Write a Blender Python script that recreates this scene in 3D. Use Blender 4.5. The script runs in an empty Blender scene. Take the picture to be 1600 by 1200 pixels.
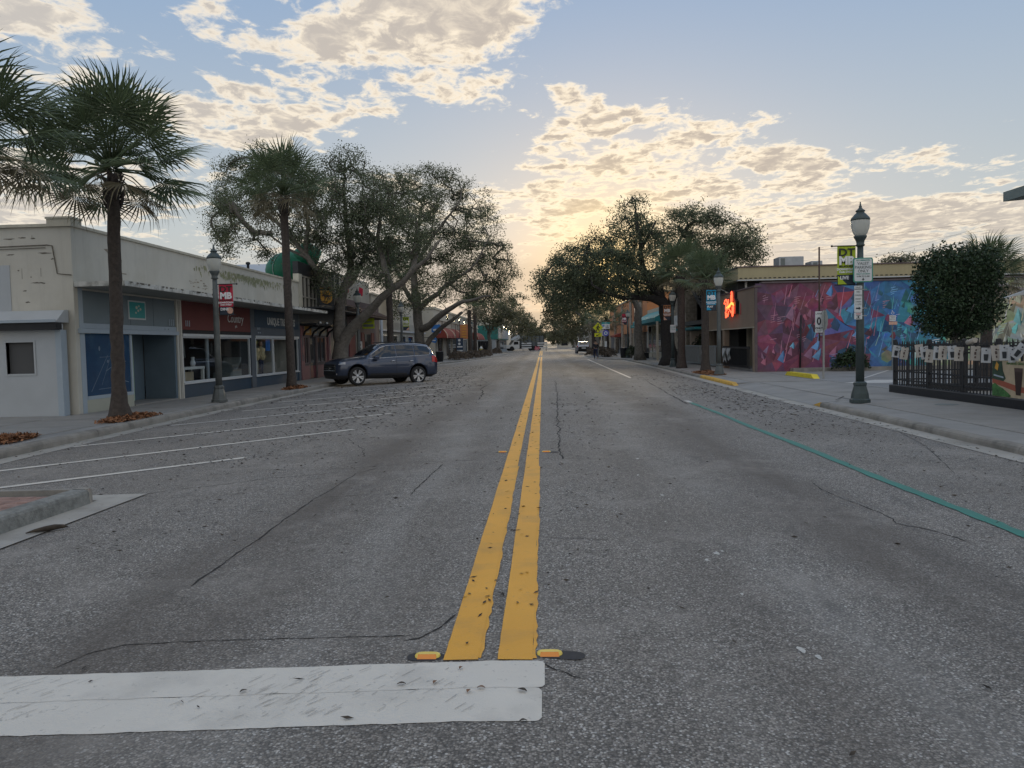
import bpy, math, random
import numpy as np
from mathutils import Vector, Matrix
S = bpy.context.scene
COL = S.collection
PI = math.pi
# ------------------------------------------------------------------ camera
FPX, HX, HY, ROLL, CAMH = 1220.0, 848.0, 536.5, math.radians(1.2), 1.42
_d = Vector(((HX - 800) / FPX, (HY - 600) / FPX, 1.0)).normalized()
_h = Vector((math.cos(ROLL), -math.sin(ROLL), 0.0))
_ex = (_h - _d * _h.dot(_d)).normalized()
_ez = _ex.cross(_d)
if _ez.y > 0: _ez = -_ez
cam_d = bpy.data.cameras.new('camera'); cam = bpy.data.objects.new('camera', cam_d); COL.objects.link(cam)
cam_d.sensor_width = 36.0; cam_d.lens = FPX / 1600 * 36.0; cam_d.clip_start = 0.05; cam_d.clip_end = 9000
right = Vector((_ex.x, _d.x, _ez.x)); down = Vector((_ex.y, _d.y, _ez.y)); fwd = Vector((_ex.z, _d.z, _ez.z))
M = Matrix((right, -down, -fwd)).transposed().to_4x4(); M.translation = (0, 0, CAMH)
cam.matrix_world = M
S.camera = cam
S.view_settings.view_transform = 'Standard'; S.view_settings.look = 'None'
S.view_settings.gamma = 1.0; S.view_settings.use_curve_mapping = False
S.view_settings.exposure = 0.48
S.render.engine = 'CYCLES'
S.cycles.max_bounces = 6; S.cycles.diffuse_bounces = 3; S.cycles.transparent_max_bounces = 8
S.cycles.use_denoising = True

def ray(px, py):                      # direction through a pixel of the photograph (for laying out the sky)
    c = Vector(((px - 800) / FPX, (py - 600) / FPX, 1.0))
    return (right * c.x + down * c.y + fwd * c.z).normalized()
# ------------------------------------------------------------------ sky + sun
SUN_AZ, SUN_EL = math.radians(5.0), math.radians(5.0)      # just right of the road's end, low
sdir = Vector((math.sin(SUN_AZ) * math.cos(SUN_EL), math.cos(SUN_AZ) * math.cos(SUN_EL), math.sin(SUN_EL)))
SKY_STRENGTH = 0.09
world = bpy.data.worlds.new('World'); S.world = world; world.use_nodes = True
nt = world.node_tree; N = nt.nodes; Lk = nt.links
for n in list(N): N.remove(n)
def wn(t, **k):
    n = N.new(t)
    for a, b in k.items(): setattr(n, a, b)
    return n
def wmath(op, a, b=None, c=None, clamp=False):
    n = wn('ShaderNodeMath', operation=op, use_clamp=clamp)
    for i, x in enumerate((a, b, c)):
        if x is None: continue
        if isinstance(x, (int, float)): n.inputs[i].default_value = x
        else: Lk.new(x, n.inputs[i])
    return n.outputs[0]
def wrange(v, a, b, c, d, smooth=True):
    n = wn('ShaderNodeMapRange', interpolation_type='SMOOTHSTEP' if smooth else 'LINEAR')
    Lk.new(v, n.inputs[0])
    for i, x in enumerate((a, b, c, d)): n.inputs[i + 1].default_value = x
    return n.outputs[0]
def wmix(f, a, b, bt='MIX'):
    n = wn('ShaderNodeMix', data_type='RGBA', blend_type=bt)
    for i, x in ((0, f), (6, a), (7, b)):
        if isinstance(x, (int, float)): n.inputs[i].default_value = x
        elif isinstance(x, tuple): n.inputs[i].default_value = (*x, 1.0)
        else: Lk.new(x, n.inputs[i])
    return n.outputs[2]
tc = wn('ShaderNodeTexCoord'); sep = wn('ShaderNodeSeparateXYZ'); Lk.new(tc.outputs['Generated'], sep.inputs[0])
X, Y, Z = sep.outputs
sky = wn('ShaderNodeTexSky', sky_type='NISHITA', sun_disc=False, sun_elevation=SUN_EL, sun_rotation=SUN_AZ,
         air_density=1.3, dust_density=2.2, ozone_density=1.6, altitude=0)
zc = wmath('ADD', wmath('MAXIMUM', Z, 0.0), 0.085)
u = wmath('DIVIDE', X, zc); v = wmath('DIVIDE', Y, zc)
cv = wn('ShaderNodeCombineXYZ'); Lk.new(u, cv.inputs[0]); Lk.new(v, cv.inputs[1])
def cloud_uv(px, py):
    d = ray(px, py); z = max(d.z, 0) + 0.085
    return (d.x / z, d.y / z)
def noise(vec, scale, detail, rough, dist=0.0, sx=1.0, sy=1.0, off=(0, 0, 0)):
    mp = wn('ShaderNodeMapping'); mp.inputs['Scale'].default_value = (sx, sy, 1); mp.inputs['Location'].default_value = off
    Lk.new(vec, mp.inputs[0])
    n = wn('ShaderNodeTexNoise', noise_dimensions='2D')
    Lk.new(mp.outputs[0], n.inputs['Vector']); n.inputs['Scale'].default_value = scale
    n.inputs['Detail'].default_value = detail; n.inputs['Roughness'].default_value = rough; n.inputs['Distortion'].default_value = dist
    return n.outputs[0]
CV = cv.outputs[0]
n1 = noise(CV, 3.3, 10, 0.60, 0.25, 1.1, 1.0, (3.1, 1.7, 0))
n2 = noise(CV, 0.8, 3, 0.5, 0.0, 1, 1, (9.4, 4.4, 0))
n3 = noise(CV, 11.0, 7, 0.62, 0.3, 1.1, 0.9, (1.3, 8.2, 0))
# where the cloud banks of the photograph stand (pixel, radius in cloud plane, weight)
banks = [((640, 15), .42, .22), ((760, 45), .25, .18), ((520, 60), .22, .12), ((560, 150), .40, .11), ((430, 150), .36, .12), ((330, 190), .34, .12), ((450, 215), .45, .11), ((250, 170), .30, .10), ((110, 70), .30, .14), ((70, 25), .2, .10), ((230, 75), .13, .12), ((310, 35), .16, .10), ((40, 310), .9, .16), ((170, 320), .7, .08),
         ((730, 130), .22, .14), ((860, 130), .17, .15), ((900, 150), .12, .12), ((960, 185), .22, .15), ((1030, 165), .20, .15), ((930, 230), .35, .07), ((830, 245), .30, .09), ((1040, 235), .38, .08), ((1130, 205), .22, .11), ((1170, 250), .32, .08), ((900, 300), .75, .05), ((1020, 295), .6, .08), ((860, 340), 1.0, .06), ((1215, 180), .13, .13), ((1260, 260), .28, .17), ((1150, 100), .12, .12), ((1265, 145), .10, .12), ((1300, 148), .08, .10), ((1470, 238), .16, .13), ((1500, 228), .12, .10),
         ((1270, 350), .95, .13), ((1150, 330), .8, .08), ((1490, 340), 1.0, .13), ((1580, 330), .8, .12),
         ((1000, 60), .42, -.22), ((1200, 60), .55, -.22), ((1400, 90), .65, -.24), ((1560, 150), .65, -.22), ((1380, 190), .30, -.10), ((690, 240), .40, -.16), ((760, 200), .22, -.10), ((570, 250), .25, -.10), ((620, 215), .15, -.06), ((240, 120), .16, -.10), ((180, 30), .14, -.08), ((1380, 290), .5, -.14), ((400, 40), .14, -.08), ((860, 60), .2, -.1), ((330, 340), .7, -.10), ((780, 270), .35, -.05), ((960, 130), .3, -.06)]
acc = None
for (px, py), r, w in banks:
    c = cloud_uv(px, py)
    dn = wn('ShaderNodeVectorMath', operation='DISTANCE'); Lk.new(CV, dn.inputs[0]); dn.inputs[1].default_value = (c[0], c[1], 0)
    t = wrange(dn.outputs['Value'], 0.0, r * 1.25, w, 0.0)
    acc = t if acc is None else wmath('ADD', acc, t)
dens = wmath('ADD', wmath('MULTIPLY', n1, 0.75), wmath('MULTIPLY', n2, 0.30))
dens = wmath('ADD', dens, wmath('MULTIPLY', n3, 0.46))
dens = wmath('ADD', wmath('ADD', dens, acc), wrange(Y, -.25, .25, .09, 0.0))  # thicker cloud behind the camera, added to brighten ground and walls
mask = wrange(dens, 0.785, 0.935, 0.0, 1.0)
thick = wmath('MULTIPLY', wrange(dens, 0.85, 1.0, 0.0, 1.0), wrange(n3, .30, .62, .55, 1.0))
vd = wn('ShaderNodeVectorMath', operation='DOT_PRODUCT'); Lk.new(tc.outputs['Generated'], vd.inputs[0]); vd.inputs[1].default_value = sdir
cosang = vd.outputs['Value']
glow = wmath('POWER', wmath('MAXIMUM', cosang, 0.0), 9.0)
tight = wmath('POWER', wmath('MAXIMUM', cosang, 0.0), 2600.0)
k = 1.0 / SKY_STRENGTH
lit = wmix(glow, wmix(wrange(cosang, -.6, .5, 0, 1), (1.02 * k, .92 * k, .80 * k), (.74 * k, .66 * k, .54 * k)), (.95 * k, .80 * k, .58 * k))  # unseen clouds opposite the sun are made brighter to add light
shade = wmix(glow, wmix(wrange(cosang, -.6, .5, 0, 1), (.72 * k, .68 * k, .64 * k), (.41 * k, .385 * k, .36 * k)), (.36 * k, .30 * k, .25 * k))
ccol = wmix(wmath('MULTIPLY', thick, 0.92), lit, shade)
base = wmix(0.88, sky.outputs[0], wmix(wrange(Z, 0.0, 0.55, 0, 1), (.42 * k, .455 * k, .455 * k), (.18 * k, .29 * k, .47 * k)))
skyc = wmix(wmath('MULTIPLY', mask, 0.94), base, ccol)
# grey bank low over the horizon
low = wmath('MULTIPLY', wrange(Z, 0.06, 0.15, 1.0, 0.0), wrange(noise(CV, .5, 4, .5, 0, .5, 1, (2, 2, 0)), .30, .62, .25, .9))
skyc = wmix(low, skyc, wmix(glow, (.37 * k, .355 * k, .34 * k), (.42 * k, .34 * k, .27 * k)))
warm = wmath('POWER', wmath('MAXIMUM', cosang, 0.0), 240.0)
skyc = wmix(wmath('MULTIPLY', warm, 0.55), skyc, (1.05 * k, .74 * k, .30 * k))
skyc = wmix(wmath('MINIMUM', wmath('MULTIPLY', tight, 0.9), 1.0), skyc, (2.4 * k, 1.65 * k, .65 * k))
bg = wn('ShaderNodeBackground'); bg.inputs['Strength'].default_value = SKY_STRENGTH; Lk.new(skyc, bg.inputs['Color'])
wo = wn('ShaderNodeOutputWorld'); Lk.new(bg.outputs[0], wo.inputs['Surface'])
sl = bpy.data.lights.new('sun', 'SUN'); sl.energy = 0.9; sl.angle = math.radians(10); sl.color = (1.0, .80, .52)
sun = bpy.data.objects.new('sun', sl); COL.objects.link(sun)
sun.rotation_euler = (-sdir).to_track_quat('-Z', 'Y').to_euler()
# ------------------------------------------------------------------ helpers
class MB:
    """collects faces; build() links them as one mesh object"""
    def __init__(s): s.v = []; s.f = []; s.m = []; s.sm = []; s.col = None
    def add(s, vs, fs, mi=0, smooth=False):
        b = len(s.v); s.v += [tuple(p) for p in vs]
        for f in fs: s.f.append([i + b for i in f]); s.m.append(mi); s.sm.append(smooth)
        return s
    def box(s, a, b, mi=0):
        x0, y0, z0 = a; x1, y1, z1 = b
        if x0 > x1: x0, x1 = x1, x0
        if y0 > y1: y0, y1 = y1, y0
        if z0 > z1: z0, z1 = z1, z0
        return s.add([(x0,y0,z0),(x1,y0,z0),(x1,y1,z0),(x0,y1,z0),(x0,y0,z1),(x1,y0,z1),(x1,y1,z1),(x0,y1,z1)],
                     [(0,3,2,1),(4,5,6,7),(0,1,5,4),(1,2,6,5),(2,3,7,6),(3,0,4,7)], mi)
    def cbox(s, a, b, c=0.01, mi=0):
        """box whose upper edges are chamfered"""
        x0, y0, z0 = a; x1, y1, z1 = b
        vs = [(x0,y0,z0),(x1,y0,z0),(x1,y1,z0),(x0,y1,z0),(x0,y0,z1-c),(x1,y0,z1-c),(x1,y1,z1-c),(x0,y1,z1-c),
              (x0+c,y0+c,z1),(x1-c,y0+c,z1),(x1-c,y1-c,z1),(x0+c,y1-c,z1)]
        return s.add(vs, [(0,3,2,1),(0,1,5,4),(1,2,6,5),(2,3,7,6),(3,0,4,7),(4,5,9,8),(5,6,10,9),(6,7,11,10),(7,4,8,11),(8,9,10,11)], mi)
    def obox(s, c, size, rot=0.0, mi=0, tilt=None):
        hx, hy, hz = size[0]/2, size[1]/2, size[2]/2
        Mx = Matrix.Rotation(rot, 3, 'Z')
        if tilt: Mx = Mx @ Matrix.Rotation(tilt[1], 3, tilt[0])
        vs = [Mx @ Vector((a*hx, b*hy, d*hz)) + Vector(c) for d in (-1,1) for a, b in ((-1,-1),(1,-1),(1,1),(-1,1))]
        return s.add(vs, [(0,3,2,1),(4,5,6,7),(0,1,5,4),(1,2,6,5),(2,3,7,6),(3,0,4,7)], mi)
    def tube(s, pts, rad, n=8, mi=0, cap=True, smooth=True):
        pts = [Vector(p) for p in pts]
        if isinstance(rad, (int, float)): rad = [rad]*len(pts)
        b = len(s.v); up = None
        for i, p in enumerate(pts):
            t = (pts[min(i+1, len(pts)-1)] - pts[max(i-1, 0)]).normalized()
            if up is None:
                up = t.orthogonal().normalized()
            else:
                up = (up - t*up.dot(t))
                up = up.normalized() if up.length > 1e-6 else t.orthogonal().normalized()
            w = t.cross(up)
            for k in range(n):
                a = 2*PI*k/n
                s.v.append(tuple(p + (up*math.cos(a) + w*math.sin(a))*rad[i]))
        for i in range(len(pts)-1):
            for k in range(n):
                s.f.append([b+i*n+k, b+i*n+(k+1)%n, b+(i+1)*n+(k+1)%n, b+(i+1)*n+k]); s.m.append(mi); s.sm.append(smooth)
        if cap:
            s.f.append([b+k for k in range(n)][::-1]); s.m.append(mi); s.sm.append(False)
            e = b+(len(pts)-1)*n
            s.f.append([e+k for k in range(n)]); s.m.append(mi); s.sm.append(False)
        return s
    def lathe(s, c, prof, n=16, mi=0, smooth=True, cap=True, ph=0.0):
        b = len(s.v)
        for r, z in prof:
            for k in range(n):
                a = 2*PI*k/n + ph
                s.v.append((c[0]+r*math.cos(a), c[1]+r*math.sin(a), c[2]+z))
        for i in range(len(prof)-1):
            for k in range(n):
                s.f.append([b+i*n+k, b+i*n+(k+1)%n, b+(i+1)*n+(k+1)%n, b+(i+1)*n+k]); s.m.append(mi); s.sm.append(smooth)
        if cap:
            s.f.append([b+k for k in range(n)][::-1]); s.m.append(mi); s.sm.append(False)
            e = b+(len(prof)-1)*n
            s.f.append([e+k for k in range(n)]); s.m.append(mi); s.sm.append(False)
        return s
    def prism(s, poly, axis, a, b, mi=0):
        """2-D polygon extruded along an axis ('x','y','z') from a to b"""
        def P3(p, t):
            return {'x': (t, p[0], p[1]), 'y': (p[0], t, p[1]), 'z': (p[0], p[1], t)}[axis]
        n = len(poly)
        vs = [P3(p, a) for p in poly] + [P3(p, b) for p in poly]
        fs = [list(range(n))[::-1], list(range(n, 2*n))] + [[i, (i+1)%n, n+(i+1)%n, n+i] for i in range(n)]
        return s.add(vs, fs, mi)
    def quad(s, a, b, c, d, mi=0): return s.add([a, b, c, d], [(0,1,2,3)], mi)
    def build(s, name, mat, parent=None, kind=None, world=True, loc=None):
        me = bpy.data.meshes.new(name)
        v = np.array(s.v, dtype=float).reshape(-1, 3)
        o = bpy.data.objects.new(name, me)
        off = Vector((0, 0, 0))
        if parent is not None:
            if world: off = wloc(parent)
        elif loc is not None: off = Vector(loc); o.location = off
        elif world and len(v):
            off = Vector(((v[:,0].min()+v[:,0].max())/2, (v[:,1].min()+v[:,1].max())/2, v[:,2].min())); o.location = off
        v = v - np.array(off)
        me.from_pydata([tuple(p) for p in v], [], s.f)
        for m in (mat if isinstance(mat, (list, tuple)) else [mat]): me.materials.append(m)
        me.polygons.foreach_set('material_index', s.m); me.polygons.foreach_set('use_smooth', s.sm)
        if s.col is not None:
            ca = me.color_attributes.new('paint', 'FLOAT_COLOR', 'CORNER')
            ca.data.foreach_set('color', np.array(s.col, dtype=np.float32).ravel())
        COL.objects.link(o)
        if parent is not None: o.parent = parent
        if kind: o['kind'] = kind
        return o
def wloc(o):
    t = Vector((0, 0, 0))
    while o is not None: t += o.location; o = o.parent
    return t
def tag(o, label, cat, group=None, kind=None):
    o['label'] = label; o['category'] = cat
    if group: o['group'] = group
    if kind: o['kind'] = kind
    return o
def thing(name, label, cat, loc=(0, 0, 0), rz=0.0, group=None):
    o = bpy.data.objects.new(name, None); COL.objects.link(o); o.empty_display_size = 0.3
    o.location = loc; o.rotation_euler = (0, 0, rz)
    return tag(o, label, cat, group)
KIDS = {}
def kids(o): return [c for c in bpy.data.objects if c.parent is o]
def copy_tree(o, loc=None, rz=None, label=None, sc=None):
    r = o.copy(); COL.objects.link(r)
    if loc is not None: r.location = loc
    if rz is not None: r.rotation_euler = (0, 0, rz)
    if sc is not None: r.scale = (sc, sc, sc)
    if label: r['label'] = label
    for ch in kids(o):
        c = ch.copy(); COL.objects.link(c); c.parent = r
        for g in kids(ch):
            d = g.copy(); COL.objects.link(d); d.parent = c
    return r
def place(name, me, loc, parent=None, rot=(0, 0, 0), sc=(1, 1, 1)):
    """a copy of shared mesh data as an object of its own (loc is local to the parent's base)"""
    o = bpy.data.objects.new(name, me); COL.objects.link(o); o.location = loc; o.rotation_euler = rot; o.scale = sc
    if parent is not None: o.parent = parent
    return o
def mesh_of(mb, name, mat):
    o = mb.build(name, mat, world=False); me = o.data; bpy.data.objects.remove(o); return me
def text(body, size, loc, face, mat, parent, name='lettering', align='CENTER', bold=0.0, sx=1.0, ext=0.002, rot=None, shear=0.0):
    cu = bpy.data.curves.new(name, 'FONT'); cu.body = body; cu.size = size; cu.align_x = align; cu.align_y = 'CENTER'
    cu.extrude = ext; cu.offset = bold; cu.resolution_u = 3; cu.shear = shear
    cu.materials.append(mat)
    tmp = bpy.data.objects.new(name, cu); me = bpy.data.meshes.new_from_object(tmp); bpy.data.objects.remove(tmp); bpy.data.curves.remove(cu)
    me.name = name
    if not me.materials: me.materials.append(mat)
    o = bpy.data.objects.new(name, me); COL.objects.link(o)
    o.rotation_euler = rot if rot else {'-y': (PI/2, 0, 0), '+x': (PI/2, 0, PI/2), '-x': (PI/2, 0, -PI/2), '+y': (PI/2, 0, PI)}[face]
    o.scale = (sx, 1, 1)
    o.location = Vector(loc) - (wloc(parent) if parent is not None else Vector((0,0,0)))
    if parent is not None: o.parent = parent
    return o
# ------------------------------------------------------------------ materials
def mat(name, col, rough=0.7, metal=0.0, var=0.12, scale=3.0, bump=0.0, bscale=60.0, spec=0.5, streak=0.0, dirt=None, dscale=1.2, damt=0.5, alpha=None, trans=0.0, coat=0.0, island=0.0, coord='Position'):
    m = bpy.data.materials.new(name); m.use_nodes = True
    t = m.node_tree; n = t.nodes; L = t.links; bs = n['Principled BSDF']
    bs.inputs['Roughness'].default_value = rough; bs.inputs['Metallic'].default_value = metal
    bs.inputs['Specular IOR Level'].default_value = spec
    if coat: bs.inputs['Coat Weight'].default_value = coat; bs.inputs['Coat Roughness'].default_value = 0.05
    if coord == 'Position': src = n.new('ShaderNodeNewGeometry').outputs['Position']
    else: src = n.new('ShaderNodeTexCoord').outputs['Object']
    def nz(sc, det=5, ro=.6, mapsc=None):
        q = n.new('ShaderNodeTexNoise'); q.inputs['Scale'].default_value = sc; q.inputs['Detail'].default_value = det; q.inputs['Roughness'].default_value = ro
        if mapsc:
            mp = n.new('ShaderNodeMapping'); mp.inputs['Scale'].default_value = mapsc; L.new(src, mp.inputs[0]); L.new(mp.outputs[0], q.inputs['Vector'])
        else: L.new(src, q.inputs['Vector'])
        return q.outputs[0]
    def rng(v, a, b, c, d):
        q = n.new('ShaderNodeMapRange'); L.new(v, q.inputs[0])
        for i, x in enumerate((a, b, c, d)): q.inputs[i+1].default_value = x
        return q.outputs[0]
    def mix(f, a, b, bt='MIX'):
        q = n.new('ShaderNodeMix'); q.data_type = 'RGBA'; q.blend_type = bt
        for i, x in ((0, f), (6, a), (7, b)):
            if isinstance(x, (int, float)): q.inputs[i].default_value = x
            elif isinstance(x, tuple): q.inputs[i].default_value = (*x, 1)
            else: L.new(x, q.inputs[i])
        return q.outputs[2]
    c = tuple(col)
    if var:
        c = mix(rng(nz(scale), .3, .7, 0, 1), tuple(x*(1-var) for x in col), tuple(min(1, x*(1+var)) for x in col))
    if island:
        ri = n.new('ShaderNodeNewGeometry').outputs['Random Per Island']
        g = n.new('ShaderNodeCombineColor'); v0 = rng(ri, 0, 1, 1-island, 1+island)
        for i in range(3): L.new(v0, g.inputs[i])
        c = mix(1.0, c, g.outputs[0], 'MULTIPLY')
    if streak:
        c = mix(rng(nz(4.0, 6, .65, (1.6, 1.6, .12)), .52, .78, 0, streak), c, tuple(x*.35 for x in col))
    if dirt:
        c = mix(rng(nz(dscale, 7, .62), .5, .68, 0, damt), c, dirt)
    if isinstance(c, tuple): bs.inputs['Base Color'].default_value = (*c, 1)
    else: L.new(c, bs.inputs['Base Color'])
    if bump:
        b = n.new('ShaderNodeBump'); b.inputs['Strength'].default_value = bump; b.inputs['Distance'].default_value = .01
        L.new(nz(bscale, 4, .6), b.inputs['Height']); L.new(b.outputs[0], bs.inputs['Normal'])
    if trans:
        bs.inputs['Transmission Weight'].default_value = trans
    m['_n'] = 0
    return m
def emat(name, col, strength):
    m = bpy.data.materials.new(name); m.use_nodes = True; bs = m.node_tree.nodes['Principled BSDF']
    bs.inputs['Base Color'].default_value = (*col, 1); bs.inputs['Emission Color'].default_value = (*col, 1); bs.inputs['Emission Strength'].default_value = strength
    return m
def glass(name, tint=(.6, .7, .75), clear=.75, rough=.02):
    m = bpy.data.materials.new(name); m.use_nodes = True; t = m.node_tree; n = t.nodes; L = t.links
    for q in list(n): n.remove(q)
    out = n.new('ShaderNodeOutputMaterial'); mx = n.new('ShaderNodeMixShader'); tr = n.new('ShaderNodeBsdfTransparent'); gl = n.new('ShaderNodeBsdfGlossy'); lw = n.new('ShaderNodeLayerWeight'); lw.inputs['Blend'].default_value = .35; fr = n.new('ShaderNodeMath'); fr.operation = 'MULTIPLY_ADD'; fr.inputs[1].default_value = .30; fr.inputs[2].default_value = .03; L.new(lw.outputs['Facing'], fr.inputs[0]); tr.inputs[0].default_value = (*[clear*x for x in tint], 1); gl.inputs['Roughness'].default_value = rough
    L.new(fr.outputs[0], mx.inputs[0]); L.new(tr.outputs[0], mx.inputs[1]); L.new(gl.outputs[0], mx.inputs[2]); L.new(mx.outputs[0], out.inputs[0])
    return m
def leafmat(name, col, island=.35, transl=.35, rough=.55):
    m = mat(name, col, rough=rough, var=.15, scale=.6, island=island, spec=.3)
    t = m.node_tree; n = t.nodes; L = t.links; bs = n['Principled BSDF']; out = n['Material Output']
    tl = n.new('ShaderNodeBsdfTranslucent'); mx = n.new('ShaderNodeMixShader'); mx.inputs[0].default_value = transl
    L.new(bs.inputs['Base Color'].links[0].from_socket, tl.inputs[0]); L.new(bs.outputs[0], mx.inputs[1]); L.new(tl.outputs[0], mx.inputs[2]); L.new(mx.outputs[0], out.inputs[0])
    return m
def asphalt():
    m = bpy.data.materials.new('asphalt'); m.use_nodes = True; t = m.node_tree; n = t.nodes; L = t.links; bs = n['Principled BSDF']
    pos = n.new('ShaderNodeNewGeometry').outputs['Position']
    def nz(sc, det=5, ro=.6, mapsc=None, off=None):
        q = n.new('ShaderNodeTexNoise'); q.inputs['Scale'].default_value = sc; q.inputs['Detail'].default_value = det; q.inputs['Roughness'].default_value = ro
        mp = n.new('ShaderNodeMapping'); mp.inputs['Scale'].default_value = mapsc or (1,1,1); mp.inputs['Location'].default_value = off or (0,0,0); L.new(pos, mp.inputs[0]); L.new(mp.outputs[0], q.inputs['Vector'])
        return q.outputs[0]
    def rng(v, a, b, c, d, st='LINEAR'):
        q = n.new('ShaderNodeMapRange'); q.interpolation_type = st; L.new(v, q.inputs[0])
        for i, x in enumerate((a, b, c, d)): q.inputs[i+1].default_value = x
        return q.outputs[0]
    def ma(op, a, b):
        q = n.new('ShaderNodeMath'); q.operation = op
        for i, x in enumerate((a, b)):
            if isinstance(x, (int, float)): q.inputs[i].default_value = x
            else: L.new(x, q.inputs[i])
        return q.outputs[0]
    def mix(f, a, b, bt='MIX'):
        q = n.new('ShaderNodeMix'); q.data_type = 'RGBA'; q.blend_type = bt
        for i, x in ((0, f), (6, a), (7, b)):
            if isinstance(x, (int, float)): q.inputs[i].default_value = x
            elif isinstance(x, tuple): q.inputs[i].default_value = (*x, 1)
            else: L.new(x, q.inputs[i])
        return q.outputs[2]
    vo = n.new('ShaderNodeTexVoronoi'); vo.inputs['Scale'].default_value = 100; L.new(pos, vo.inputs['Vector'])
    vcol = n.new('ShaderNodeSeparateColor'); L.new(vo.outputs['Color'], vcol.inputs[0])
    agg = rng(vcol.outputs[0], .25, 1, 0, 1)                                    # each stone its own tone
    c = mix(agg, (.145, .134, .119), (.395, .366, .325))
    pale = rng(vcol.outputs[1], .90, .93, 0, .75); c = mix(pale, c, (.66, .64, .60))
    pit = rng(vo.outputs['Distance'], .45, .72, 0, .75); c = mix(pit, c, (.045, .043, .041))
    # wheel paths, oil strip, dusty edges: bands that follow the lanes
    sx = n.new('ShaderNodeSeparateXYZ'); L.new(pos, sx.inputs[0])
    wob = ma('ADD', sx.outputs[0], rng(nz(.12, 3, .5), .2, .8, -.5, .5))
    def band(cx, w): return rng(ma('ABSOLUTE', ma('SUBTRACT', wob, cx), 0), 0, w, 1, 0, 'SMOOTHSTEP')
    pol = ma('MAXIMUM', ma('MAXIMUM', band(-2.15, .85), ma('MULTIPLY', band(-.95, .4), .4)), ma('MAXIMUM', ma('MULTIPLY', band(1.0, .4), .35), band(2.35, .8)))
    brk = rng(nz(.9, 6, .65, (2.2, .35, 1)), .28, .60, .15, 1)
    c = mix(ma('MULTIPLY', ma('MULTIPLY', pol, brk), .85), c, (.098, .084, .070))
    c = mix(ma('MULTIPLY', ma('MAXIMUM', band(-1.3, .5), band(1.5, .5)), rng(nz(1.3, 6, .6, (2, .3, 1), (5, 0, 0)), .4, .7, 0, .5)), c, (.27, .26, .24))
    c = mix(rng(nz(.35, 6, .6, None, (9, 3, 0)), .44, .68, 0, .40), c, (.150, .132, .112))   # brownish worn areas
    c = mix(rng(nz(.8, 7, .65, None, (2, 7, 0)), .52, .72, 0, .45), c, (.35, .326, .292))
    c = mix(rng(nz(2.6, 8, .7, (1.7, .45, 1), (4, 4, 0)), .56, .70, 0, .45), c, (.085, .080, .075))
    gr = rng(nz(14, 6, .7), .3, .7, .82, 1.18); g = n.new('ShaderNodeCombineColor')
    for i in range(3): L.new(gr, g.inputs[i])
    c = mix(1.0, c, g.outputs[0], 'MULTIPLY')
    L.new(c, bs.inputs['Base Color'])
    bs.inputs['Roughness'].default_value = .72; bs.inputs['Specular IOR Level'].default_value = .42
    b = n.new('ShaderNodeBump'); b.inputs['Strength'].default_value = .75; b.inputs['Distance'].default_value = .006
    h = ma('ADD', ma('MULTIPLY', vo.outputs['Distance'], -1.0), rng(nz(30, 4, .6), 0, 1, -.3, .3)); L.new(h, b.inputs['Height']); L.new(b.outputs[0], bs.inputs['Normal'])
    return m
def paintmat(name, col, wear=.5, wcol=(.16, .155, .15)):
    m = mat(name, col, rough=.6, var=.06, scale=1.5, bump=.4, bscale=130, dirt=tuple(.6*x+.04 for x in col), dscale=2.5, damt=.55)
    t = m.node_tree; n = t.nodes; L = t.links; bs = n['Principled BSDF']; old = bs.inputs['Base Color'].links[0].from_socket
    pos = n.new('ShaderNodeNewGeometry').outputs['Position']
    q = n.new('ShaderNodeTexNoise'); q.inputs['Scale'].default_value = 24; q.inputs['Detail'].default_value = 8; q.inputs['Roughness'].default_value = .72; L.new(pos, q.inputs['Vector'])
    r = n.new('ShaderNodeMapRange'); L.new(q.outputs[0], r.inputs[0]); r.inputs[1].default_value = .60; r.inputs[2].default_value = .70; r.inputs[3].default_value = 0; r.inputs[4].default_value = wear
    x = n.new('ShaderNodeMix'); x.data_type = 'RGBA'; L.new(r.outputs[0], x.inputs[0]); L.new(old, x.inputs[6]); x.inputs[7].default_value = (*wcol, 1); L.new(x.outputs[2], bs.inputs['Base Color'])
    return m
def brickwall(name, c1, c2, mortar, sx=.4, h=.1):
    """fine block coursing for walls too far off to tell the blocks apart"""
    return mat(name, c1, var=.2, scale=9, dirt=c2, dscale=4, damt=.7, bump=.5, bscale=20)
A_ = asphalt()
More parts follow.
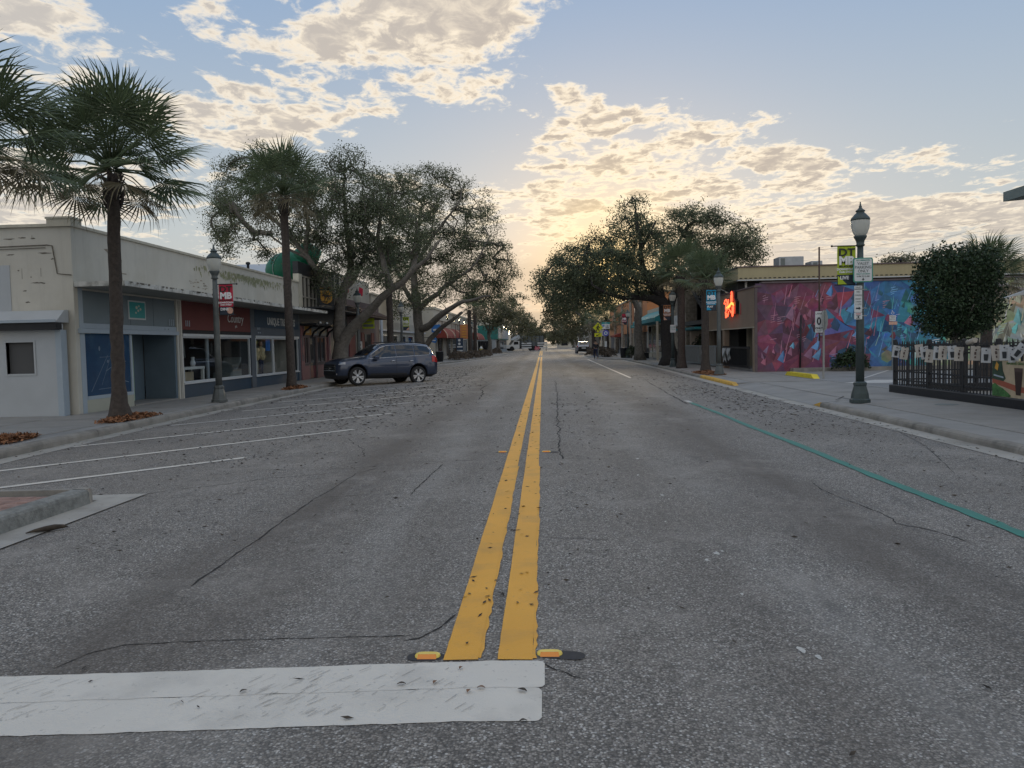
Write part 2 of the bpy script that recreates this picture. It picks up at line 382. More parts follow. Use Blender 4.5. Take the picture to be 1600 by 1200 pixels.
MT = dict(
 yellow=paintmat('yellow_road_paint', (.78, .385, .040), .32), white=paintmat('white_road_paint', (.66, .625, .555), .6), whiteold=paintmat('worn_white_paint', (.56, .545, .51), .8), green=paintmat('green_road_paint', (.035, .20, .155), .7),
 crack=mat('crack_tar', (.018, .017, .016), .9, var=0), concrete=mat('concrete', (.26, .25, .23), .85, var=.12, scale=2, bump=.35, bscale=70, dirt=(.19, .18, .16), dscale=.9, damt=.55),
 kerb=mat('kerb_concrete', (.255, .24, .212), .88, var=.18, scale=3, bump=.6, bscale=45, dirt=(.10, .095, .085), dscale=1.6, damt=.75), kerbdark=mat('weathered_kerb', (.22, .225, .21), .9, var=.3, scale=14, bump=1.0, bscale=60, dirt=(.08,.085,.08), dscale=5, damt=.6), apron=mat('apron_concrete', (.27, .265, .25), .85, var=.12, scale=1.2, bump=.3, bscale=60, dirt=(.16, .155, .145), dscale=.7, damt=.5),
 gutter=mat('gutter_concrete', (.36, .345, .31), .85, var=.15, scale=2, bump=.3, dirt=(.15, .14, .12), dscale=1.1, damt=.6), brick=mat('paver_clay', (.26, .165, .135), .85, var=.3, scale=7, bump=.4), lot=mat('parking_concrete', (.25, .25, .245), .85, var=.14, scale=.8, bump=.3, dirt=(.15, .15, .145), dscale=.5, damt=.5),
 dirt=mat('ground_soil', (.14, .13, .10), .95, var=.3, scale=.3), mulch=mat('mulch_chips', (.24, .11, .05), .95, var=.35, scale=20, island=.5), kerbyellow=mat('kerb_yellow_paint', (.62, .36, .05), .7, var=.15, scale=6, bump=.4, dirt=(.25, .17, .06), dscale=4, damt=.6),
 stopyellow=mat('wheel_stop_yellow', (.72, .57, .03), .6, var=.1, scale=5, bump=.3), bark=mat('oak_bark', (.155, .14, .12), .95, var=.3, scale=9, bump=1.0, bscale=30, dirt=(.07, .065, .055), dscale=6, damt=.6), palmbark=mat('palm_bark', (.062, .050, .042), .95, var=.35, scale=14, bump=1.0, bscale=24, dirt=(.05, .042, .036), dscale=9, damt=.7),
 oakleaf=leafmat('oak_leaf', (.125, .148, .088), .42, .40), oakleaf2=leafmat('oak_leaf_far', (.12, .125, .072), .4, .28), oakrust=leafmat('oak_leaf_rust', (.20, .115, .05), .4, .35), topiary=leafmat('clipped_leaf', (.035, .06, .028), .45, .15, .45), shrub=leafmat('shrub_leaf', (.05, .065, .035), .4, .2), drybush=leafmat('dry_bush_leaf', (.12, .095, .07), .4, .2),
 palmleaf=leafmat('palm_leaf', (.115, .152, .080), .25, .22, .45), palmold=leafmat('palm_leaf_old', (.19, .165, .105), .25, .2, .6), deadleaf=mat('fallen_leaf', (.045, .034, .024), .9, var=.4, scale=30, island=.6), brownleaf=mat('curled_leaf', (.20, .11, .06), .8, var=.3, scale=40, island=.4),
 lampgreen=mat('lamp_metal_green', (.055, .075, .075), .45, .3, var=.12, scale=8, bump=.15), lampgrey=mat('lamp_metal_grey', (.105, .115, .112), .55, .3, var=.15, scale=8, bump=.15), black=mat('black_metal', (.018, .02, .024), .45, .2, var=.2, scale=12), blackmatt=mat('black_matt', (.02, .021, .023), .8, var=.2), galv=mat('galvanised_steel', (.36, .36, .35), .45, .6, var=.12, scale=8),
 signwhite=mat('sign_white', (.66, .68, .68), .45, var=.03), ink=mat('sign_black_ink', (.02, .025, .03), .6, var=0), inkgrey=mat('sign_grey_ink', (.16, .18, .17), .6, var=0), signgreen=mat('sign_green', (.05, .27, .20), .5, var=.05), redink=mat('sign_red_ink', (.55, .05, .06), .5, var=0), blueink=mat('sign_blue', (.03, .16, .45), .5, var=.05), teal=mat('sign_teal', (.02, .27, .27), .5, var=.05), whitepaint=mat('white_lettering', (.80, .80, .80), .6, var=0),
 banred=mat('banner_red', (.52, .025, .06), .75, var=.08, bump=.2, bscale=200), banblue=mat('banner_blue', (.015, .30, .50), .75, var=.08, bump=.2, bscale=200), banlime=mat('banner_lime', (.40, .50, .03), .75, var=.08, bump=.2, bscale=200), banorange=mat('banner_orange', (.46, .19, .08), .75, var=.08, bump=.2, bscale=200), bandark=mat('banner_navy', (.03, .042, .06), .75, var=.08), peach=mat('banner_peach', (.65, .38, .28), .75, var=.2, scale=30), bandarktext=mat('banner_dark_text', (.03, .035, .03), .75, var=0),
 stucco=mat('cream_stucco', (.54, .52, .455), .9, var=.06, scale=1.2, bump=.3, bscale=25, streak=.18, dirt=(.40, .37, .30), dscale=.55, damt=.4), stuccoW=mat('white_stucco', (.42, .445, .46), .85, var=.05, scale=1.0, bump=.25, bscale=30, dirt=(.36, .375, .38), dscale=.8, damt=.35), cap=mat('coping_cream', (.50, .47, .38), .85, var=.1, streak=.4, bump=.2), moss=mat('moss_stain', (.27, .275, .165), .95, var=.3, scale=6), mortarcrack=mat('wall_crack', (.15, .135, .11), .95, var=.3, scale=10), chip=mat('bare_block', (.27, .23, .18), .95, var=.25, scale=14),
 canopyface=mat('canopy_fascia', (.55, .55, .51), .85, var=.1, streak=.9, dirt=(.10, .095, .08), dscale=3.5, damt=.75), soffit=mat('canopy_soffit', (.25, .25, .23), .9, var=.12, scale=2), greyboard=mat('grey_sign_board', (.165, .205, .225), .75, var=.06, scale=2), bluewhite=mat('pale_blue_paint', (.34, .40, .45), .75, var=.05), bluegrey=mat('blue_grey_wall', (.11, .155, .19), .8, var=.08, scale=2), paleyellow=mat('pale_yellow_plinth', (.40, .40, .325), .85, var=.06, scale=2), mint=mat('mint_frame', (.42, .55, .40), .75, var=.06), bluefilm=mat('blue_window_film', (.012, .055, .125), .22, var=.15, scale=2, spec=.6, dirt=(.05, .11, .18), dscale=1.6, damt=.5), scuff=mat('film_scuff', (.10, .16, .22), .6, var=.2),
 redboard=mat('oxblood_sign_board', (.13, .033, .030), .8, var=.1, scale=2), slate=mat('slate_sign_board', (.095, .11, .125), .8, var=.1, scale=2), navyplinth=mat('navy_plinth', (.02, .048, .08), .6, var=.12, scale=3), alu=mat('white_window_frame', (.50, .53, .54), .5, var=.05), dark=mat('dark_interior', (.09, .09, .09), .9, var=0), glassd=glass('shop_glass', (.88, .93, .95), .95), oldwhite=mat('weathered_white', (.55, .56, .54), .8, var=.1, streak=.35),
 pubshadeblack=mat('pub_and_shade_black', (.022, .024, .027), .6, var=.2, scale=3, bump=.2), pubpink=mat('pub_dusty_pink', (.22, .105, .105), .75, var=.1, scale=3), pubmaroon=mat('pub_maroon', (.11, .018, .024), .6, var=.12, scale=3), gold=mat('gold_paint', (.55, .28, .04), .55, var=.12, scale=6), dullgold=mat('dull_amber_panel', (.42, .22, .05), .6, var=.3, scale=12), cream=mat('cream_trim', (.50, .48, .40), .8, var=.1), tilebrown=mat('brown_roof_tile', (.085, .055, .045), .85, var=.3, scale=6), redwall=mat('dark_red_wall', (.12, .022, .025), .8, var=.15, scale=3), plum=mat('plum_grey_wall', (.13, .10, .10), .85, var=.15, scale=3), beige=mat('beige_wall', (.38, .36, .31), .9, var=.08, scale=.8, streak=.3), beigelight=mat('light_beige_wall', (.48, .45, .38), .9, var=.06, scale=.8, streak=.2), palegreytrim=mat('pale_grey_trim', (.42, .47, .52), .7, var=.06),
 hat=mat('inflatable_green', (.006, .19, .10), .5, var=.1, scale=2), hatdark=mat('inflatable_black', (.03, .035, .04), .6, var=.1), seam=mat('seam_white', (.55, .62, .58), .6, var=0), roofmetal=mat('roof_sheet', (.40, .43, .46), .5, .2, var=.08, scale=2), awnred=mat('awning_rust_red', (.235, .045, .030), .85, var=.12, scale=3), awncream=mat('awning_cream_stripe', (.55, .40, .30), .85, var=.08), tealwall=mat('teal_wall', (.03, .17, .15), .8, var=.1), greyboard2=mat('pale_grey_panel', (.30, .33, .35), .8, var=.06),
 tan=mat('tan_stucco', (.27, .205, .15), .9, var=.08, scale=1.2, bump=.3, bscale=30), tanlight=mat('pale_tan_stucco', (.42, .38, .30), .9, var=.06), parapet=mat('tan_parapet', (.41, .36, .22), .9, var=.06, scale=.7, streak=.2), stone=mat('rough_stone', (.27, .235, .19), .95, var=.45, scale=5, bump=1.0, bscale=9), orange=mat('orange_stucco', (.46, .20, .085), .9, var=.08, scale=1.4), tealawn=mat('teal_awning', (.02, .20, .22), .7, var=.1), railgrey=mat('grey_railing', (.27, .30, .31), .6, .2, var=.08), neon=emat('neon_red', (1.0, .09, .035), 2.2), neon2=emat('neon_amber', (1.0, .26, .05), 2.2), brownpost=mat('brown_post', (.075, .045, .035), .8, var=.2), acgrey=mat('ac_metal', (.40, .42, .43), .5, .3, var=.1, scale=4), greenroof=mat('grey_green_fascia', (.16, .20, .19), .6, var=.08), brownwall=mat('brown_box_wall', (.13, .10, .085), .9, var=.1), offwhite=mat('off_white_wall', (.58, .57, .54), .9, var=.05),
 blackbark=mat('dark_bark', (.035, .032, .030), .95, var=.3, scale=9, bump=1.0, bscale=30), globe=leafmat('lamp_globe', (.78, .78, .72), 0.0, .45, .25), paper=leafmat('paper_card', (.62, .63, .63), .05, .3, .9), kraft=leafmat('kraft_card', (.60, .55, .48), .05, .3, .9), suv=mat('slate_blue_car_paint', (.028, .041, .075), .28, .35, var=.03, coat=1.0, coord='Object'), carglass=mat('car_glass', (.010, .012, .016), .05, var=0, spec=.8), chrome=mat('chrome', (.65, .66, .67), .15, 1.0, var=0), rubber=mat('tyre_rubber', (.018, .018, .018), .85, var=.15, scale=20), alloy=mat('alloy_rim', (.55, .56, .57), .3, .8, var=.05), rimdark=mat('rim_recess', (.03, .03, .032), .5, .5, var=0), tail=mat('tail_lamp_red', (.42, .02, .02), .2, var=0, spec=.7), headl=mat('headlamp_glass', (.35, .37, .40), .1, var=0, spec=.8), carblack=mat('car_black_plastic', (.016, .016, .018), .55, var=.1), silver=mat('silver_car_paint', (.30, .31, .33), .3, .5, var=.03, coat=.8), truckwhite=mat('truck_white_paint', (.62, .62, .60), .4, var=.05), truckgrey=mat('dump_box_grey', (.10, .115, .115), .7, var=.12), redcar=mat('red_car_paint', (.30, .03, .03), .4, var=.1),
 reflect=mat('reflector_amber', (.75, .25, .02), .25, var=0, spec=.8), reflectbody=mat('marker_yellow_body', (.78, .58, .10), .4, var=.05), tar=mat('tar_patch', (.035, .035, .037), .75, var=.2, scale=25), skin=mat('skin', (.30, .18, .12), .6, var=.05), cloth_dark=mat('dark_clothing', (.02, .022, .03), .9, var=.2), cloth_yellow=mat('tan_jacket', (.50, .40, .22), .9, var=.15, scale=12), cloth_navy=mat('navy_cloth', (.025, .03, .06), .9, var=.1), hair=mat('dark_hair', (.02, .015, .012), .7, var=0), straw=mat('straw_hat', (.50, .40, .22), .9, var=.1), hydrant=mat('hydrant_yellow', (.62, .52, .10), .5, var=.08), diamond=mat('sign_fluor_yellow', (.62, .62, .02), .5, var=.03), beerdark=mat('poster_dark_drink', (.035, .018, .014), .6, var=.1), posterred=mat('poster_brick_red', (.33, .09, .05), .7, var=.15), postergreen=mat('poster_green', (.05, .15, .04), .7, var=.5, scale=14), posterdark=mat('poster_dark_green', (.03, .06, .035), .7, var=.4, scale=10), postertan=mat('poster_tan', (.45, .36, .24), .7, var=.15, scale=5), whiteware=mat('white_furniture', (.60, .60, .56), .6, var=.05), wire=mat('overhead_wire', (.03, .03, .03), .7, var=0))
# ------------------------------------------------------------------ ground, road, kerbs, pavements
XC = -0.27
def zr(x):
    a = abs(x - XC)
    return -0.0167*min(a, 8.4)
def struct(o): o['kind'] = 'structure'; return o
g = MB(); g.quad((-3500,-600,-.42),(3500,-600,-.42),(3500,6000,-.42),(-3500,6000,-.42)); struct(g.build('ground', MT['dirt'], world=False))
xs = [-46,-12,-8.7,-7,-5,-3.5,-2,-.27,1.5,3.2,4.8,6.3,7.5,12,46]; ys = [-30,-6,0,3,6,10,16,24,36,60,100,160,240,330]
g = MB(); g.add([(x, y, zr(x)) for y in ys for x in xs], [(j*len(xs)+i, j*len(xs)+i+1, (j+1)*len(xs)+i+1, (j+1)*len(xs)+i) for j in range(len(ys)-1) for i in range(len(xs)-1)])
struct(g.build('road', MT['asphalt'] if 'asphalt' in MT else A_, world=False))
def interp(poly, y):
    for (x0, y0), (x1, y1) in zip(poly, poly[1:]):
        if y0 <= y <= y1: return x0 + (x1-x0)*(y-y0)/(y1-y0)
    return poly[0][0] if y < poly[0][1] else poly[-1][0]
KL = [(-7.75,8.2),(-8.05,11),(-8.35,17),(-8.45,22),(-8.5,30),(-8.5,66),(-7.4,71),(-5.4,95),(-5.0,99),(-5.0,108),(-6.4,116),(-6.4,330)]
KR = [(5.9,2),(5.95,10),(6.03,17),(6.15,25),(6.35,33),(6.6,43),(6.8,63),(6.75,66),(5.0,70),(4.5,78),(4.6,88),(5.6,93),(6.7,96),(6.7,330)]
def resample(poly, step):
    out = []; 
    for (a, b) in zip(poly, poly[1:]):
        L_ = math.dist(a, b); n = max(1, round(L_/step))
        out += [(a[0]+(b[0]-a[0])*i/n, a[1]+(b[1]-a[1])*i/n) for i in range(n)]
    return out + [poly[-1]]
def kerb(poly, side, parent, y0, y1, mat_=None, step=3.0):
    pts = [p for p in resample([q for q in [(interp(poly, y0), y0)] + [p for p in poly if y0 < p[1] < y1] + [(interp(poly, y1), y1)]], step)]
    prof = [(0,-.32),(0.004,-.045),(.018,-.012),(.05,0.004),(.17,0.006),(.17,-.32)]
    for a, b in zip(pts, pts[1:]):
        if b[1] - a[1] < .05 and abs(b[0]-a[0]) < .05: continue
        d = Vector((b[0]-a[0], b[1]-a[1])); L_ = d.length; d.normalize(); nrm = Vector((d.y, -d.x))*(-1 if side == 'L' else 1)
        m = MB(); n = len(prof); vs = []
        for s_ in (0.004, L_-.004):
            for w, z in prof: vs.append((a[0]+d.x*s_+nrm.x*w, a[1]+d.y*s_+nrm.y*w, z + random.uniform(-.003,.003)))
        fs = [[i, i+1, n+i+1, n+i] for i in range(n-1)] + [list(range(n))[::-1], list(range(n, 2*n))]
        m.add(vs, fs); o = m.build('kerb_stone', mat_ or MT['kerb'], parent)
        if mat_: o['label'] = 'kerb stone painted yellow'
random.seed(4)
def gutter(poly, side, y0, y1):
    pts = resample([(interp(poly, y0), y0)] + [p for p in poly if y0 < p[1] < y1] + [(interp(poly, y1), y1)], 4)
    m = MB(); vs = []
    for x, y in pts:
        s_ = 1 if side == 'L' else -1
        for w in (-.02, .36): vs.append((x+s_*w, y, zr(x+s_*w)+.006))
    m.add(vs, [(2*i, 2*i+1, 2*i+3, 2*i+2) for i in range(len(pts)-1)])
    return struct(m.build('gutter', MT['gutter'], world=False))
gl_ = gutter(KL, 'L', 8.2, 66); kerb(KL, 'L', gl_, 8.2, 66)
gl2 = gutter(KL, 'L', 66, 200); kerb(KL, 'L', gl2, 66, 200, step=4)
gr_ = gutter(KR, 'R', 2, 200); kerb(KR, 'R', gr_, 2, 17.3); kerb(KR, 'R', gr_, 26.0, 31.8, MT['kerbyellow']); kerb(KR, 'R', gr_, 31.8, 63); kerb(KR, 'R', gr_, 63, 200, step=4)
# tapered ends of the kerb at the driveway, paint worn to rust
for (ya, yb, hi) in ((17.3, 17.75, 'a'), (25.55, 26.0, 'b')):
    x0 = interp(KR, ya); x1 = interp(KR, yb); za, zb = (0.004, -.085) if hi == 'a' else (-.085, 0.004)
    m = MB(); m.add([(x0,ya,-.3),(x0+.17,ya,-.3),(x0+.17,ya,za),(x0+.01,ya,za),(x1,yb,-.3),(x1+.17,yb,-.3),(x1+.17,yb,zb),(x1+.01,yb,zb)],
                    [(0,1,2,3),(7,6,5,4),(0,3,7,4),(3,2,6,7),(2,1,5,6)])
    o = m.build('kerb_end', MT['kerbyellow'], gr_)
# left pavement: base with a darker strip along the kerb, slabs on top
def walk(poly, side, y0, y1, xb, name='pavement', z=-.012, inset=.165):
    pts = resample([(interp(poly, y0), y0)] + [p for p in poly if y0 < p[1] < y1] + [(interp(poly, y1), y1)], 5)
    s_ = -1 if side == 'L' else 1
    m = MB(); vs = []
    for x, y in pts: vs += [(x+s_*inset, y, z), (xb, y, z), (x+s_*inset, y, -.3), (xb, y, -.3)]
    fs = []
    for i in range(len(pts)-1): fs += [(4*i, 4*i+1, 4*i+5, 4*i+4), (4*i, 4*i+4, 4*i+6, 4*i+2)]
    fs += [(0, 2, 3, 1)]
    m.add(vs, fs); return struct(m.build(name, MT['apron'], world=False))
wl = walk(KL, 'L', 8.2, 230, -14.0)
m = MB().box((-45, 8.2, -.3), (-14.0, 17.7, -.012)); struct(m.build('side_pavement', MT['apron'], world=False))
slab = mesh_of(MB().cbox((-.98, -.745, -.05), (.98, .745, 0.0), .006), 'paving_slab', MT['concrete'])
for i in range(30): place('paving_slab', slab, (-9.78, 9.6+1.5*i, random.uniform(-.002, .003)), wl)
sl2 = mesh_of(MB().cbox((-.745, -.745, -.05), (.745, .745, 0.0), .006), 'paving_slab', MT['concrete'])
for i in range(3):
    for j in range(5): place('paving_slab', sl2, (-11.55-1.5*i, 9.6+1.5*j, random.uniform(-.002, .003)), wl)
wr1 = walk(KR, 'R', 2, 17.3, 9.6); wr2 = walk(KR, 'R', 26.0, 230, 12.0)
slr = mesh_of(MB().cbox((-1.03, -.745, -.05), (1.03, .745, 0.0), .006), 'paving_slab', MT['concrete'])
for i in range(9): place('paving_slab', slr, (7.86, 4.5+1.5*i, random.uniform(-.002, .003)), wr1)
for i in range(22): place('paving_slab', slr, (7.98+.012*i, 27.0+1.5*i, random.uniform(-.002, .003)), wr2)
# driveway over the lowered kerb, and the car park behind
m = MB(); vs = []
for y in (17.3, 18.0, 20, 22, 24, 25.4, 26.0):
    lo = 0 if y in (17.3, 26.0) else 1
    vs += [(interp(KR, y)-.02, y, (zr(6.1)+.012)), (7.0, y, -.006), (9.6, y, -.004)]
m.add(vs, [(3*i+k, 3*i+k+1, 3*i+k+4, 3*i+k+3) for i in range(6) for k in range(2)]); struct(m.build('driveway', MT['apron'], world=False))
struct(MB().box((9.3, 20.55, -.3), (46, 34.2, -.010)).build('car_park', MT['lot'], world=False))
struct(MB().box((9.6, -10, -.3), (46, 20.5, -.014)).build('yard', MT['concrete'], world=False))
# expansion joints in the driveway and pavement
def line_strip(pts, w, z, zroad=True, jit=0.0, end=0.0, rnd=random):
    """thin flat strip along a polyline; z above the road surface"""
    m = MB(); vs = []
    for i, p in enumerate(pts):
        a = pts[max(i-1, 0)]; b = pts[min(i+1, len(pts)-1)]
        d = Vector((b[0]-a[0], b[1]-a[1])).normalized(); nrm = Vector((-d.y, d.x)); ww = w/2
        if end and i in (0, len(pts)-1): ww *= end
        for s_ in (1, -1):
            k = ww + rnd.uniform(-jit, jit)
            x, y = p[0]+nrm.x*k*s_, p[1]+nrm.y*k*s_
            vs.append((x, y, (zr(x) if zroad else 0)+z))
    m.add(vs, [(2*i, 2*i+1, 2*i+3, 2*i+2) for i in range(len(pts)-1)])
    return m
def seg(a, b, step):
    n = max(1, int(math.dist(a, b)/step)); return [(a[0]+(b[0]-a[0])*i/n, a[1]+(b[1]-a[1])*i/n) for i in range(n+1)]
rj = random.Random(9)
for a, b in (((6.3,17.5),(9.3,18.3)), ((6.3,25.6),(9.2,25.9)), ((7.0,18.0),(7.0,25.6)), ((6.6,17.9),(7.2,19.0)), ((9.3,21),(9.3,33))):
    struct(line_strip(seg(a, b, .5), .022, .004, False, .004, rnd=rj).build('pavement_joint', MT['crack'], world=False))
# road markings
def near_steps(y0, y1):
    ys_ = [y0]; 
    while ys_[-1] < y1: ys_.append(min(y1, ys_[-1] + max(.05, (ys_[-1]-2)*.035)))
    return ys_
for (xa, w) in ((-.395, .158), (-.15, .158)):
    for (y0, y1) in ((3.44, 82), (92, 150)):
        o = line_strip([(xa + .0015*math.sin(y*3.1) , y) for y in near_steps(y0, y1)], w, .006, jit=.0012, rnd=rj).build('yellow_centre_line', MT['yellow'], world=False); struct(o)
# slack second coat that shows beside the yellow lines near the camera
for xa in (-.312, -.066):
    o = line_strip([(xa + .0015*math.sin(y*2.3), y) for y in near_steps(3.46, 9)], .020, .0045, jit=.007, rnd=rj).build('yellow_undercoat', MT['yellow'], world=False); struct(o)
def stopbar(yc, w, x1, z):
    pts = [(-9.3 + (x1-.03+9.3)*i/180, yc + (-9.3 + (x1+9.3)*i/180)*.030) for i in range(181)] + [(x1-.012, yc+x1*.03), (x1, yc+x1*.03)]
    m = line_strip(pts, w, z, jit=.005, rnd=rj)
    for k, f in ((-4, .97), (-3, .97), (-2, .80), (-1, .80)):
        x, y, zz = m.v[k]; c = yc + x*.03; m.v[k] = (x, c+(y-c)*f, zz)
    return m
struct(stopbar(3.298, .270, -.018, .0040).build('stop_line', MT['white'], world=False)); struct(stopbar(3.020, .290, -.03, .0030).build('stop_line', MT['white'], world=False))
def stall(xe, ye, L_, w=.125, m_='white'):
    d = (-math.cos(math.radians(45.5)), -math.sin(math.radians(45.5)))
    if ye < 12: d = (-math.cos(math.radians(42)), -math.sin(math.radians(42)))
    o = line_strip(seg((xe, ye), (xe+d[0]*L_, ye+d[1]*L_), .35), w, .006, jit=.005, rnd=rj).build('parking_bay_line', MT[m_], world=False); struct(o)
for xe, ye, L_, mm in ((-4.1,10.5,4.6,'white'),(-3.42,13.8,6.0,'white'),(-3.35,17.0,6.3,'white'),(-3.46,20.2,6.1,'whiteold'),(-3.36,23.5,6.0,'white'),(-3.41,26.55,6.1,'white'),(-3.4,29.6,6.0,'whiteold'),(-3.41,33.1,6.0,'white'),(-3.41,36.3,6.0,'whiteold'),(-3.4,39.5,6,'whiteold'),(-3.4,42.7,6,'whiteold'),(-3.4,45.9,6,'whiteold'),(-3.4,49.1,6,'whiteold'),(-3.4,52.3,6,'whiteold')):
    stall(xe, ye, L_, m_=mm)
gpts = [(3.50 + .012*math.sin(y*1.3), y) for y in near_steps(2.5, 18.7)]
struct(line_strip(gpts, .115, .006, jit=.014, rnd=rj).build('green_bay_line', MT['green'], world=False))
struct(line_strip([(3.50, 18.72), (3.49, 19.3)], .12, .006, jit=.01, rnd=rj).build('white_bay_tick', MT['whiteold'], world=False))
struct(line_strip(seg((3.55,32.0),(3.94,69.4),1.5), .11, .006, jit=.006, rnd=rj).build('white_edge_line', MT['white'], world=False))
struct(line_strip(seg((-7.9,62.5),(-4.85,95),1.5), .13, .007, jit=.01, rnd=rj).build('white_edge_line', MT['whiteold'], world=False))
struct(line_strip(seg((4.0,69.5),(6.6,58.5),1.5), .11, .006, jit=.01, rnd=rj).build('white_edge_line', MT['whiteold'], world=False))
for (x, y, a) in ((4.6, 33, .1), (3.6, 47, .05)):
    struct(line_strip(seg((3.6, y), (6.2, y+a), .4), .09, .006, jit=.01, rnd=rj).build('white_bay_tick', MT['whiteold'], world=False))
struct(MB().quad((9.3,24.6,-.004),(10.5,24.2,-.004),(11.9,25.6,-.004),(10.9,26.1,-.004)).build('white_hatched_patch', MT['whiteold'], world=False))
struct(line_strip(seg((10.6,26.6),(14.5,33.4),.6), .1, .004-.010, False, .005, rnd=rj).build('car_park_line', MT['whiteold'], world=False))
struct(line_strip(seg((13.0,25.6),(17.5,33.4),.6), .1, .004-.010, False, .005, rnd=rj).build('car_park_line', MT['whiteold'], world=False))
# cracks
def crack(pts, w=.014, step=.07, amp=.014):
    P_ = []
    for a, b in zip(pts, pts[1:]): P_ += seg(a, b, step)[:-1]
    P_.append(pts[-1]); q = []; k = 0
    for p in P_:
        k = .7*k + rj.uniform(-amp, amp); q.append((p[0]+k*.6, p[1]+k))
    m = MB(); vs = []
    for i, p in enumerate(q):
        a = q[max(i-1,0)]; b = q[min(i+1,len(q)-1)]; d = Vector((b[0]-a[0], b[1]-a[1])); d = d.normalized() if d.length else Vector((1,0)); nn = (-d.y, d.x)
        ww = w*rj.uniform(.25, 1.0)*.5*(0.2 if i in (0, len(q)-1) else 1)
        for s_ in (1,-1): x, y = p[0]+nn[0]*ww*s_, p[1]+nn[1]*ww*s_; vs.append((x, y, zr(x)+.0028))
    m.add(vs, [(2*i,2*i+1,2*i+3,2*i+2) for i in range(len(q)-1)])
    struct(m.build('road_crack', MT['crack'], world=False))
crack([(-3.54,9.37),(-2.7,9.2),(-2.21,9.25),(-1.68,9.55),(-1.04,9.6),(-.52,9.7)], .012); crack([(-1.24,9.36),(-1.28,8.26),(-1.3,7.42)], .022)
crack([(-2.0,9.2),(-2.18,8.83),(-2.19,7.92),(-2.23,7.36)], .012); crack([(-2.23,7.36),(-2.22,6.58),(-2.21,5.87),(-2.2,5.17),(-2.19,4.67)], .020)
crack([(-2.19,7.45),(-1.83,7.49),(-1.32,7.55)], .011); crack([(-2.29,3.43),(-2.22,3.62),(-2.1,3.72),(-1.83,3.74),(-1.45,3.75),(-1.07,3.76),(-.68,3.76)], .010, .03, .006)
crack([(-.70,3.69),(-.63,3.72),(-.55,3.85),(-.49,4.05)], .016, .03, .008); crack([(-.04,3.42),(.03,3.35),(.1,3.28),(.17,3.24)], .010, .03, .008)
crack([(2.72,8.01),(2.67,7.59),(2.67,7.34),(2.73,7.04),(2.78,6.69),(2.8,6.35),(2.74,6.18),(2.9,6.0),(2.95,5.8),(3.01,5.58)], .016, .06, .02)
crack([(-1.98,28.59),(-2.08,25.41),(-1.75,22.74),(-1.76,20.42)], .06, .2, .05); crack([(.43,30),(.40,22),(.25,14.25),(.22,11),(.2,9.5)], .028, .12, .04)
crack([(-4.87,7.91),(-4.16,7.93),(-3.98,8.13),(-3.58,8.33),(-3.14,8.69),(-2.5,8.9)], .016, .07, .012); crack([(3.85,29.36),(3.55,22.86),(3.38,19.55),(3.33,18.13)], .05, .15, .03)
crack([(-.1,9.62),(1.6,9.5),(3.0,9.7)], .007); crack([(-.2,5.7),(.3,5.65),(.5,5.6)], .008, .05, .01); crack([(-3.2,12.5),(-2.6,11.0),(-2.4,10.2)], .014, .1, .03); crack([(4.4,8.5),(5.2,10.8),(5.6,12.5)], .012, .1, .02)
# raised markers beside the yellow lines
def marker(x, y, label):
    t = thing('road_marker', label, 'road marker', (x, y, zr(x)))
    m = MB(); n = 14; vs = [(.078*math.copysign(abs(math.cos(a))**.6, math.cos(a)), .048*math.copysign(abs(math.sin(a))**.8, math.sin(a))) for a in [2*PI*i/n for i in range(n)]]
    b = [(p[0]*1.45-(.01 if x < 0 else -.05), p[1]*1.35-.012, .003) for p in vs]
    if x > -.2: b = [(p[0]+ (.05 if p[0] > 0 else 0), p[1]-(.02 if p[0] > .05 else 0), p[2]) for p in b]
    MB().add(b, [list(range(n))]).build('tar_pad', MT['tar'], t, world=False)
    MB().add([(p[0], p[1], .004) for p in vs] + [(p[0]*.96, p[1]*.9, .012) for p in vs] + [(p[0]*.78, p[1]*.45, .021) for p in vs],
             [[i, (i+1)%n, n+(i+1)%n, n+i] for i in range(n)] + [[n+i, n+(i+1)%n, 2*n+(i+1)%n, 2*n+i] for i in range(n)] + [list(range(2*n, 3*n))]).build('body', MT['reflectbody'], t, world=False)
    MB().add([(-.058,-.0525,.0040),(.058,-.0525,.0040),(.054,-.0285,.0240),(-.054,-.0285,.0240),(-.058,-.046,.003),(.058,-.046,.003),(.054,-.022,.0225),(-.054,-.022,.0225)], [(0,1,2,3),(3,2,6,7),(0,3,7,4),(1,5,6,2)]).build('reflector', MT['reflect'], t, world=False)
    t.scale = (.76,)*3
    return t
marker(-.555, 3.50, 'amber road marker at the stop line, left of the yellow lines'); marker(.005, 3.52, 'amber road marker with long tar smear at the stop line, right of the yellow lines')
marker(-.555, 10.24, 'second road marker along the left edge of the yellow lines'); marker(.02, 10.2, 'second road marker along the right edge of the yellow lines')
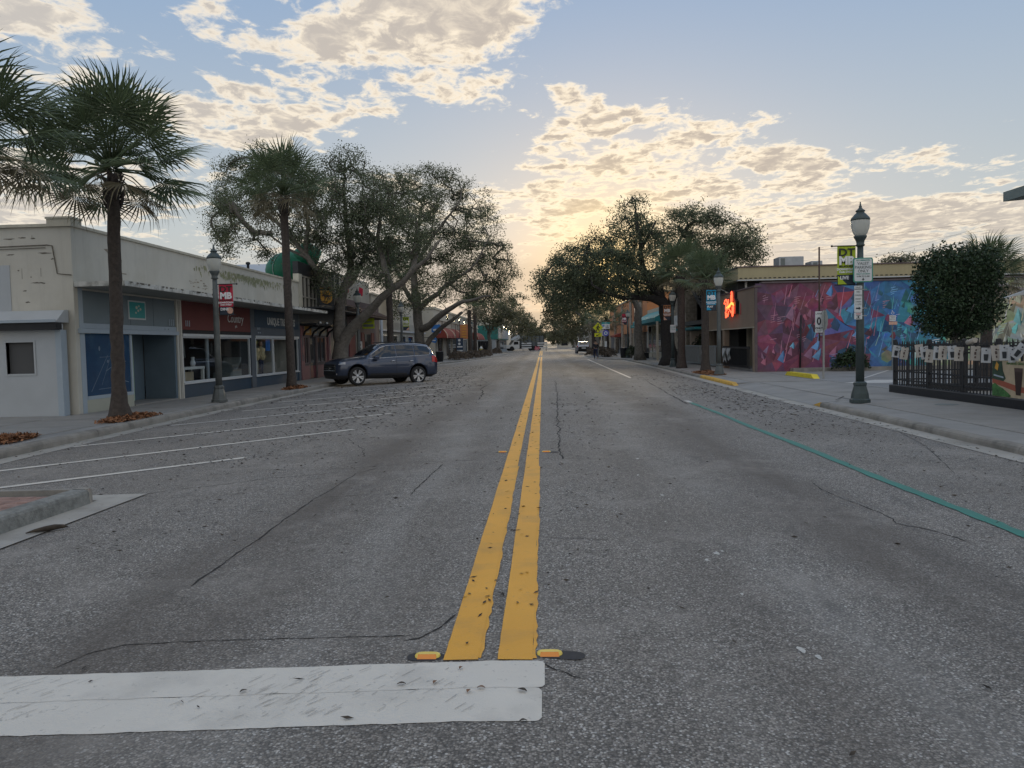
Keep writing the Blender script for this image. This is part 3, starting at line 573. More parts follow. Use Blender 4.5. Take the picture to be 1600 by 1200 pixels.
# traffic island at the left edge
isl = thing('traffic_island', 'raised concrete kerb island with red brick paving at the corner', 'traffic island', (-4.9, 6.6, -.08))
tip = [(-4.46,7.42),(-4.56,7.54),(-5.6,7.44),(-7.6,7.2)]
front = [(-4.46,7.42),(-4.48,6.6),(-4.50,5.6),(-4.6,3.6)]
def kerbwall(pts, w, nrm_in):
    m = MB(); vs = []
    for i, p in enumerate(pts):
        for (k, z) in ((0,-.12),(.010,.050),(.022,.074),(.055,.088),(w,.088),(w,-.12)): vs.append((p[0]+nrm_in[0]*k, p[1]+nrm_in[1]*k, z))
    n = 6; m.add(vs, [(n*i+j, n*i+j+1, n*(i+1)+j+1, n*(i+1)+j) for i in range(len(pts)-1) for j in range(5)] + [list(range(n)), [n*(len(pts)-1)+j for j in range(n)][::-1]]); return m
kerbwall(front, .17, (-1, 0)).build('front_kerb', MT['kerbdark'], isl); kerbwall([(-4.50,7.53)]+[(-5.6,7.46),(-7.6,7.22)], .13, (0, -1)).build('back_kerb', MT['kerb'], isl)
m = MB(); m.add([(-4.46,7.42,-.12),(-4.50,7.53,-.12),(-4.63,7.53,-.12),(-4.63,7.42,-.12),(-4.48,7.42,.085),(-4.52,7.51,.085),(-4.63,7.51,.0875),(-4.63,7.42,.0875)], [(0,1,5,4),(1,2,6,5),(4,5,6,7),(0,4,7,3)]); m.build('nose', MT['kerb'], isl)
MB().box((-7.6,3.6,-.15),(-4.64,7.24,.045)).build('bed', MT['dirt'], isl)
bk = mesh_of(MB().cbox((-.098,-.048,-.03),(.098,.048,.012),.006), 'brick', MT['brick'])
rb = random.Random(3)
for r in range(16):
    for c in range(5):
        x = -4.76 - .206*c - (.1 if r % 2 else 0); y = 7.18 - .104*r
        place('brick', bk, Vector((x, y, .045+rb.uniform(-.004,.004))) - Vector(isl.location), isl)
m = MB(); m.add([(-4.45,7.9-.02,zr(-4.3)+.012),(-4.14,7.9,zr(-4.1)+.010),(-4.16,5.2,zr(-4.1)+.010),(-4.2,3.0,zr(-4.1)+.010),(-4.6,3.0,zr(-4.6)+.012),(-4.5,7.6,zr(-4.5)+.012),(-4.9,7.9,zr(-4.9)+.012),(-4.9,7.5,zr(-4.9)+.012)], [(5,4,3,2,1,0),(6,7,5,0)]); struct(m.build('island_gutter', MT['gutter'], world=False))
# shed palm boot lying by the island
t = thing('bark_piece', 'dark curled piece of fallen palm bark on the gutter by the island', 'bark', (-4.16, 6.27, zr(-4.1)+.012))
m = MB(); m.tube([(-.13,-.15,.012),(-.06,-.10,.028),(.0,-.01,.03),(.06,.06,.03),(.12,.12,.024),(.15,.155,.012)], [.006,.020,.030,.034,.024,.005], 7); m.tube([(-.10,-.06,.01),(-.02,.0,.026),(.05,.04,.03)], [.008,.014,.02], 6); m.build('bark', MT['deadleaf'], t, world=False); t.scale = (.75,.75,.7)

# tyre scuffs over the stop line
m = MB()
for i in range(150):
    xx = rj.choice((-2.25,-1.05,-.95,-1.25,-.5))+rj.gauss(0,.14); yy = 3.16+xx*.03+rj.uniform(-.22,.22); l = rj.uniform(.015,.09); a = .95+rj.uniform(-.12,.12); wd = rj.uniform(.001,.003); dx, dy = math.cos(a)*l, math.sin(a)*l; nx_, ny_ = -math.sin(a)*wd, math.cos(a)*wd
    if not (2.90+xx*.03 < yy and yy+dy < 3.42+xx*.03): continue
    m.add([(xx,yy,zr(xx)+.0066),(xx+dx,yy+dy,zr(xx+dx)+.0066),(xx+dx+nx_,yy+dy+ny_,zr(xx+dx)+.0066),(xx+nx_,yy+ny_,zr(xx)+.0066)],[(0,1,2,3)])
o = m.build('tyre_scuff', mat('scuff_rubber',(.33,.315,.29),.9,var=.3,scale=30), world=False); struct(o)
# pale drips on the right lane
m = MB()
for (x, y, r) in ((1.09,7.29,.03),(1.12,7.1,.02),(1.15,5.26,.035),(1.2,5.32,.02),(1.05,5.1,.025),(1.17,3.6,.03),(1.22,3.52,.025),(1.1,4.4,.02),(1.0,8.4,.03),(1.3,4.9,.015),(.95,6.2,.02),(1.14,9.6,.04),(.5,4.6,.012),(1.6,4.2,.012)):
    n = 9; m.add([(x+r*math.cos(2*PI*i/n)*rj.uniform(.3,.7), y+1.4*r*math.sin(2*PI*i/n)*rj.uniform(.4,1.2), zr(x)+.0032) for i in range(n)],[list(range(n))])
struct(m.build('paint_drip', mat('drip_white',(.50,.49,.46),.8,var=.2,scale=40), world=False))
# ------------------------------------------------------------------ buildings
def P(name, mb, m, parent, label=None, kind=None):
    o = mb.build(name, MT[m] if isinstance(m, str) else m, parent)
    if label: o['label'] = label
    if kind: o['kind'] = kind
    return o
def B(name, a, b, m, parent, label=None, c=0):
    mb = MB(); (mb.cbox(a, b, c) if c else mb.box(a, b)); return P(name, mb, m, parent, label)
# --- cream corner block with the flat canopy (left)
F = -10.8
cs = thing('shop_building', 'long cream single-storey corner block with a thin flat canopy over its shop windows', 'building', (-11, 26, 0))
w = MB(); w.box((-24,17.7,-.1),(-11.2,18.0,4.33)); w.box((-11.2,17.7,-.1),(F,17.86,4.33)); w.box((-11.2,17.863,3.075),(F,34.48,4.33)); w.box((-24,34.2,-.1),(-11.2,34.48,4.33)); w.box((-24,18.003,4.0),(-11.203,34.197,4.1))
w.box((-11.2,22.72,-.1),(-10.79,23.05,3.0)); w.box((-11.2,17.863,2.90),(F-.02,34.48,2.94)); P('wall', w, 'stucco', cs)
c = MB(); c.box((-24,17.64,4.333),(-11.32,18.05,4.40)); c.box((-11.25,18.06,4.333),(F+.05,34.5,4.40)); c.box((-11.31,17.62,4.333),(F+.06,18.05,4.50)); c.box((-11.33,17.60,4.503),(F+.08,18.07,4.55)); P('coping', c, 'cap', cs)
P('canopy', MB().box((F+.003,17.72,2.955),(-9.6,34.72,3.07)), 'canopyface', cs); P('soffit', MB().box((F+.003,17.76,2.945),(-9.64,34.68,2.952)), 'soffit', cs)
# drip stains and peeled edges on the canopy fascia
rw = random.Random(12)
m = MB()
for i in range(95):
    y = rw.uniform(17.8, 34.6); h = rw.uniform(.01, .06); ww = rw.uniform(.02, .16); m.quad((-9.597,y,3.066-h),(-9.597,y+ww,3.066-h*rw.uniform(.4,1)),(-9.597,y+ww,3.068),(-9.597,y,3.068))
P('peeled_edge', m, 'mortarcrack', cs, kind='stuff')
# left bay, blue filmed window and recess
P('front_pilaster', MB().box((-11.1,17.862,-.05),(F+.006,18.03,2.94)), 'bluewhite', cs)
for a, b in ((18.04,19.22),(19.24,20.2),(20.22,21.42),(21.44,22.70)): P('sign_board', MB().cbox((F-.12,a,2.13),(F-.03,b,2.895),.006), 'greyboard', cs)
P('sign_rail', MB().box((F-.1,18.032,2.0),(F-.004,22.715,2.125)), 'bluewhite', cs); P('drip_rail', MB().box((F-.06,17.80,1.885),(F+.075,22.71,1.992)), 'bluewhite', cs)
P('window_surround', MB().box((F-.1,18.032,.30),(F-.012,18.085,1.882)).box((F-.1,18.088,.30),(F-.006,20.10,.385)).box((F-.1,20.10,.30),(F-.006,20.18,1.882)), 'bluewhite', cs)
P('plinth', MB().box((-11.1,18.032,-.05),(F-.010,20.18,.297)), 'paleyellow', cs)
fw = P('window', MB().box((F-.06,18.088,.388),(F-.035,20.098,1.88)), 'bluefilm', cs, 'shop window covered in dark blue film')
m = MB()
for (y, z, l, a, t) in ((18.3,.48,1.15,.85,.018),(18.75,.62,.85,1.0,.012),(18.95,.95,.9,.35,.02),(19.3,1.12,.6,.1,.012),(18.7,1.30,1.1,.02,.010),(19.4,.75,.6,-.2,.02),(18.6,.52,1.2,.02,.014)):
    dy, dz = math.cos(a)*l, math.sin(a)*l; ny, nz_ = -math.sin(a)*t, math.cos(a)*t
    m.quad((F-.034,y,z),(F-.034,min(20.05,y+dy),min(1.8,z+dz)),(F-.034,min(20.05,y+dy)+ny,min(1.8,z+dz)+nz_),(F-.034,y+ny,z+nz_))
m.lathe((0,0,0),[(0.001,0)],3) if False else None
for (y, z, ry, rz_) in ((19.28,1.22,.09,.11),(18.7,1.52,.035,.06),(19.05,1.2,.05,.04)): m.add([(F-.0338,y+ry*math.cos(2*PI*i/12),z+rz_*math.sin(2*PI*i/12)) for i in range(12)],[list(range(12))])
P('film_scuff', m, 'scuff', fw)
P('recess_wall', MB().box((-11.75,22.6,-.05),(F-.03,22.715,1.995)).box((-11.9,20.19,-.05),(-11.78,22.6,2.9)).box((-11.78,20.10,-.05),(F-.1,20.19,1.99)).box((-11.78,20.19,1.93),(F-.1,22.6,1.99)), 'bluegrey', cs)
dr = P('door', MB().box((-11.777,20.9,0.03),(-11.74,21.75,1.78)), 'dark', cs); P('frame', MB().box((-11.775,20.78,0),(-11.70,20.89,1.88)).box((-11.775,21.76,0),(-11.70,21.88,1.88)).box((-11.775,20.89,1.785),(-11.70,21.76,1.88)), 'mint', dr)
P('entry_step', MB().box((-11.77,20.2,-.05),(F+.02,22.59,.028)), 'concrete', cs)
poster = P('poster', MB().box((F-.03,20.1,2.28),(F-.012,20.98,2.78)), 'alu', cs, 'small teal poster with a pale scribble'); P('print', MB().box((F-.012,20.14,2.32),(F-.009,20.94,2.74)), 'teal', poster)
m = MB()
for (y, z, r) in ((20.5,2.60,.06),(20.58,2.52,.05),(20.46,2.46,.04),(20.7,2.56,.05),(20.62,2.64,.04)): m.add([(F-.007,y+r*math.cos(2*PI*i/9),z+.7*r*math.sin(2*PI*i/9)) for i in range(9)],[list(range(9))])
P('scribble', m, 'cream', poster)
m = MB()
for y0 in (22.25, 23.3, 29.25):
    for k in range(3): m.box((F+.008,y0+.12*k,2.16),(F+.013,y0+.12*k+.035,2.34))
for y0 in (22.0, 29.3): m.box((F-.002,y0,2.03),(F+.012,y0+.1,2.07)); m.box((F-.002,y0+.2,2.03),(F+.012,y0+.28,2.07))
P('chalk_tick', m, 'bluewhite', cs)
P('column_groove', MB().box((-10.789,22.83,.0),(-10.786,22.86,2.9)).box((-10.789,22.92,.0),(-10.786,22.94,2.9)), 'mortarcrack', cs)
# middle bay: oxblood board
P('sign_board', MB().box((F-.12,23.06,2.06),(F+.004,28.55,2.93)), 'redboard', cs, 'oxblood red sign board'); P('sign_dark_strip', MB().box((F-.12,23.06,1.95),(F-.02,28.55,2.055)), 'blackmatt', cs)  # black strip set back below the oxblood board
text('Country', .42, (F+.012, 27.15, 2.50), '+x', MT['oldwhite'], cs, shear=.2); text('gifts', .12, (F+.012, 27.2, 2.24), '+x', MT['oldwhite'], cs)
P('window_rail', MB().box((F-.1,23.055,1.85),(F+.03,28.55,1.94)).box((F-.1,29.0,1.85),(F+.03,34.2,1.94)), 'alu', cs)
P('plinth', MB().box((-11.2,23.06,-.05),(F-.02,28.5,.40)), 'navyplinth', cs)
P('window_sill', MB().box((F-.1,23.06,.405),(F+.03,28.5,.455)).box((F-.1,29.0,.385),(F+.03,34.2,.43)), 'alu', cs)
def shopwin(y0, y1, z0, z1, parent):
    o = P('window', MB().quad((F-.042,y0+.05,z0+.04),(F-.042,y1-.05,z0+.04),(F-.042,y1-.05,z1-.04),(F-.042,y0+.05,z1-.04)), 'glassd', parent)
    P('frame', MB().box((F-.08,y0,z0),(F-.01,y0+.048,z1)).box((F-.08,y1-.048,z0),(F-.01,y1,z1)).box((F-.08,y0+.05,z0),(F-.012,y1-.05,z0+.038)).box((F-.08,y0+.05,z1-.038),(F-.012,y1-.05,z1)), 'alu', o)
for a, b in ((23.07,25.62),(25.68,28.48)): shopwin(a, b, .457, 1.847, cs)
P('dark_pier', MB().box((-11.2,28.56,-.05),(F+.012,28.98,2.93)), 'slate', cs)
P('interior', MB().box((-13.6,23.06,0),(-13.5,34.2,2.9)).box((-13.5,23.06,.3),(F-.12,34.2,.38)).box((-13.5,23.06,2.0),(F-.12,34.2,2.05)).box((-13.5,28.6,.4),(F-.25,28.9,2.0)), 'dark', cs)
# right bay
P('sign_board', MB().box((F-.12,29.0,1.95),(F+.004,34.2,2.93)), 'slate', cs, 'dark slate sign board')
P('sign_board_inset', MB().box((F+.006,29.0,2.25),(F+.02,34.2,2.92)), 'navyplinth', cs)
text('UNIQUE TREASURES', .40, (F+.026, 32.0, 2.50), '+x', MT['oldwhite'], cs, sx=.93, bold=.010)
for a, b in ((29.05,30.98),(31.02,34.18)): shopwin(a, b, .432, 1.847, cs)
P('plinth', MB().box((-11.2,29.0,-.05),(F-.02,34.2,.38)), 'navyplinth', cs)
P('window_poster', MB().box((F-.10,30.35,1.35),(F-.085,30.85,1.82)), 'blueink', cs, 'light blue poster hung in the shop window')
# flat end pier beyond
P('end_pier', MB().box((-11.2,34.2,-.05),(F+.004,34.48,2.94)), 'slate', cs)
# side wall: conduit, cracks, patch of new paint, bare block
m = MB(); m.tube([(-15,17.68,3.86),(-11.36,17.68,3.92),(-11.24,17.68,3.90),(-11.15,17.68,3.26),(-10.82,17.68,3.22)], .012, 5); m.tube([(-15,17.68,3.80),(-11.4,17.68,3.86)], .008, 4); P('conduit', m, 'mortarcrack', cs)
m = MB()
for (x, z, l) in ((-12.4,4.08,.28),(-12.05,4.10,.2),(-11.75,4.08,.12),(-11.6,3.74,.35),(-11.8,3.06,.3),(-11.55,3.05,.1),(-12.0,2.88,.1),(-11.3,3.6,.1),(-11.8,3.2,.03),(-12.1,3.35,.05),(-12.35,3.72,.2),(-11.95,2.62,.12)):
    n = 7; vs = []
    for i in range(n): t = i/(n-1); hh = .012*math.sin(PI*t)*rw.uniform(.5,1.6)+.002; xx = x+l*t; zz = z+rw.uniform(-.006,.006); vs += [(xx,17.697,zz-hh),(xx,17.697,zz+hh)]
    m.add(vs, [(2*i,2*i+2,2*i+3,2*i+1) for i in range(n-1)])
for (x, z, l) in ((-12.0,3.15,.25),(-11.55,3.2,.2),(-11.72,4.05,.1)): m.quad((x,17.6965,z),(x+.008,17.6965,z),(x+.012,17.6965,z+l),(x+.004,17.6965,z+l))
P('wall_crack', m, 'mortarcrack', cs, kind='stuff')
P('fresh_paint', MB().box((-24,17.690,2.3),(-12.28,17.698,3.48)), 'stuccoW', cs)
m = MB(); m.add([(F+.004,19.02,3.98),(F+.004,19.28,4.0),(F+.004,19.42,3.98),(F+.004,19.44,3.78),(F+.004,19.24,3.75),(F+.004,19.20,3.9)],[list(range(6))]); m.quad((F+.004,19.7,3.78),(F+.004,19.85,3.79),(F+.004,19.84,3.72),(F+.004,19.7,3.73)); m.quad((F+.004,19.75,3.45),(F+.004,20.05,3.46),(F+.004,20.05,3.43),(F+.004,19.75,3.43))
P('bare_block', m, 'chip', cs)
m = MB()
for i in range(420):
    y = rw.gauss(28.6, 2.0); y = min(33.8,max(24,y)); z = 4.12 - abs(rw.gauss(0,.12)); h = rw.uniform(.04,.16); ww = rw.uniform(.03,.12)
    m.add([(F+.0035+i*1e-5,y,z),(F+.0035+i*1e-5,y+ww,z+.02),(F+.0035+i*1e-5,y+ww*.8,z-h),(F+.0035+i*1e-5,y+ww*.3,z-h*.8)],[(0,1,2,3)])
P('moss_streak', m, 'moss', cs, kind='stuff')
m = MB()
for i in range(30):
    y = rw.uniform(23.6, 26.2); z = rw.uniform(3.36,3.62); m.quad((F+.003,y,z),(F+.003,y+rw.uniform(.02,.22),z+.005),(F+.003,y+.1,z+rw.uniform(.01,.05)),(F+.003,y,z+.03))
P('peeling_paint', m, 'chip', cs, kind='stuff')
# things in the shop windows
def mannequin(x, y, s, top, bottom, label, hat):
    t = thing('mannequin', label, 'mannequin', (x, y, .40), 0, 'mannequins dressed in the shop window')
    m = MB(); m.lathe((0,0,0),[(.05,.62),(.15,.66),(.17,.78),(.13,.92),(.19,1.06),(.17,1.14),(.055,1.18),(.05,1.22)],12); m.tube([(0,.19,1.1),(.04,.25,.9),(.12,.22,.74)],[.05,.045,.035],7); m.tube([(0,-.19,1.1),(.04,-.25,.9),(.12,-.2,.74)],[.05,.045,.035],7); m.build('coat', MT[top], t, world=False)
    m = MB(); m.tube([(0,.08,.68),(.0,.09,.35),(0,.09,.03)],[.09,.07,.05],8); m.tube([(0,-.08,.68),(.0,-.09,.35),(0,-.09,.03)],[.09,.07,.05],8); m.box((-.05,.05,0),(.14,.13,.05)); m.box((-.05,-.13,0),(.14,-.05,.05)); m.build('trousers', MT[bottom], t, world=False)
    MB().lathe((0,0,0),[(.03,1.2),(.075,1.25),(.085,1.33),(.06,1.42),(.01,1.44)],10).build('head', MT['skin'], t, world=False)
    if hat: MB().lathe((0,0,0),[(.17,1.375),(.165,1.385),(.085,1.39),(.08,1.46),(.02,1.48)],12).build('hat', MT['straw'], t, world=False)
    t.scale = (s,)*3
mannequin(-10.99,29.45,.93,'cloth_yellow','cream','shop mannequin in tan jacket and straw hat, nearer the doorway pier',True); mannequin(-10.99,30.05,.93,'cloth_yellow','cloth_navy','shop mannequin in tan jacket and dark trousers under the blue poster',False)
t = thing('display_table', 'low white display table in the window under the oxblood board', 'table', (-11.12,23.95,.40)); m = MB().box((-.25,-.75,.44),(.25,.75,.52))
m.build('tabletop', MT['whiteware'], t, world=False)
for a in (-.68,.68):
    for b in (-.2,.2): MB().box((b-.04,a-.045,0),(b+.04,a+.045,.44)).build('leg', MT['whiteware'], t, world=False)
MB().box((-.1,-.35,.05),(.1,.25,.36)).build('crate', MT['postertan'], t, world=False)
t = thing('armchair', 'grey angular armchair displayed in the second shop window', 'armchair', (-11.15,26.6,.40)); MB().prism([(0,0),(1.1,0),(1.1,.62),(.85,.45),(.1,.22)],'x',-.3,.3).build('seat', MT['inkgrey'], t, world=False); MB().prism([(.75,.3),(1.1,.35),(1.1,.75),(1.0,.75)],'x',-.3,.3).build('backrest', MT['inkgrey'], t, world=False)
t = thing('vase', 'pale vase on the white display table in the shop window', 'vase', (-11.1,24.35,.92)); MB().lathe((0,0,0),[(.06,0),(.09,.1),(.05,.22),(.06,.30)],10).build('body', MT['whiteware'], t, world=False)
t = thing('display_column', 'pale round column standing inside the shop window', 'column', (-11.0,25.2,.40)); MB().lathe((0,0,0),[(.08,0),(.08,.05),(.06,.08),(.06,1.5),(.08,1.56)],12).build('shaft', MT['greyboard2'], t, world=False)
t = thing('curtain', 'grey hanging drapes inside the shop window', 'curtain', (-11.5,24.1,1.2)); m = MB()
for i in range(5): m.tube([(0,i*.12,.6),(.01,i*.12+.02,0)],[.03,.05],6)
m.build('fabric', MT['inkgrey'], t, world=False)
# --- white lean-to at the left edge
an = thing('lean_to', 'low white rendered lean-to with a black fascia and one dark square window', 'building', (-14, 17.4, 0))
Yf = 17.42
w = MB(); w.box((-24,Yf,-.1),(-12.27,Yf+.14,2.1)); w.box((-11.62,Yf,-.1),(-11.0,Yf+.14,2.1)); w.box((-12.27,Yf,-.1),(-11.62,Yf+.14,.97)); w.box((-12.27,Yf,1.69),(-11.62,Yf+.14,2.1)); P('wall', w, 'stuccoW', an)
P('corner_trim', MB().box((-11.10,Yf-.02,-.1),(-10.965,Yf+.20,1.96)), 'bluewhite', an)
P('fascia', MB().box((-24,Yf-.22,1.965),(-10.94,Yf+.0-.003,2.125)), 'blackmatt', an)
P('roof', MB().prism([(Yf-.24,2.128),(Yf+.26,2.128),(Yf+.26,2.42),(Yf+.10,2.41)],'x',-24,-10.93), 'stuccoW', an)
P('roof_ledge', MB().box((-24,Yf-.262,2.128),(-10.92,Yf-.243,2.19)), 'bluewhite', an)
wi = P('window', MB().box((-12.27,Yf+.10,.97),(-11.62,Yf+.12,1.69)), 'dark', an); P('frame', MB().box((-12.31,Yf-.018,.93),(-12.27,Yf+.1,1.73)).box((-11.62,Yf-.018,.93),(-11.58,Yf+.1,1.73)).box((-12.268,Yf-.016,.93),(-11.622,Yf+.1,.968)).box((-12.268,Yf-.016,1.692),(-11.622,Yf+.1,1.73)), 'stuccoW', wi)
t = thing('wall_lamp', 'small warm wall lamp under the black fascia', 'lamp', (-12.62,Yf-.06,1.80)); MB().lathe((0,0,0),[(.03,-.06),(.06,-.02),(.055,.05),(.02,.07)],10).build('shade', emat('lamp_glow',(1,.62,.18),1.2), t, world=False); MB().box((-.03,.0,.05),(.03,.062,.11)).build('bracket', MT['black'], t, world=False)
# --- black pub
pb = thing('pub_building', 'black two-storey pub front with pink pilasters and bracketed amber sign panels', 'building', (-11, 38.5, 0))
w = MB(); w.box((-24,34.5,-.1),(-11.05,43,4.42)); w.box((-11.04,34.5,2.45),(F,43,3.2)); w.box((-11.04,37.4,3.2),(F,43,5.3)); w.box((-11.04,34.5,4.75),(F,37.4,5.3)); w.box((-11.04,39.42,-.1),(F,43,2.45)); P('wall', w, 'pubshadeblack', pb)
for y0, y1 in ((34.5,34.98),(38.95,39.38)):
    o = P('pilaster', MB().box((-11.04,y0,-.05),(F+.03,y1,2.44)), 'pubpink', pb); P('panel', MB().box((F+.03,y0+.12,.85),(F+.04,y1-.12,2.0)), 'plum', o)
    P('roundel', MB().add([(F+.045,(y0+y1)/2+.11*math.cos(2*PI*i/16),1.35+.24*math.sin(2*PI*i/16)) for i in range(16)],[list(range(16))]), 'pubpink', o)
P('plinth', MB().box((-11.04,34.99,-.05),(F-.01,35.82,.62)).box((-11.04,37.12,-.05),(F-.01,38.94,.62)), 'pubpink', pb)
P('plinth_cap', MB().box((-11.04,34.99,.622),(F+.01,35.82,.68)).box((-11.04,37.12,.622),(F+.01,38.94,.68)), 'plum', pb)
for y0, y1 in ((35.0,35.8),(37.14,38.5)):
    o = P('window', MB().box((F-.08,y0,.70),(F-.06,y1,1.95)), 'carglass', pb); P('frame', MB().box((F-.1,y0,.70),(F-.02,y0+.07,1.95)).box((F-.1,y1-.07,.70),(F-.02,y1,1.95)).box((F-.1,(y0+y1)/2-.03,.77),(F-.03,(y0+y1)/2+.03,1.9)).box((F-.1,y0+.07,1.9),(F-.02,y1-.07,1.95)).box((F-.1,y0+.07,.70),(F-.02,y1-.07,.76)), 'plum', o)
P('shutter', MB().box((F-.1,38.52,.70),(F-.01,38.92,1.95)), 'pubmaroon', pb)
d = P('door', MB().box((F-.14,35.95,0),(F-.08,37.0,1.95)), 'pubshadeblack', pb); P('kick_panel', MB().box((F-.08,35.98,.03),(F-.07,36.97,.60)), 'pubmaroon', d); P('pane', MB().box((F-.08,36.25,.75),(F-.072,36.72,1.6)), 'carglass', d); P('frame', MB().box((F-.12,35.83,0),(F-.01,35.94,1.95)).box((F-.12,37.01,0),(F-.01,37.11,1.95)), 'plum', d)
P('lintel', MB().box((-11.04,34.99,1.955),(F,38.94,2.03)), 'plum', pb)
for y0, y1, mm in ((35.1,36.15,'dullgold'),(36.3,37.3,'greyboard2'),(37.45,38.7,'beige')):
    o = P('sign_panel', MB().box((-11.0,y0,2.035),(F+.01,y1,2.42)), mm, pb); P('emblem', MB().box((F+.01,y0+.3,2.12),(F+.016,y1-.3,2.32)), 'postertan', o); [P('frame_strip', MB().box((F+.005,q0,2.035),(F+.02,q0+.045,2.42)), 'cream', o) for q0 in (y0-.05, y1+.005)]
P('bracket_rail', MB().box((F,34.5,2.452),(F+.75,39.2,2.53)), 'black', pb)
for y in (34.85,36.22,37.38,38.75): P('bracket', MB().tube([(F+.02,y,1.98),(F+.12,y,2.18),(F+.4,y,2.38),(F+.72,y,2.45)],[.06,.055,.05,.04],6), 'black', pb)
for y in (35.2,36.3,37.4): P('spot_lamp', MB().lathe((F+.72,y,2.53),[(.05,0),(.06,.04),(.03,.09)],8), 'alu', pb)
P('upper_pilaster', MB().box((-11.04,34.5,3.205),(F+.02,34.98,4.75)), 'cream', pb)
o = P('upper_window', MB().box((-11.03,35.0,3.25),(F-.1,37.38,4.74)), 'carglass', pb); m = MB()
for y in (35.0,35.58,36.18,36.78,37.32): m.box((F-.1,y,3.25),(F-.02,y+.06,4.74))
for z in (3.25,3.74,4.68): m.box((F-.1,35.06,z),(F-.03,37.32,z+.05))
P('frame', m, 'beige', o)
P('upper_trim', MB().box((F,37.6,3.4),(F+.05,37.75,4.9)).box((F,40.4,3.3),(F+.05,40.6,5.2)).box((F,41.4,3.3),(F+.05,41.6,5.2)), 'cream', pb)
m = MB(); m.box((F+.0,34.72,3.22),(F+.9,43,3.28)); P('ledge', m, 'pubshadeblack', pb); m = MB()
for i in range(40): m.box((F+.86,34.8+.2*i,3.28),(F+.88,34.82+.2*i,3.52))
m.box((F+.855,34.8,3.52),(F+.885,42.9,3.55)); P('balcony_rail', m, 'black', pb)
# shield sign hung in front of the pub
t = thing('pub_sign', 'black hanging pub sign with an orange shield and running dog', 'sign', (-9.97,36.0,3.42)); MB().box((-.36,-.03,.0),(.36,.03,.80)).box((-.39,-.04,.70),(.39,.04,.74)).build('board', MT['pubshadeblack'], t, world=False)
sh = MB().prism([(-.27,.66),(-.27,.22),(-.2,.12),(0,.03),(.2,.12),(.27,.22),(.27,.66)],'y',-.045,-.032).build('shield', MT['gold'], t, world=False)
dog = [(-.20,.43),(-.16,.50),(-.09,.50),(-.06,.45),(.10,.46),(.16,.42),(.21,.50),(.20,.40),(.14,.35),(.16,.24),(.12,.24),(.09,.32),(.03,.34),(-.03,.30),(-.05,.22),(-.09,.22),(-.08,.33),(-.12,.40),(-.18,.38)]
MB().prism(dog,'y',-.052,-.046).build('dog_emblem', MT['tilebrown'], sh, world=False)
text('PUBLIC HOUSE', .09, Vector(t.location)+Vector((0,-.034,.76)), '-y', MT['gold'], t, bold=.002)
MB().tube([(0,0,.8),(0,0,.92),(-.83,0,.92)],.018,6).build('arm', MT['black'], t, world=False)
# inflatable hat on the roof
t = thing('inflatable_hat', 'giant inflatable green hat with a white shamrock on the roof', 'inflatable', (-12.9,40.0,4.9)); m = MB(); nU, nV = 20, 10; vs = []
for j in range(nV+1):
    a = PI*j/nV
    for i in range(nU): b = 2*PI*i/nU; vs.append((1.30*math.sin(a)*math.cos(b), .95*math.sin(a)*math.sin(b), .55+.98*math.cos(a)))
fs = []; mi = []
m.add(vs, [], 0)
for j in range(nV):
    for i in range(nU):
        m.f.append([j*nU+i, (j+1)*nU+i, (j+1)*nU+(i+1)%nU, j*nU+(i+1)%nU]); b = 2*PI*(i+.5)/nU; m.m.append(1 if (math.cos(b) < -.45 and j >= 6) else 0); m.sm.append(True)
m.build('dome', [MT['hat'], MT['hatdark']], t, world=False)
m = MB(); m.tube([(.55,.0,.9),(.95,.0,1.35),(1.25,0,1.75)],[.72,.60,.52],16); m.build('crown', MT['hat'], t, world=False)
m = MB(); m.tube([(1.30*math.cos(-2.1)*math.sin(a)*1.005,.95*math.sin(-2.1)*math.sin(a)*1.005,.55+.98*math.cos(a)*1.005) for a in [PI*i/14 for i in range(15)]],.016,5); m.build('seam', MT['seam'], t, world=False)
pl = MB().prism([(.55,-.15),(1.25,-.1),(1.25,.75),(.6,.85)],'y',-1.02,-.90).build('side_panel', MT['hat'], t, world=False); m = MB()
for a in (0,PI/2,PI,3*PI/2): m.add([(1.0+.12*math.cos(a)+.11*math.cos(2*PI*i/12),-1.026-a*.0003,.42+.12*math.sin(a)+.11*math.sin(2*PI*i/12)) for i in range(12)],[list(range(12))])
m.quad((.98,-1.029,.42),(1.02,-1.029,.42),(1.06,-1.029,.14),(1.03,-1.029,.14)); m.build('shamrock', MT['whitepaint'], pl, world=False)
MB().tube([(1.28,-.99,-.1),(1.28,-.99,.85)],.03,6).build('tether', MT['seam'], t, world=False)
# pale sheet roof behind
t = thing('warehouse', 'pale metal roofed hall rising behind the cream corner block', 'building', (-20,47,0)); P('wall', MB().box((-30,44,-.1),(-14.5,56,5.6)), 'beige', t); P('roof', MB().prism([(43.8,5.6),(56.2,5.6),(50,6.9)],'x',-30.2,-14.4), 'roofmetal', t); P('roof_vent', MB().lathe((-17.2,45.5,5.9),[(.08,0),(.08,.5),(.14,.52),(.14,.62),(.05,.66)],8), 'black', t)
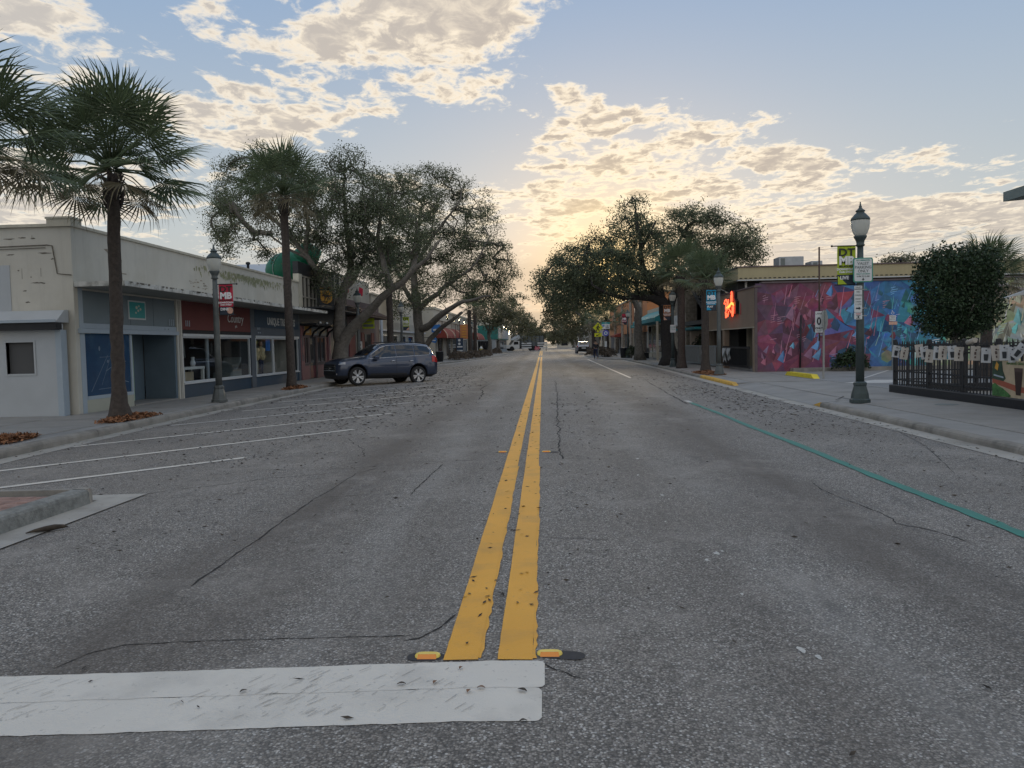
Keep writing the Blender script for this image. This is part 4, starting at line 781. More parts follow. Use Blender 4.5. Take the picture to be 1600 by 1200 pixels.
# --- dark red shop with tiled awning
rd = thing('tavern_building', 'dark red and plum tavern front under a brown tiled pent roof', 'building', (-11,47,0))
P('wall', MB().box((-24,43.05,-.1),(-10.8,51.4,4.1)), 'plum', rd); o = P('upper_wall', MB().box((-24,43.05,4.1),(-11.4,51.4,5.6)), 'beige', rd)
P('pent_roof', MB().prism([(-10.79,3.75),(-9.55,3.16),(-9.55,3.10),(-10.79,3.10)],'y',43.0,49.0), 'tilebrown', rd)
til = mesh_of(MB().add([(-.02,-.12,0),(-.02,.12,0),(.25,.12,0),(.25,-.12,0),(-.02,-.07,.045),(-.02,.07,.045),(.25,.07,.05),(.25,-.07,.05)],[(4,5,6,7),(0,4,7,3),(5,1,2,6),(3,7,6,2)]),'tile',MT['tilebrown']); sl_ = math.atan2(.59,1.24); sk = bpy.data.objects['pent_roof']
for r in range(5):
    for k in range(24): place('roof_tile', til, Vector((-10.75+.24*r,43.15+.25*k,3.745-.114*r)) - wloc(sk), sk, (0, sl_, 0))
for (y0,y1,mm) in ((43.2,44.6,'redwall'),(44.9,45.4,'beige'),(46.2,46.9,'redwall'),(48.9,49.7,'redwall')): P('door_panel', MB().box((-10.8,y0,0),(-10.76,y1,2.3)), mm, rd)
P('window', MB().box((-10.8,47.1,.8),(-10.77,48.7,2.2)), 'carglass', rd); P('drain_pipe', MB().tube([(-10.6,51.2,0),(-10.6,51.2,3.3)],.09,8), 'palegreytrim', rd)
text('YKT', .55, (-10.76,44.2,2.75), '+x', MT['oldwhite'], rd)
for (x,y,z,h,lab) in ((-10.2,45.6,2.5,.75,'yellow hanging sign under the brown tiled pent roof'),):
    t = thing('hanging_sign', lab, 'sign', (x,y,z)); MB().box((-.35,-.02,0),(.35,.02,h)).build('board', MT['banlime'], t, world=False); MB().box((-.3,-.03,.1),(.3,-.022,.25)).box((-.3,-.03,.35),(.2,-.022,.42)).build('print', MT['inkgrey'], t, world=False); MB().box((-.3,-.02,h),(-.27,.02,h+.1)).box((.27,-.02,h),(.3,.02,h+.1)).build('hanger', MT['black'], t, world=False)
t = thing('vertical_sign', 'narrow white upright sign in front of the dark red tavern', 'sign', (-10.45,44.3,.5)); MB().box((-.14,-.02,0),(.14,.02,1.25)).build('board', MT['signwhite'], t, world=False); m = MB()
for i in range(5): m.box((-.08,-.025,.12+.22*i),(.08,-.021,.24+.22*i))
m.build('print', MT['inkgrey'], t, world=False); MB().box((-.03,-.02,-.5),(.03,.02,0)).build('post', MT['black'], t, world=False)
for i,(x,y) in enumerate(((-10.3,41.0),(-10.2,43.8))):
    t = thing('red_flag', ('red and white flag hung above the pub ledge, nearer the shield sign','red and white flag hung at the start of the tiled pent roof')[i], 'flag', (x,y,4.3), 0, 'red flags on the fronts'); MB().prism([(-.12,0),(.0,-.05),(.12,.02),(.15,.4),(-.06,.5)],'y',-.01,.01).build('cloth', MT['banred'], t, world=False); MB().tube([(-.5,0,.4),(.3,0,.9)],.02,5).build('pole', MT['signwhite'], t, world=False)
# --- beige block beyond
bg_ = thing('beige_building', 'plain beige block beyond the tiled tavern', 'building', (-12,60,0)); P('wall', MB().box((-24,51.6,-.1),(-11.0,72,3.2)), 'beige', bg_); P('upper_wall', MB().box((-24,51.62,3.2),(-11.3,71.9,4.9)), 'beigelight', bg_); P('coping', MB().box((-24,51.5,4.9),(-11.2,72,5.02)), 'cap', bg_)
for y in (53,56.5,60,63.5,67): o = P('window', MB().box((-11.0,y,.6),(-10.985,y+2.2,2.2)), 'carglass', bg_); P('frame', MB().box((-10.985,y-.06,.54),(-10.95,y,2.26)).box((-10.985,y+2.2,.54),(-10.95,y+2.26,2.26)).box((-10.985,y,2.2),(-10.95,y+2.2,2.26)).box((-10.985,y,.54),(-10.95,y+2.2,.6)), 'alu', o)
P('ledge', MB().box((-11.0,51.6,2.5),(-10.8,72,2.62)), 'palegreytrim', bg_)
# --- building with arched rust awnings
ar = thing('awning_building', 'beige shop building with domed rust red awnings', 'building', (-11,98,0)); X0 = -10.3
P('wall', MB().box((-24,74,-.1),(X0,124,4.9)), 'beigelight', ar); P('cornice', MB().box((X0,74,3.9),(X0+.14,124,4.05)), 'cap', ar); P('parapet', MB().box((-24,73.9,4.9),(X0+.08,124.1,5.1)), 'cap', ar)
for (y0,y1) in ((74.3,80.5),(81.2,87.5),(88.4,94),(110,122)):
    prof = [(X0,3.30)]+[(X0+1.25*math.sin(a),2.15+1.1*math.cos(a)) for a in [PI/2*i/8 for i in range(9)]]+[(X0,2.15)]
    o = P('awning', MB().prism([(p[0],p[1]) for p in prof[::-1]],'y',y0,y1), 'awnred', ar)
    m = MB()
    for yy in (y0-.01,y1-.25): m.prism([(p[0]+.012,p[1]+.012) for p in prof[1:-1]]+[(p[0]-.03,p[1]-.03) for p in prof[1:-1]][::-1],'y',yy,yy+.26)
    P('stripe', m, 'awncream', o)
for (y0,y1,mm) in ((74.6,76.2,'beige'),(76.6,79.5,'carglass'),(81.5,83,'beige'),(83.3,86.8,'carglass'),(89,93,'carglass'),(96,99,'carglass'),(101,106,'carglass'),(111,121,'carglass')): P('shop_bay', MB().box((X0,y0,.3),(X0+.03,y1,2.1)), mm, ar)
for y in (75,79.8,87.8,94.5,100,107): P('pilaster', MB().box((X0,y,-.05),(X0+.12,y+.4,3.9)), 'beige', ar)
for y in (84,90,96,102,108,114,119): P('upper_window', MB().box((X0,y,4.15),(X0+.02,y+1.4,4.75)), 'carglass', ar)
# --- teal shop
tl = thing('teal_building', 'teal green shop block with a long pale grey panel facing the road', 'building', (-9,142,0)); P('wall', MB().box((-20,126,-.1),(-7.6,165,2.25)), 'greyboard2', tl); P('upper_wall', MB().box((-20,125.9,2.25),(-7.2,165,4.5)), 'tealwall', tl); P('panel', MB().box((-7.2,127,2.4),(-7.15,164,4.1)), 'greyboard2', tl)
for y in (128,134,140,146,152,158): P('window', MB().box((-7.6,y,.5),(-7.57,y+4,2.0)), 'carglass', tl)
P('side_window', MB().box((-12,125.97,.5),(-8.2,125.99,2.0)), 'carglass', tl)
fa = thing('white_far_building', 'pale upper storey building behind the teal shop', 'building', (-14,185,0)); P('wall', MB().box((-24,168,-.1),(-8.5,215,6.5)), 'beigelight', fa); P('roof', MB().box((-24.2,167.8,6.5),(-8.3,215.2,6.8)), 'cap', fa)
for y in (170,177,184,191,198): P('window', MB().box((-8.5,y,3.6),(-8.46,y+3,5.2)), 'carglass', fa)
# ------------------------------------------------------------------ right-hand side
# --- mural building
mu = thing('mural_building', 'tan stucco bar building whose side wall is painted with a faceted mural', 'building', (10,38,0)); R0 = 9.1
w = MB(); w.box((R0+.25,34.0,-.1),(30,34.3,3.78)); w.box((R0,34.0,1.95),(R0+.25,44.5,3.63)); w.box((R0,34.0,-.1),(R0+.25,34.35,1.95)); w.box((R0,39.6,-.1),(R0+.25,40.0,1.95)); w.box((R0,44.1,-.1),(R0+.25,44.5,1.95)); w.box((R0+.25,34.3,3.4),(30,44.5,3.55)); w.box((13,34.3,-.1),(13.2,44.5,3.4)); P('wall', w, 'tan', mu)
P('coping', MB().box((R0-.04,33.95,3.635),(R0+.30,44.5,3.70)).box((R0+.302,33.93,3.785),(30,34.34,3.85)), 'plum', mu); P('band_lip', MB().box((R0-.03,34.0,1.90),(R0+.27,44.5,1.948)), 'tanlight', mu)
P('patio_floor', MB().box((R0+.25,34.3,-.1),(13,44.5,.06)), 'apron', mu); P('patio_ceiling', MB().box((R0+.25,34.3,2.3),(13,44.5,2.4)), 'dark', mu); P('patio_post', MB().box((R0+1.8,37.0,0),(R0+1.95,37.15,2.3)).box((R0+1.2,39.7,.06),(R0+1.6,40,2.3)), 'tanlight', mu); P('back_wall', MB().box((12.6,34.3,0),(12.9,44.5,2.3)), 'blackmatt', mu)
P('base_kerb', MB().box((10.6,33.55,-.1),(30,33.99,.14)), 'kerb', mu)
# the painted side wall: faceted shards in flat paint
random.seed(21)
mm_ = bpy.data.materials.new('mural_paint'); mm_.use_nodes = True; nn = mm_.node_tree.nodes; at = nn.new('ShaderNodeVertexColor'); at.layer_name = 'paint'; tn = nn.new('ShaderNodeTexNoise'); tn.inputs['Scale'].default_value = 5; tn.inputs['Detail'].default_value = 6; gp = nn.new('ShaderNodeNewGeometry'); mm_.node_tree.links.new(gp.outputs['Position'], tn.inputs['Vector']); mr = nn.new('ShaderNodeMapRange'); mr.inputs[1].default_value = .3; mr.inputs[2].default_value = .7; mr.inputs[3].default_value = .8; mr.inputs[4].default_value = 1.2; mm_.node_tree.links.new(tn.outputs[0], mr.inputs[0]); mv = nn.new('ShaderNodeVectorMath'); mv.operation = 'SCALE'; mm_.node_tree.links.new(at.outputs[0], mv.inputs[0]); mm_.node_tree.links.new(mr.outputs[0], mv.inputs['Scale']); mm_.node_tree.links.new(mv.outputs[0], nn['Principled BSDF'].inputs['Base Color']); nn['Principled BSDF'].inputs['Roughness'].default_value = .7
MX0, MX1, MZ0, MZ1 = 9.14, 24.0, .0, 3.78
pal = [(9.1,[(.17,.035,.085),(.13,.035,.09),(.20,.045,.10),(.12,.06,.13)]),(11.5,[(.24,.035,.08),(.22,.03,.065),(.17,.04,.09),(.26,.055,.10)]),(12.6,[(.27,.035,.075),(.20,.04,.09),(.05,.20,.38),(.12,.12,.30)]),(13.4,[(.04,.17,.38),(.035,.20,.42),(.20,.04,.09),(.03,.14,.34)]),(15.0,[(.025,.15,.37),(.03,.20,.40),(.02,.25,.38),(.05,.14,.36)]),(16.4,[(.02,.25,.34),(.025,.28,.30),(.03,.24,.36),(.05,.30,.32)]),(17.6,[(.20,.36,.28),(.32,.34,.18),(.06,.30,.28),(.36,.36,.24)]),(18.8,[(.38,.36,.24),(.42,.38,.20),(.34,.36,.32),(.36,.36,.36)]),(20.0,[(.36,.37,.36),(.42,.37,.18),(.33,.37,.33),(.40,.38,.28)]),(24,[(.25,.36,.34),(.36,.36,.28),(.40,.36,.2),(.1,.3,.3)])]
def mcol(x, rnd):
    for (xa, ca), (xb, cb) in zip(pal, pal[1:]):
        if x <= xb:
            f = (x-xa)/(xb-xa); c = rnd.choice(cb if rnd.random() < f else ca); break
    else: c = pal[-1][1][0]
    k = rnd.uniform(.75, 1.25); return [min(1, q*k*.98+.035) for q in c]
mb = MB(); mb.col = []; rm = random.Random(77)
def mtri(pts, d, cols):
    Yp = 33.996 - d; b = len(mb.v); mb.v += [(p[0], Yp, p[1]) for p in pts]; mb.f.append(list(range(b, b+len(pts)))); mb.m.append(0); mb.sm.append(False)
    for c in cols: mb.col.append((*c, 1))
nx, nz_ = 22, 7; gx = [[(min(MX1,max(MX0, MX0+(MX1-MX0)*i/nx + (rm.uniform(-.3,.3) if 0 < i < nx else 0))), MZ0+(MZ1-MZ0)*j/nz_ + (rm.uniform(-.22,.22) if 0 < j < nz_ else 0)) for i in range(nx+1)] for j in range(nz_+1)]
for j in range(nz_):
    for i in range(nx):
        a, b, c, d_ = gx[j][i], gx[j][i+1], gx[j+1][i+1], gx[j+1][i]
        for tr in ((a,b,c),(a,c,d_)) if rm.random() < .5 else ((a,b,d_),(b,c,d_)):
            c0 = mcol(sum(p[0] for p in tr)/3, rm); dk = .6 if rm.random() < .2 else 1
            mtri(tr, 0, [[q*rm.uniform(.7,1.15)*dk for q in c0] for _ in range(3)])
for k_ in range(330):
    x = rm.uniform(MX0+.3, MX1-.6); z = rm.uniform(.25, 3.3); s_ = rm.uniform(.12,.48); typ = rm.random(); dd = .0006+.00002*k_
    cc = mcol(min(24, max(9.1, x+rm.gauss(0,1.3))), rm)
    if typ < .5:    # lit facet beside a dark facet
        hh = s_*rm.uniform(.7,1.3); tx = x+rm.uniform(-.1,.2); lift = rm.choice((.55,1.5,1.9,.4))
        c1 = [min(.75,q*lift+.03*lift) for q in cc]; c2 = [q*.45 for q in cc]
        mtri([(x-s_*.5,z),(x+s_*.2,z-hh*.4),(tx,min(3.7,z+hh))], dd, [c1,[q*.75 for q in c1],c1]); mtri([(x+s_*.2,z-hh*.4),(x+s_*.42,z+hh*.2),(tx,min(3.7,z+hh))], dd+.00001, [c2,c2,cc])
    elif typ < .72:  # long slanted ray
        l = rm.uniform(.5,1.3); wd = rm.uniform(.015,.05); dx = l*rm.uniform(.1,.35); c1 = [min(.7,q*1.6+.08) for q in cc]
        mtri([(x,z),(x+wd,z),(x+dx+wd*.4,min(3.7,z+l)),(x+dx,min(3.7,z+l))], dd, [c1]*4)
    elif typ < .86:  # brush strokes
        for q in range(rm.randint(1,4)):
            zz = z+.09*q; l = rm.uniform(.1,.35); c1 = [min(.8,v_*1.5+.12) for v_ in cc]; mtri([(x,zz),(x+l,zz+.05),(x+l,zz+.075),(x,zz+.03)], dd, [c1]*4)
    else:
        n = 6; pts = [(x+s_*.8*math.cos(2*PI*i/n+z)*rm.uniform(.5,1), max(.05,min(3.7,z+s_*.8*math.sin(2*PI*i/n+z)*rm.uniform(.5,1)))) for i in range(n)]; mtri(pts, dd, [[q*rm.uniform(.6,1.3) for q in cc] for _ in range(n)])
mb.build('mural', mm_, mu)
P('wall_pole', MB().tube([(11.0,33.93,0),(11.05,33.93,2.4)],.035,6), 'black', mu); P('mural_corner', MB().box((9.10,33.90,0),(9.20,33.99,3.6)), 'plum', mu)
# neon sign on the tan band
t = thing('neon_sign', 'red neon script sign in a black stepped housing on the tan wall', 'neon sign', (9.05,37.2,2.55))
MB().prism([(1.25,.05),(-.55,.05),(-.62,.62),(-.28,.78),(-.28,1.16),(.10,1.18),(.12,.86),(1.0,.84),(1.35,.6)],'x',-.10,.04).build('housing', MT['black'], t, world=False)
def nt_(pts, r, mm='neon'): MB().tube([(-.16, y, z) for y, z in pts], r, 6).build('neon_tube', MT[mm], t, world=False)
nt_([(1.45,.60),(1.30,.76),(1.05,.80),(.85,.66),(.78,.45),(.62,.40)],.028); nt_([(.62,.78),(.64,.60),(.72,.44),(.80,.36),(.95,.34),(1.0,.44),(1.12,.46)],.028); nt_([(1.14,.62),(1.10,.50),(1.14,.34),(1.02,.28),(.94,.34)],.026)
nt_([(.02,1.02),(-.05,1.10),(-.12,1.02),(-.12,.70),(.0,.62),(.08,.58)],.030); nt_([(.06,.94),(.10,.72),(.08,.58)],.028); nt_([(-.02,.98),(-.02,.66)],.03); nt_([(.95,.40),(.6,.44),(.3,.52),(.0,.60),(-.25,.56),(-.38,.44)],.03,'neon2'); nt_([(.85,.36),(.45,.40),(.1,.54),(-.2,.50)],.028,'neon2'); nt_([(1.22,.16),(.95,.28),(.60,.36),(.3,.24),(.1,.14),(-.15,.20)],.026)
nt_([(1.16,.22),(1.14,-.08),(.98,-.05),(.9,.02)],.028); nt_([(1.0,.12),(.88,.10),(.86,.0),(.74,-.02),(.62,.10),(.60,.22)],.026); nt_([(-.38,.44),(-.34,.10),(-.18,-.05),(-.10,.06),(-.20,.40)],.030); nt_([(-.30,.36),(-.26,.06)],.03)
MB().tube([(-.02,-1.15,-.02),(-.02,-1.15,.50)],.02,5).build('red_stem', MT['redink'], t, world=False)
# railing and hangings in the patio opening
t = thing('patio_railing', 'black picket railing across the dark patio opening', 'railing', (9.0,37,0)); MB().box((-.02,-2.6,1.0),(.02,2.55,1.05)).box((-.02,-2.6,.12),(.02,2.55,.16)).build('rail', MT['black'], t, world=False); pk = mesh_of(MB().box((-.01,-.01,.12),(.01,.01,1.1)),'picket',MT['black'])
for i in range(43): place('picket', pk, (0,-2.58+.12*i,0), t)
for i,(y,h,lab) in enumerate(((38.9,.72,'white patterned cloth hung on the patio railing, nearer the lamp post'),(38.0,.62,'white patterned cloth hung on the patio railing, nearer the mural'))):
    t = thing('hung_cloth', lab, 'cloth', (8.95,y,1.0)); m = MB(); vs = []; 
    for j in range(5):
        for k in range(5): vs.append((-.02-.02*math.sin(j*1.7+k), -.36+.18*j+.05*math.sin(k), -h*k/4*(1 - .12*((j+i)%3))))
    m.add(vs,[(5*j+k,5*j+k+1,5*j+k+6,5*j+k+5) for j in range(4) for k in range(4)],0,True); m.build('fabric', MT['paper'], t, world=False)
    m = MB()
    for q in range(5): m.quad((-.052,-.3+.1*q,-.15-.07*q),(-.052,-.2+.1*q,-.1-.07*q),(-.052,-.15+.1*q,-.3-.06*q),(-.052,-.28+.1*q,-.35-.05*q))
    m.build('print', MT['inkgrey'], t, world=False)
gp_ = thing('grey_barrier', 'grey corrugated metal barrier panels beside the palms', 'barrier', (9.0,46,0))
for (y0,y1) in ((41.0,43.6),(43.7,45.4),(45.5,49.6)):
    o = P('panel', MB().box((8.97,y0,.12),(9.0,y1,1.05)), 'railgrey', gp_); P('frame', MB().box((8.94,y0,1.05),(9.03,y1,1.12)).box((8.94,y0,.06),(9.03,y1,.12)).box((8.94,y0,.12),(8.965,y0+.06,1.05)).box((8.94,y1-.06,.12),(8.965,y1,1.05)), 'railgrey', o); m = MB(); y = y0+.15
    while y < y1-.15: m.box((8.955,y,.13),(8.969,y+.05,1.04)); y += .16
    P('rib', m, 'galv', o, kind='stuff')
# larger hall behind with ribbed parapet
hb = thing('rear_hall', 'wide hall with a tan parapet and dark shaded eave behind the mural wall', 'building', (18,46,0)); P('wall', MB().box((10.2,41.2,-.1),(40,60,4.35)), 'pubshadeblack', hb); P('parapet', MB().box((9.9,40.0,4.42),(40,60,5.02)), 'parapet', hb); P('roof_edge', MB().box((9.86,39.95,5.02),(40,60,5.08)), 'plum', hb)  # hall wall coloured black to stand for the shade under the overhang
to = mesh_of(MB().box((-.06,-.02,-.03),(.06,.02,.03)),'vent',MT['blackmatt']); m = MB()
for i in range(110): m.box((9.98+.24*i,39.985,4.455),(10.11+.24*i,39.999,4.50))
P('vent_slot', m, 'blackmatt', hb, kind='stuff'); P('eave_strip', MB().box((9.9,39.99,4.36),(40,40.3,4.415)), 'alu', hb)
P('post', MB().box((10.4,40.6,3.5),(10.5,40.7,4.36)).box((11.8,40.6,3.5),(11.88,40.7,4.36)), 'galv', hb); P('brace', MB().tube([(9.95,40.05,3.5),(9.95,44.5,4.3)],.03,5), 'galv', hb)
for i,(x,wd,h,lab) in enumerate(((12.9,1.25,.55,'larger grey rooftop air conditioner on the tan parapet roof'),(14.2,.55,.30,'smaller grey rooftop air conditioner box beside the larger one'))):
    t = thing('rooftop_unit', lab, 'air conditioner', (x,41.6,5.08)); MB().cbox((-wd/2,-.5,0),(wd/2,.5,h),.02).build('cabinet', MT['acgrey'], t, world=False); MB().box((-wd/2+.08,-.506,.08),(-wd/2+.30,-.501,h-.08)).build('grille', MT['inkgrey'], t, world=False)
t = thing('roof_pipe', 'short dark vent pipe standing on the tan parapet roof', 'vent pipe', (18.6,41.5,5.08)); MB().lathe((0,0,0),[(.05,0),(.05,.22),(.10,.24),(.08,.32)],8).build('pipe', MT['black'], t, world=False)
# stair house and stone tower
st = thing('stair_block', 'pale tan upper storey with a dark outside staircase beside the palms', 'building', (10.5,49,0)); P('wall', MB().box((10.2,46.0,-.1),(16,52,5.4)), 'tanlight', st); P('base_wall', MB().box((9.7,44.6,-.1),(10.19,52,2.0)), 'tan', st); P('floor_beam', MB().box((9.2,44.52,2.35),(10.2,52,2.6)), 'pubshadeblack', st); P('canopy', MB().box((8.6,44.6,2.05),(10.19,51.5,2.18)), 'tealawn', st)
P('stair_flight', MB().prism([(45.0,2.6),(45.6,2.6),(51.5,5.0),(51.5,5.5)],'x',9.5,10.15), 'blackmatt', st); m = MB(); m.tube([(9.45,45.0,3.4),(9.45,51.4,6.2)],.03,5)
for i in range(12): m.tube([(9.45,45.2+.55*i,2.6+.24*i),(9.45,45.2+.55*i,3.45+.24*i)],.015,4)
P('hand_rail', m, 'galv', st)
sr = P('stair_tread', MB().box((9.5,45.1,2.75),(10.15,45.35,2.79)), 'inkgrey', st)
for i in range(1,11): place('stair_tread', sr.data, Vector(sr.location)+Vector((0,.55*i,.24*i)), st)
tw = thing('stone_tower', 'narrow rough stone front between the stair block and the teal awning shop', 'building', (10,54.5,0)); P('wall', MB().box((9.5,52.2,-.1),(16,57,6.0)), 'stone', tw); o = P('window', MB().box((9.47,53.4,3.6),(9.5,54.6,5.0)), 'carglass', tw); P('frame', MB().box((9.44,53.3,3.5),(9.48,53.4,5.1)).box((9.44,54.6,3.5),(9.48,54.7,5.1)).box((9.43,53.25,3.44),(9.48,54.75,3.5)), 'alu', o); P('sign_box', MB().box((9.0,52.6,2.4),(9.5,56.4,3.1)), 'alu', tw)
rs = random.Random(5); stn = mesh_of(MB().cbox((-.5,-.5,-.5),(.5,.5,.5),.12),'stone',MT['stone'])
for r in range(11):
    y = 52.2+rs.uniform(0,.3)
    while y < 56.6:
        l = rs.uniform(.35,.7); place('stone', stn, Vector((9.48,y+l/2,3.25+.25*r)) - wloc(tw), tw, (0,0,0), (.06+rs.uniform(0,.05),l*.94,.23)); y += l
# teal awning shop
ta = thing('teal_awning_shop', 'cream shop with a sloping teal awning and tall windows', 'building', (10,64,0)); P('wall', MB().box((9.6,57.1,-.1),(18,72,4.2)), 'tanlight', ta); P('awning', MB().prism([(9.59,3.9),(8.2,3.15),(8.2,2.85),(9.59,2.85)],'y',57.5,71.5), 'tealawn', ta)
for y in (57.6,60.4,63.2,66,68.8): o = P('window', MB().box((9.57,y,.5),(9.6,y+2.4,2.7)), 'carglass', ta); P('frame', MB().box((9.52,y-.12,0),(9.58,y,2.8)).box((9.52,y,.42),(9.58,y+2.4,.5)), 'cream', o)
for y in (57.2,71.6): P('post', MB().box((8.25,y-.07,0),(8.4,y+.07,2.85)), 'tanlight', ta)
text('DELI & CAFE', .22, (8.19, 66, 3.0), '-x', MT['whitepaint'], ta)
# orange shops
og = thing('orange_building', 'two-storey orange stucco shop row with grey stone piers', 'building', (10,90,0)); O0 = 9.6
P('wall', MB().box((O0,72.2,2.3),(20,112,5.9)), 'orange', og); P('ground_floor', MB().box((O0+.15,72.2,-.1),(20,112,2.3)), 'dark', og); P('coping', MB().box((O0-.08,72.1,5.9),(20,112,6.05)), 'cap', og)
for y in (75.4,84,93,102): P('pier', MB().box((O0-.15,y,-.1),(O0+.3,y+1.6,5.7)), 'stone', og)
for y in (78.5,81,88,90.5,97,106): o = P('upper_window', MB().box((O0-.03,y,3.6),(O0,y+1.2,4.9)), 'carglass', og); P('frame', MB().box((O0-.05,y-.12,3.5),(O0-.01,y,5.0)).box((O0-.05,y+1.2,3.5),(O0-.01,y+1.32,5.0)), 'pubmaroon', o)
for y in (73,77.5,80,86.5,89.5,95.5,99,105): o = P('window', MB().box((O0+.1,y,.4),(O0+.14,y+2,2.2)), 'carglass', og); P('frame', MB().box((O0+.05,y-.15,0),(O0+.12,y,2.3)), 'alu', o)
sg = P('sign_board', MB().box((O0-.6,72.6,2.25),(O0-.45,75,3.5)), 'blackmatt', og); text('HAIR', .55, (O0-.61, 73.8, 3.1), '-x', MT['whitepaint'], og); text('SALON', .38, (O0-.61, 73.8, 2.55), '-x', MT['whitepaint'], og)
P('awning', MB().prism([(O0,2.5),(O0-.9,2.2),(O0-.9,2.0),(O0,2.0)],'y',95,101), 'awnred', og)
# far end of the street
for i,(x0,x1,y0,y1,z,mm,lab) in enumerate(((9.5,22,114,150,4.6,'tanlight','pale tan shop row beyond the orange building'),(9.0,24,152,200,5.2,'beige','beige shop row far along the right side of the road'),(5,16,250,275,5,'beigelight','pale building closing the far end of the road'),(-22,-4,260,285,4.4,'beige','low beige building at the far left end of the road'),(-20,-8.5,218,250,4.8,'greyboard2','grey far building beside the end of the road'))):
    t = thing('far_building', lab, 'building', ((x0+x1)/2,y0,0)); P('wall', MB().box((x0,y0,-.2),(x1,y1,z)), mm, t); P('coping', MB().box((x0-.15,y0-.15,z),(x1+.15,y1,z+.25)), 'cap', t)
    y = y0+2
    while y < y1-4 and i in (0,1,4): xx = x0 if x0 > 0 else x1; P('window', MB().box((xx-.03,y,.5),(xx+.03,y+3.5,2.4)), 'carglass', t); y += 6
    if i in (2,3):
        x = x0+1
        while x < x1-2.5: P('window', MB().box((x,y0-.04,.6),(x+2,y0,2.4)), 'carglass', t); x += 3.2
# --- things to the right of the fence
ph = thing('porch_canopy', 'black post and curved grey green canopy at the right edge', 'canopy', (8.7,14.2,0)); P('post', MB().box((8.60,14.0,-.02),(8.78,14.2,3.80)), 'black', ph); prof = [(8.36,3.80)]+[(8.36+3.0*i/8, 3.97+.42*(i/8)**1.3) for i in range(9)]+[(11.36,4.20),(10.2,3.98),(9.2,3.86)]; P('fascia', MB().prism(prof,'y',9.0,14.6), 'greenroof', ph)
m = MB(); m.tube([(8.56+.01*math.sin(i),13.985-.01*math.cos(2*i),.2+.18*i) for i in range(20)],.006,4); P('light_string', m, 'alu', ph); P('lamp_arm', MB().prism([(8.1,2.05),(8.6,2.22),(8.6,2.12)],'y',14.05,14.12), 'alu', ph)
rb_ = thing('white_rear_building', 'off white building with a brown rooftop box behind the pale end of the mural', 'building', (28,46,0)); P('wall', MB().box((25.2,44.6,-.1),(34,52,5.35)), 'offwhite', rb_); P('roof_box', MB().box((23.6,44,-.1),(25.15,46,4.95)), 'brownwall', rb_)
wr = thing('overhead_wire', 'thin black overhead wires at the right above the palm', 'wire', (22,60,8)); 
for (z0,z1) in ((8.4,9.6),(7.7,8.9),(7.0,8.2),(5.8,9.3)): P('wire', MB().tube([(17+i*2.2, 58, z0+(z1-z0)*i/7 - .25*math.sin(PI*i/7)) for i in range(8)],.008,4), 'wire', wr)
# ------------------------------------------------------------------ trees and plants
def at(px, py, Yd):
    r = ray(px, py); t = Yd / r.y
    return Vector((0, 0, CAMH)) + r*t
def np_mesh(name, V, faces_n, m, parent, kind=None):
    """V: (n, k, 3) polygons with k corners each"""
    n, k, _ = V.shape; me = bpy.data.meshes.new(name); off = np.array(wloc(parent)) if parent else 0
    me.vertices.add(n*k); me.vertices.foreach_set('co', (V.reshape(-1, 3)-off).astype(np.float32).ravel())
    me.loops.add(n*k); me.loops.foreach_set('vertex_index', np.arange(n*k, dtype=np.int32)); me.polygons.add(n)
    me.polygons.foreach_set('loop_start', np.arange(0, n*k, k, dtype=np.int32)); me.polygons.foreach_set('loop_total', np.full(n, k, dtype=np.int32))
    me.update(calc_edges=True); me.materials.append(m)
    o = bpy.data.objects.new(name, me); COL.objects.link(o)
    if parent: o.parent = parent
    if kind: o['kind'] = kind
    return o
def leaf_quads(C, rng_, L_, W_, flat=0.0):
    """diamond leaves at the centres C with random directions"""
    n = len(C); d = rng_.normal(size=(n,3)); d[:,2] *= (1-flat); d /= np.linalg.norm(d,axis=1,keepdims=True)
    e = rng_.normal(size=(n,3)); e -= d*np.sum(d*e,axis=1,keepdims=True); e /= np.linalg.norm(e,axis=1,keepdims=True)
    l = (L_*rng_.uniform(.6,1.3,size=(n,1)))/2; w = (W_*rng_.uniform(.7,1.3,size=(n,1)))/2
    return np.stack([C-d*l, C+e*w-d*l*.1, C+d*l, C-e*w-d*l*.1], axis=1)
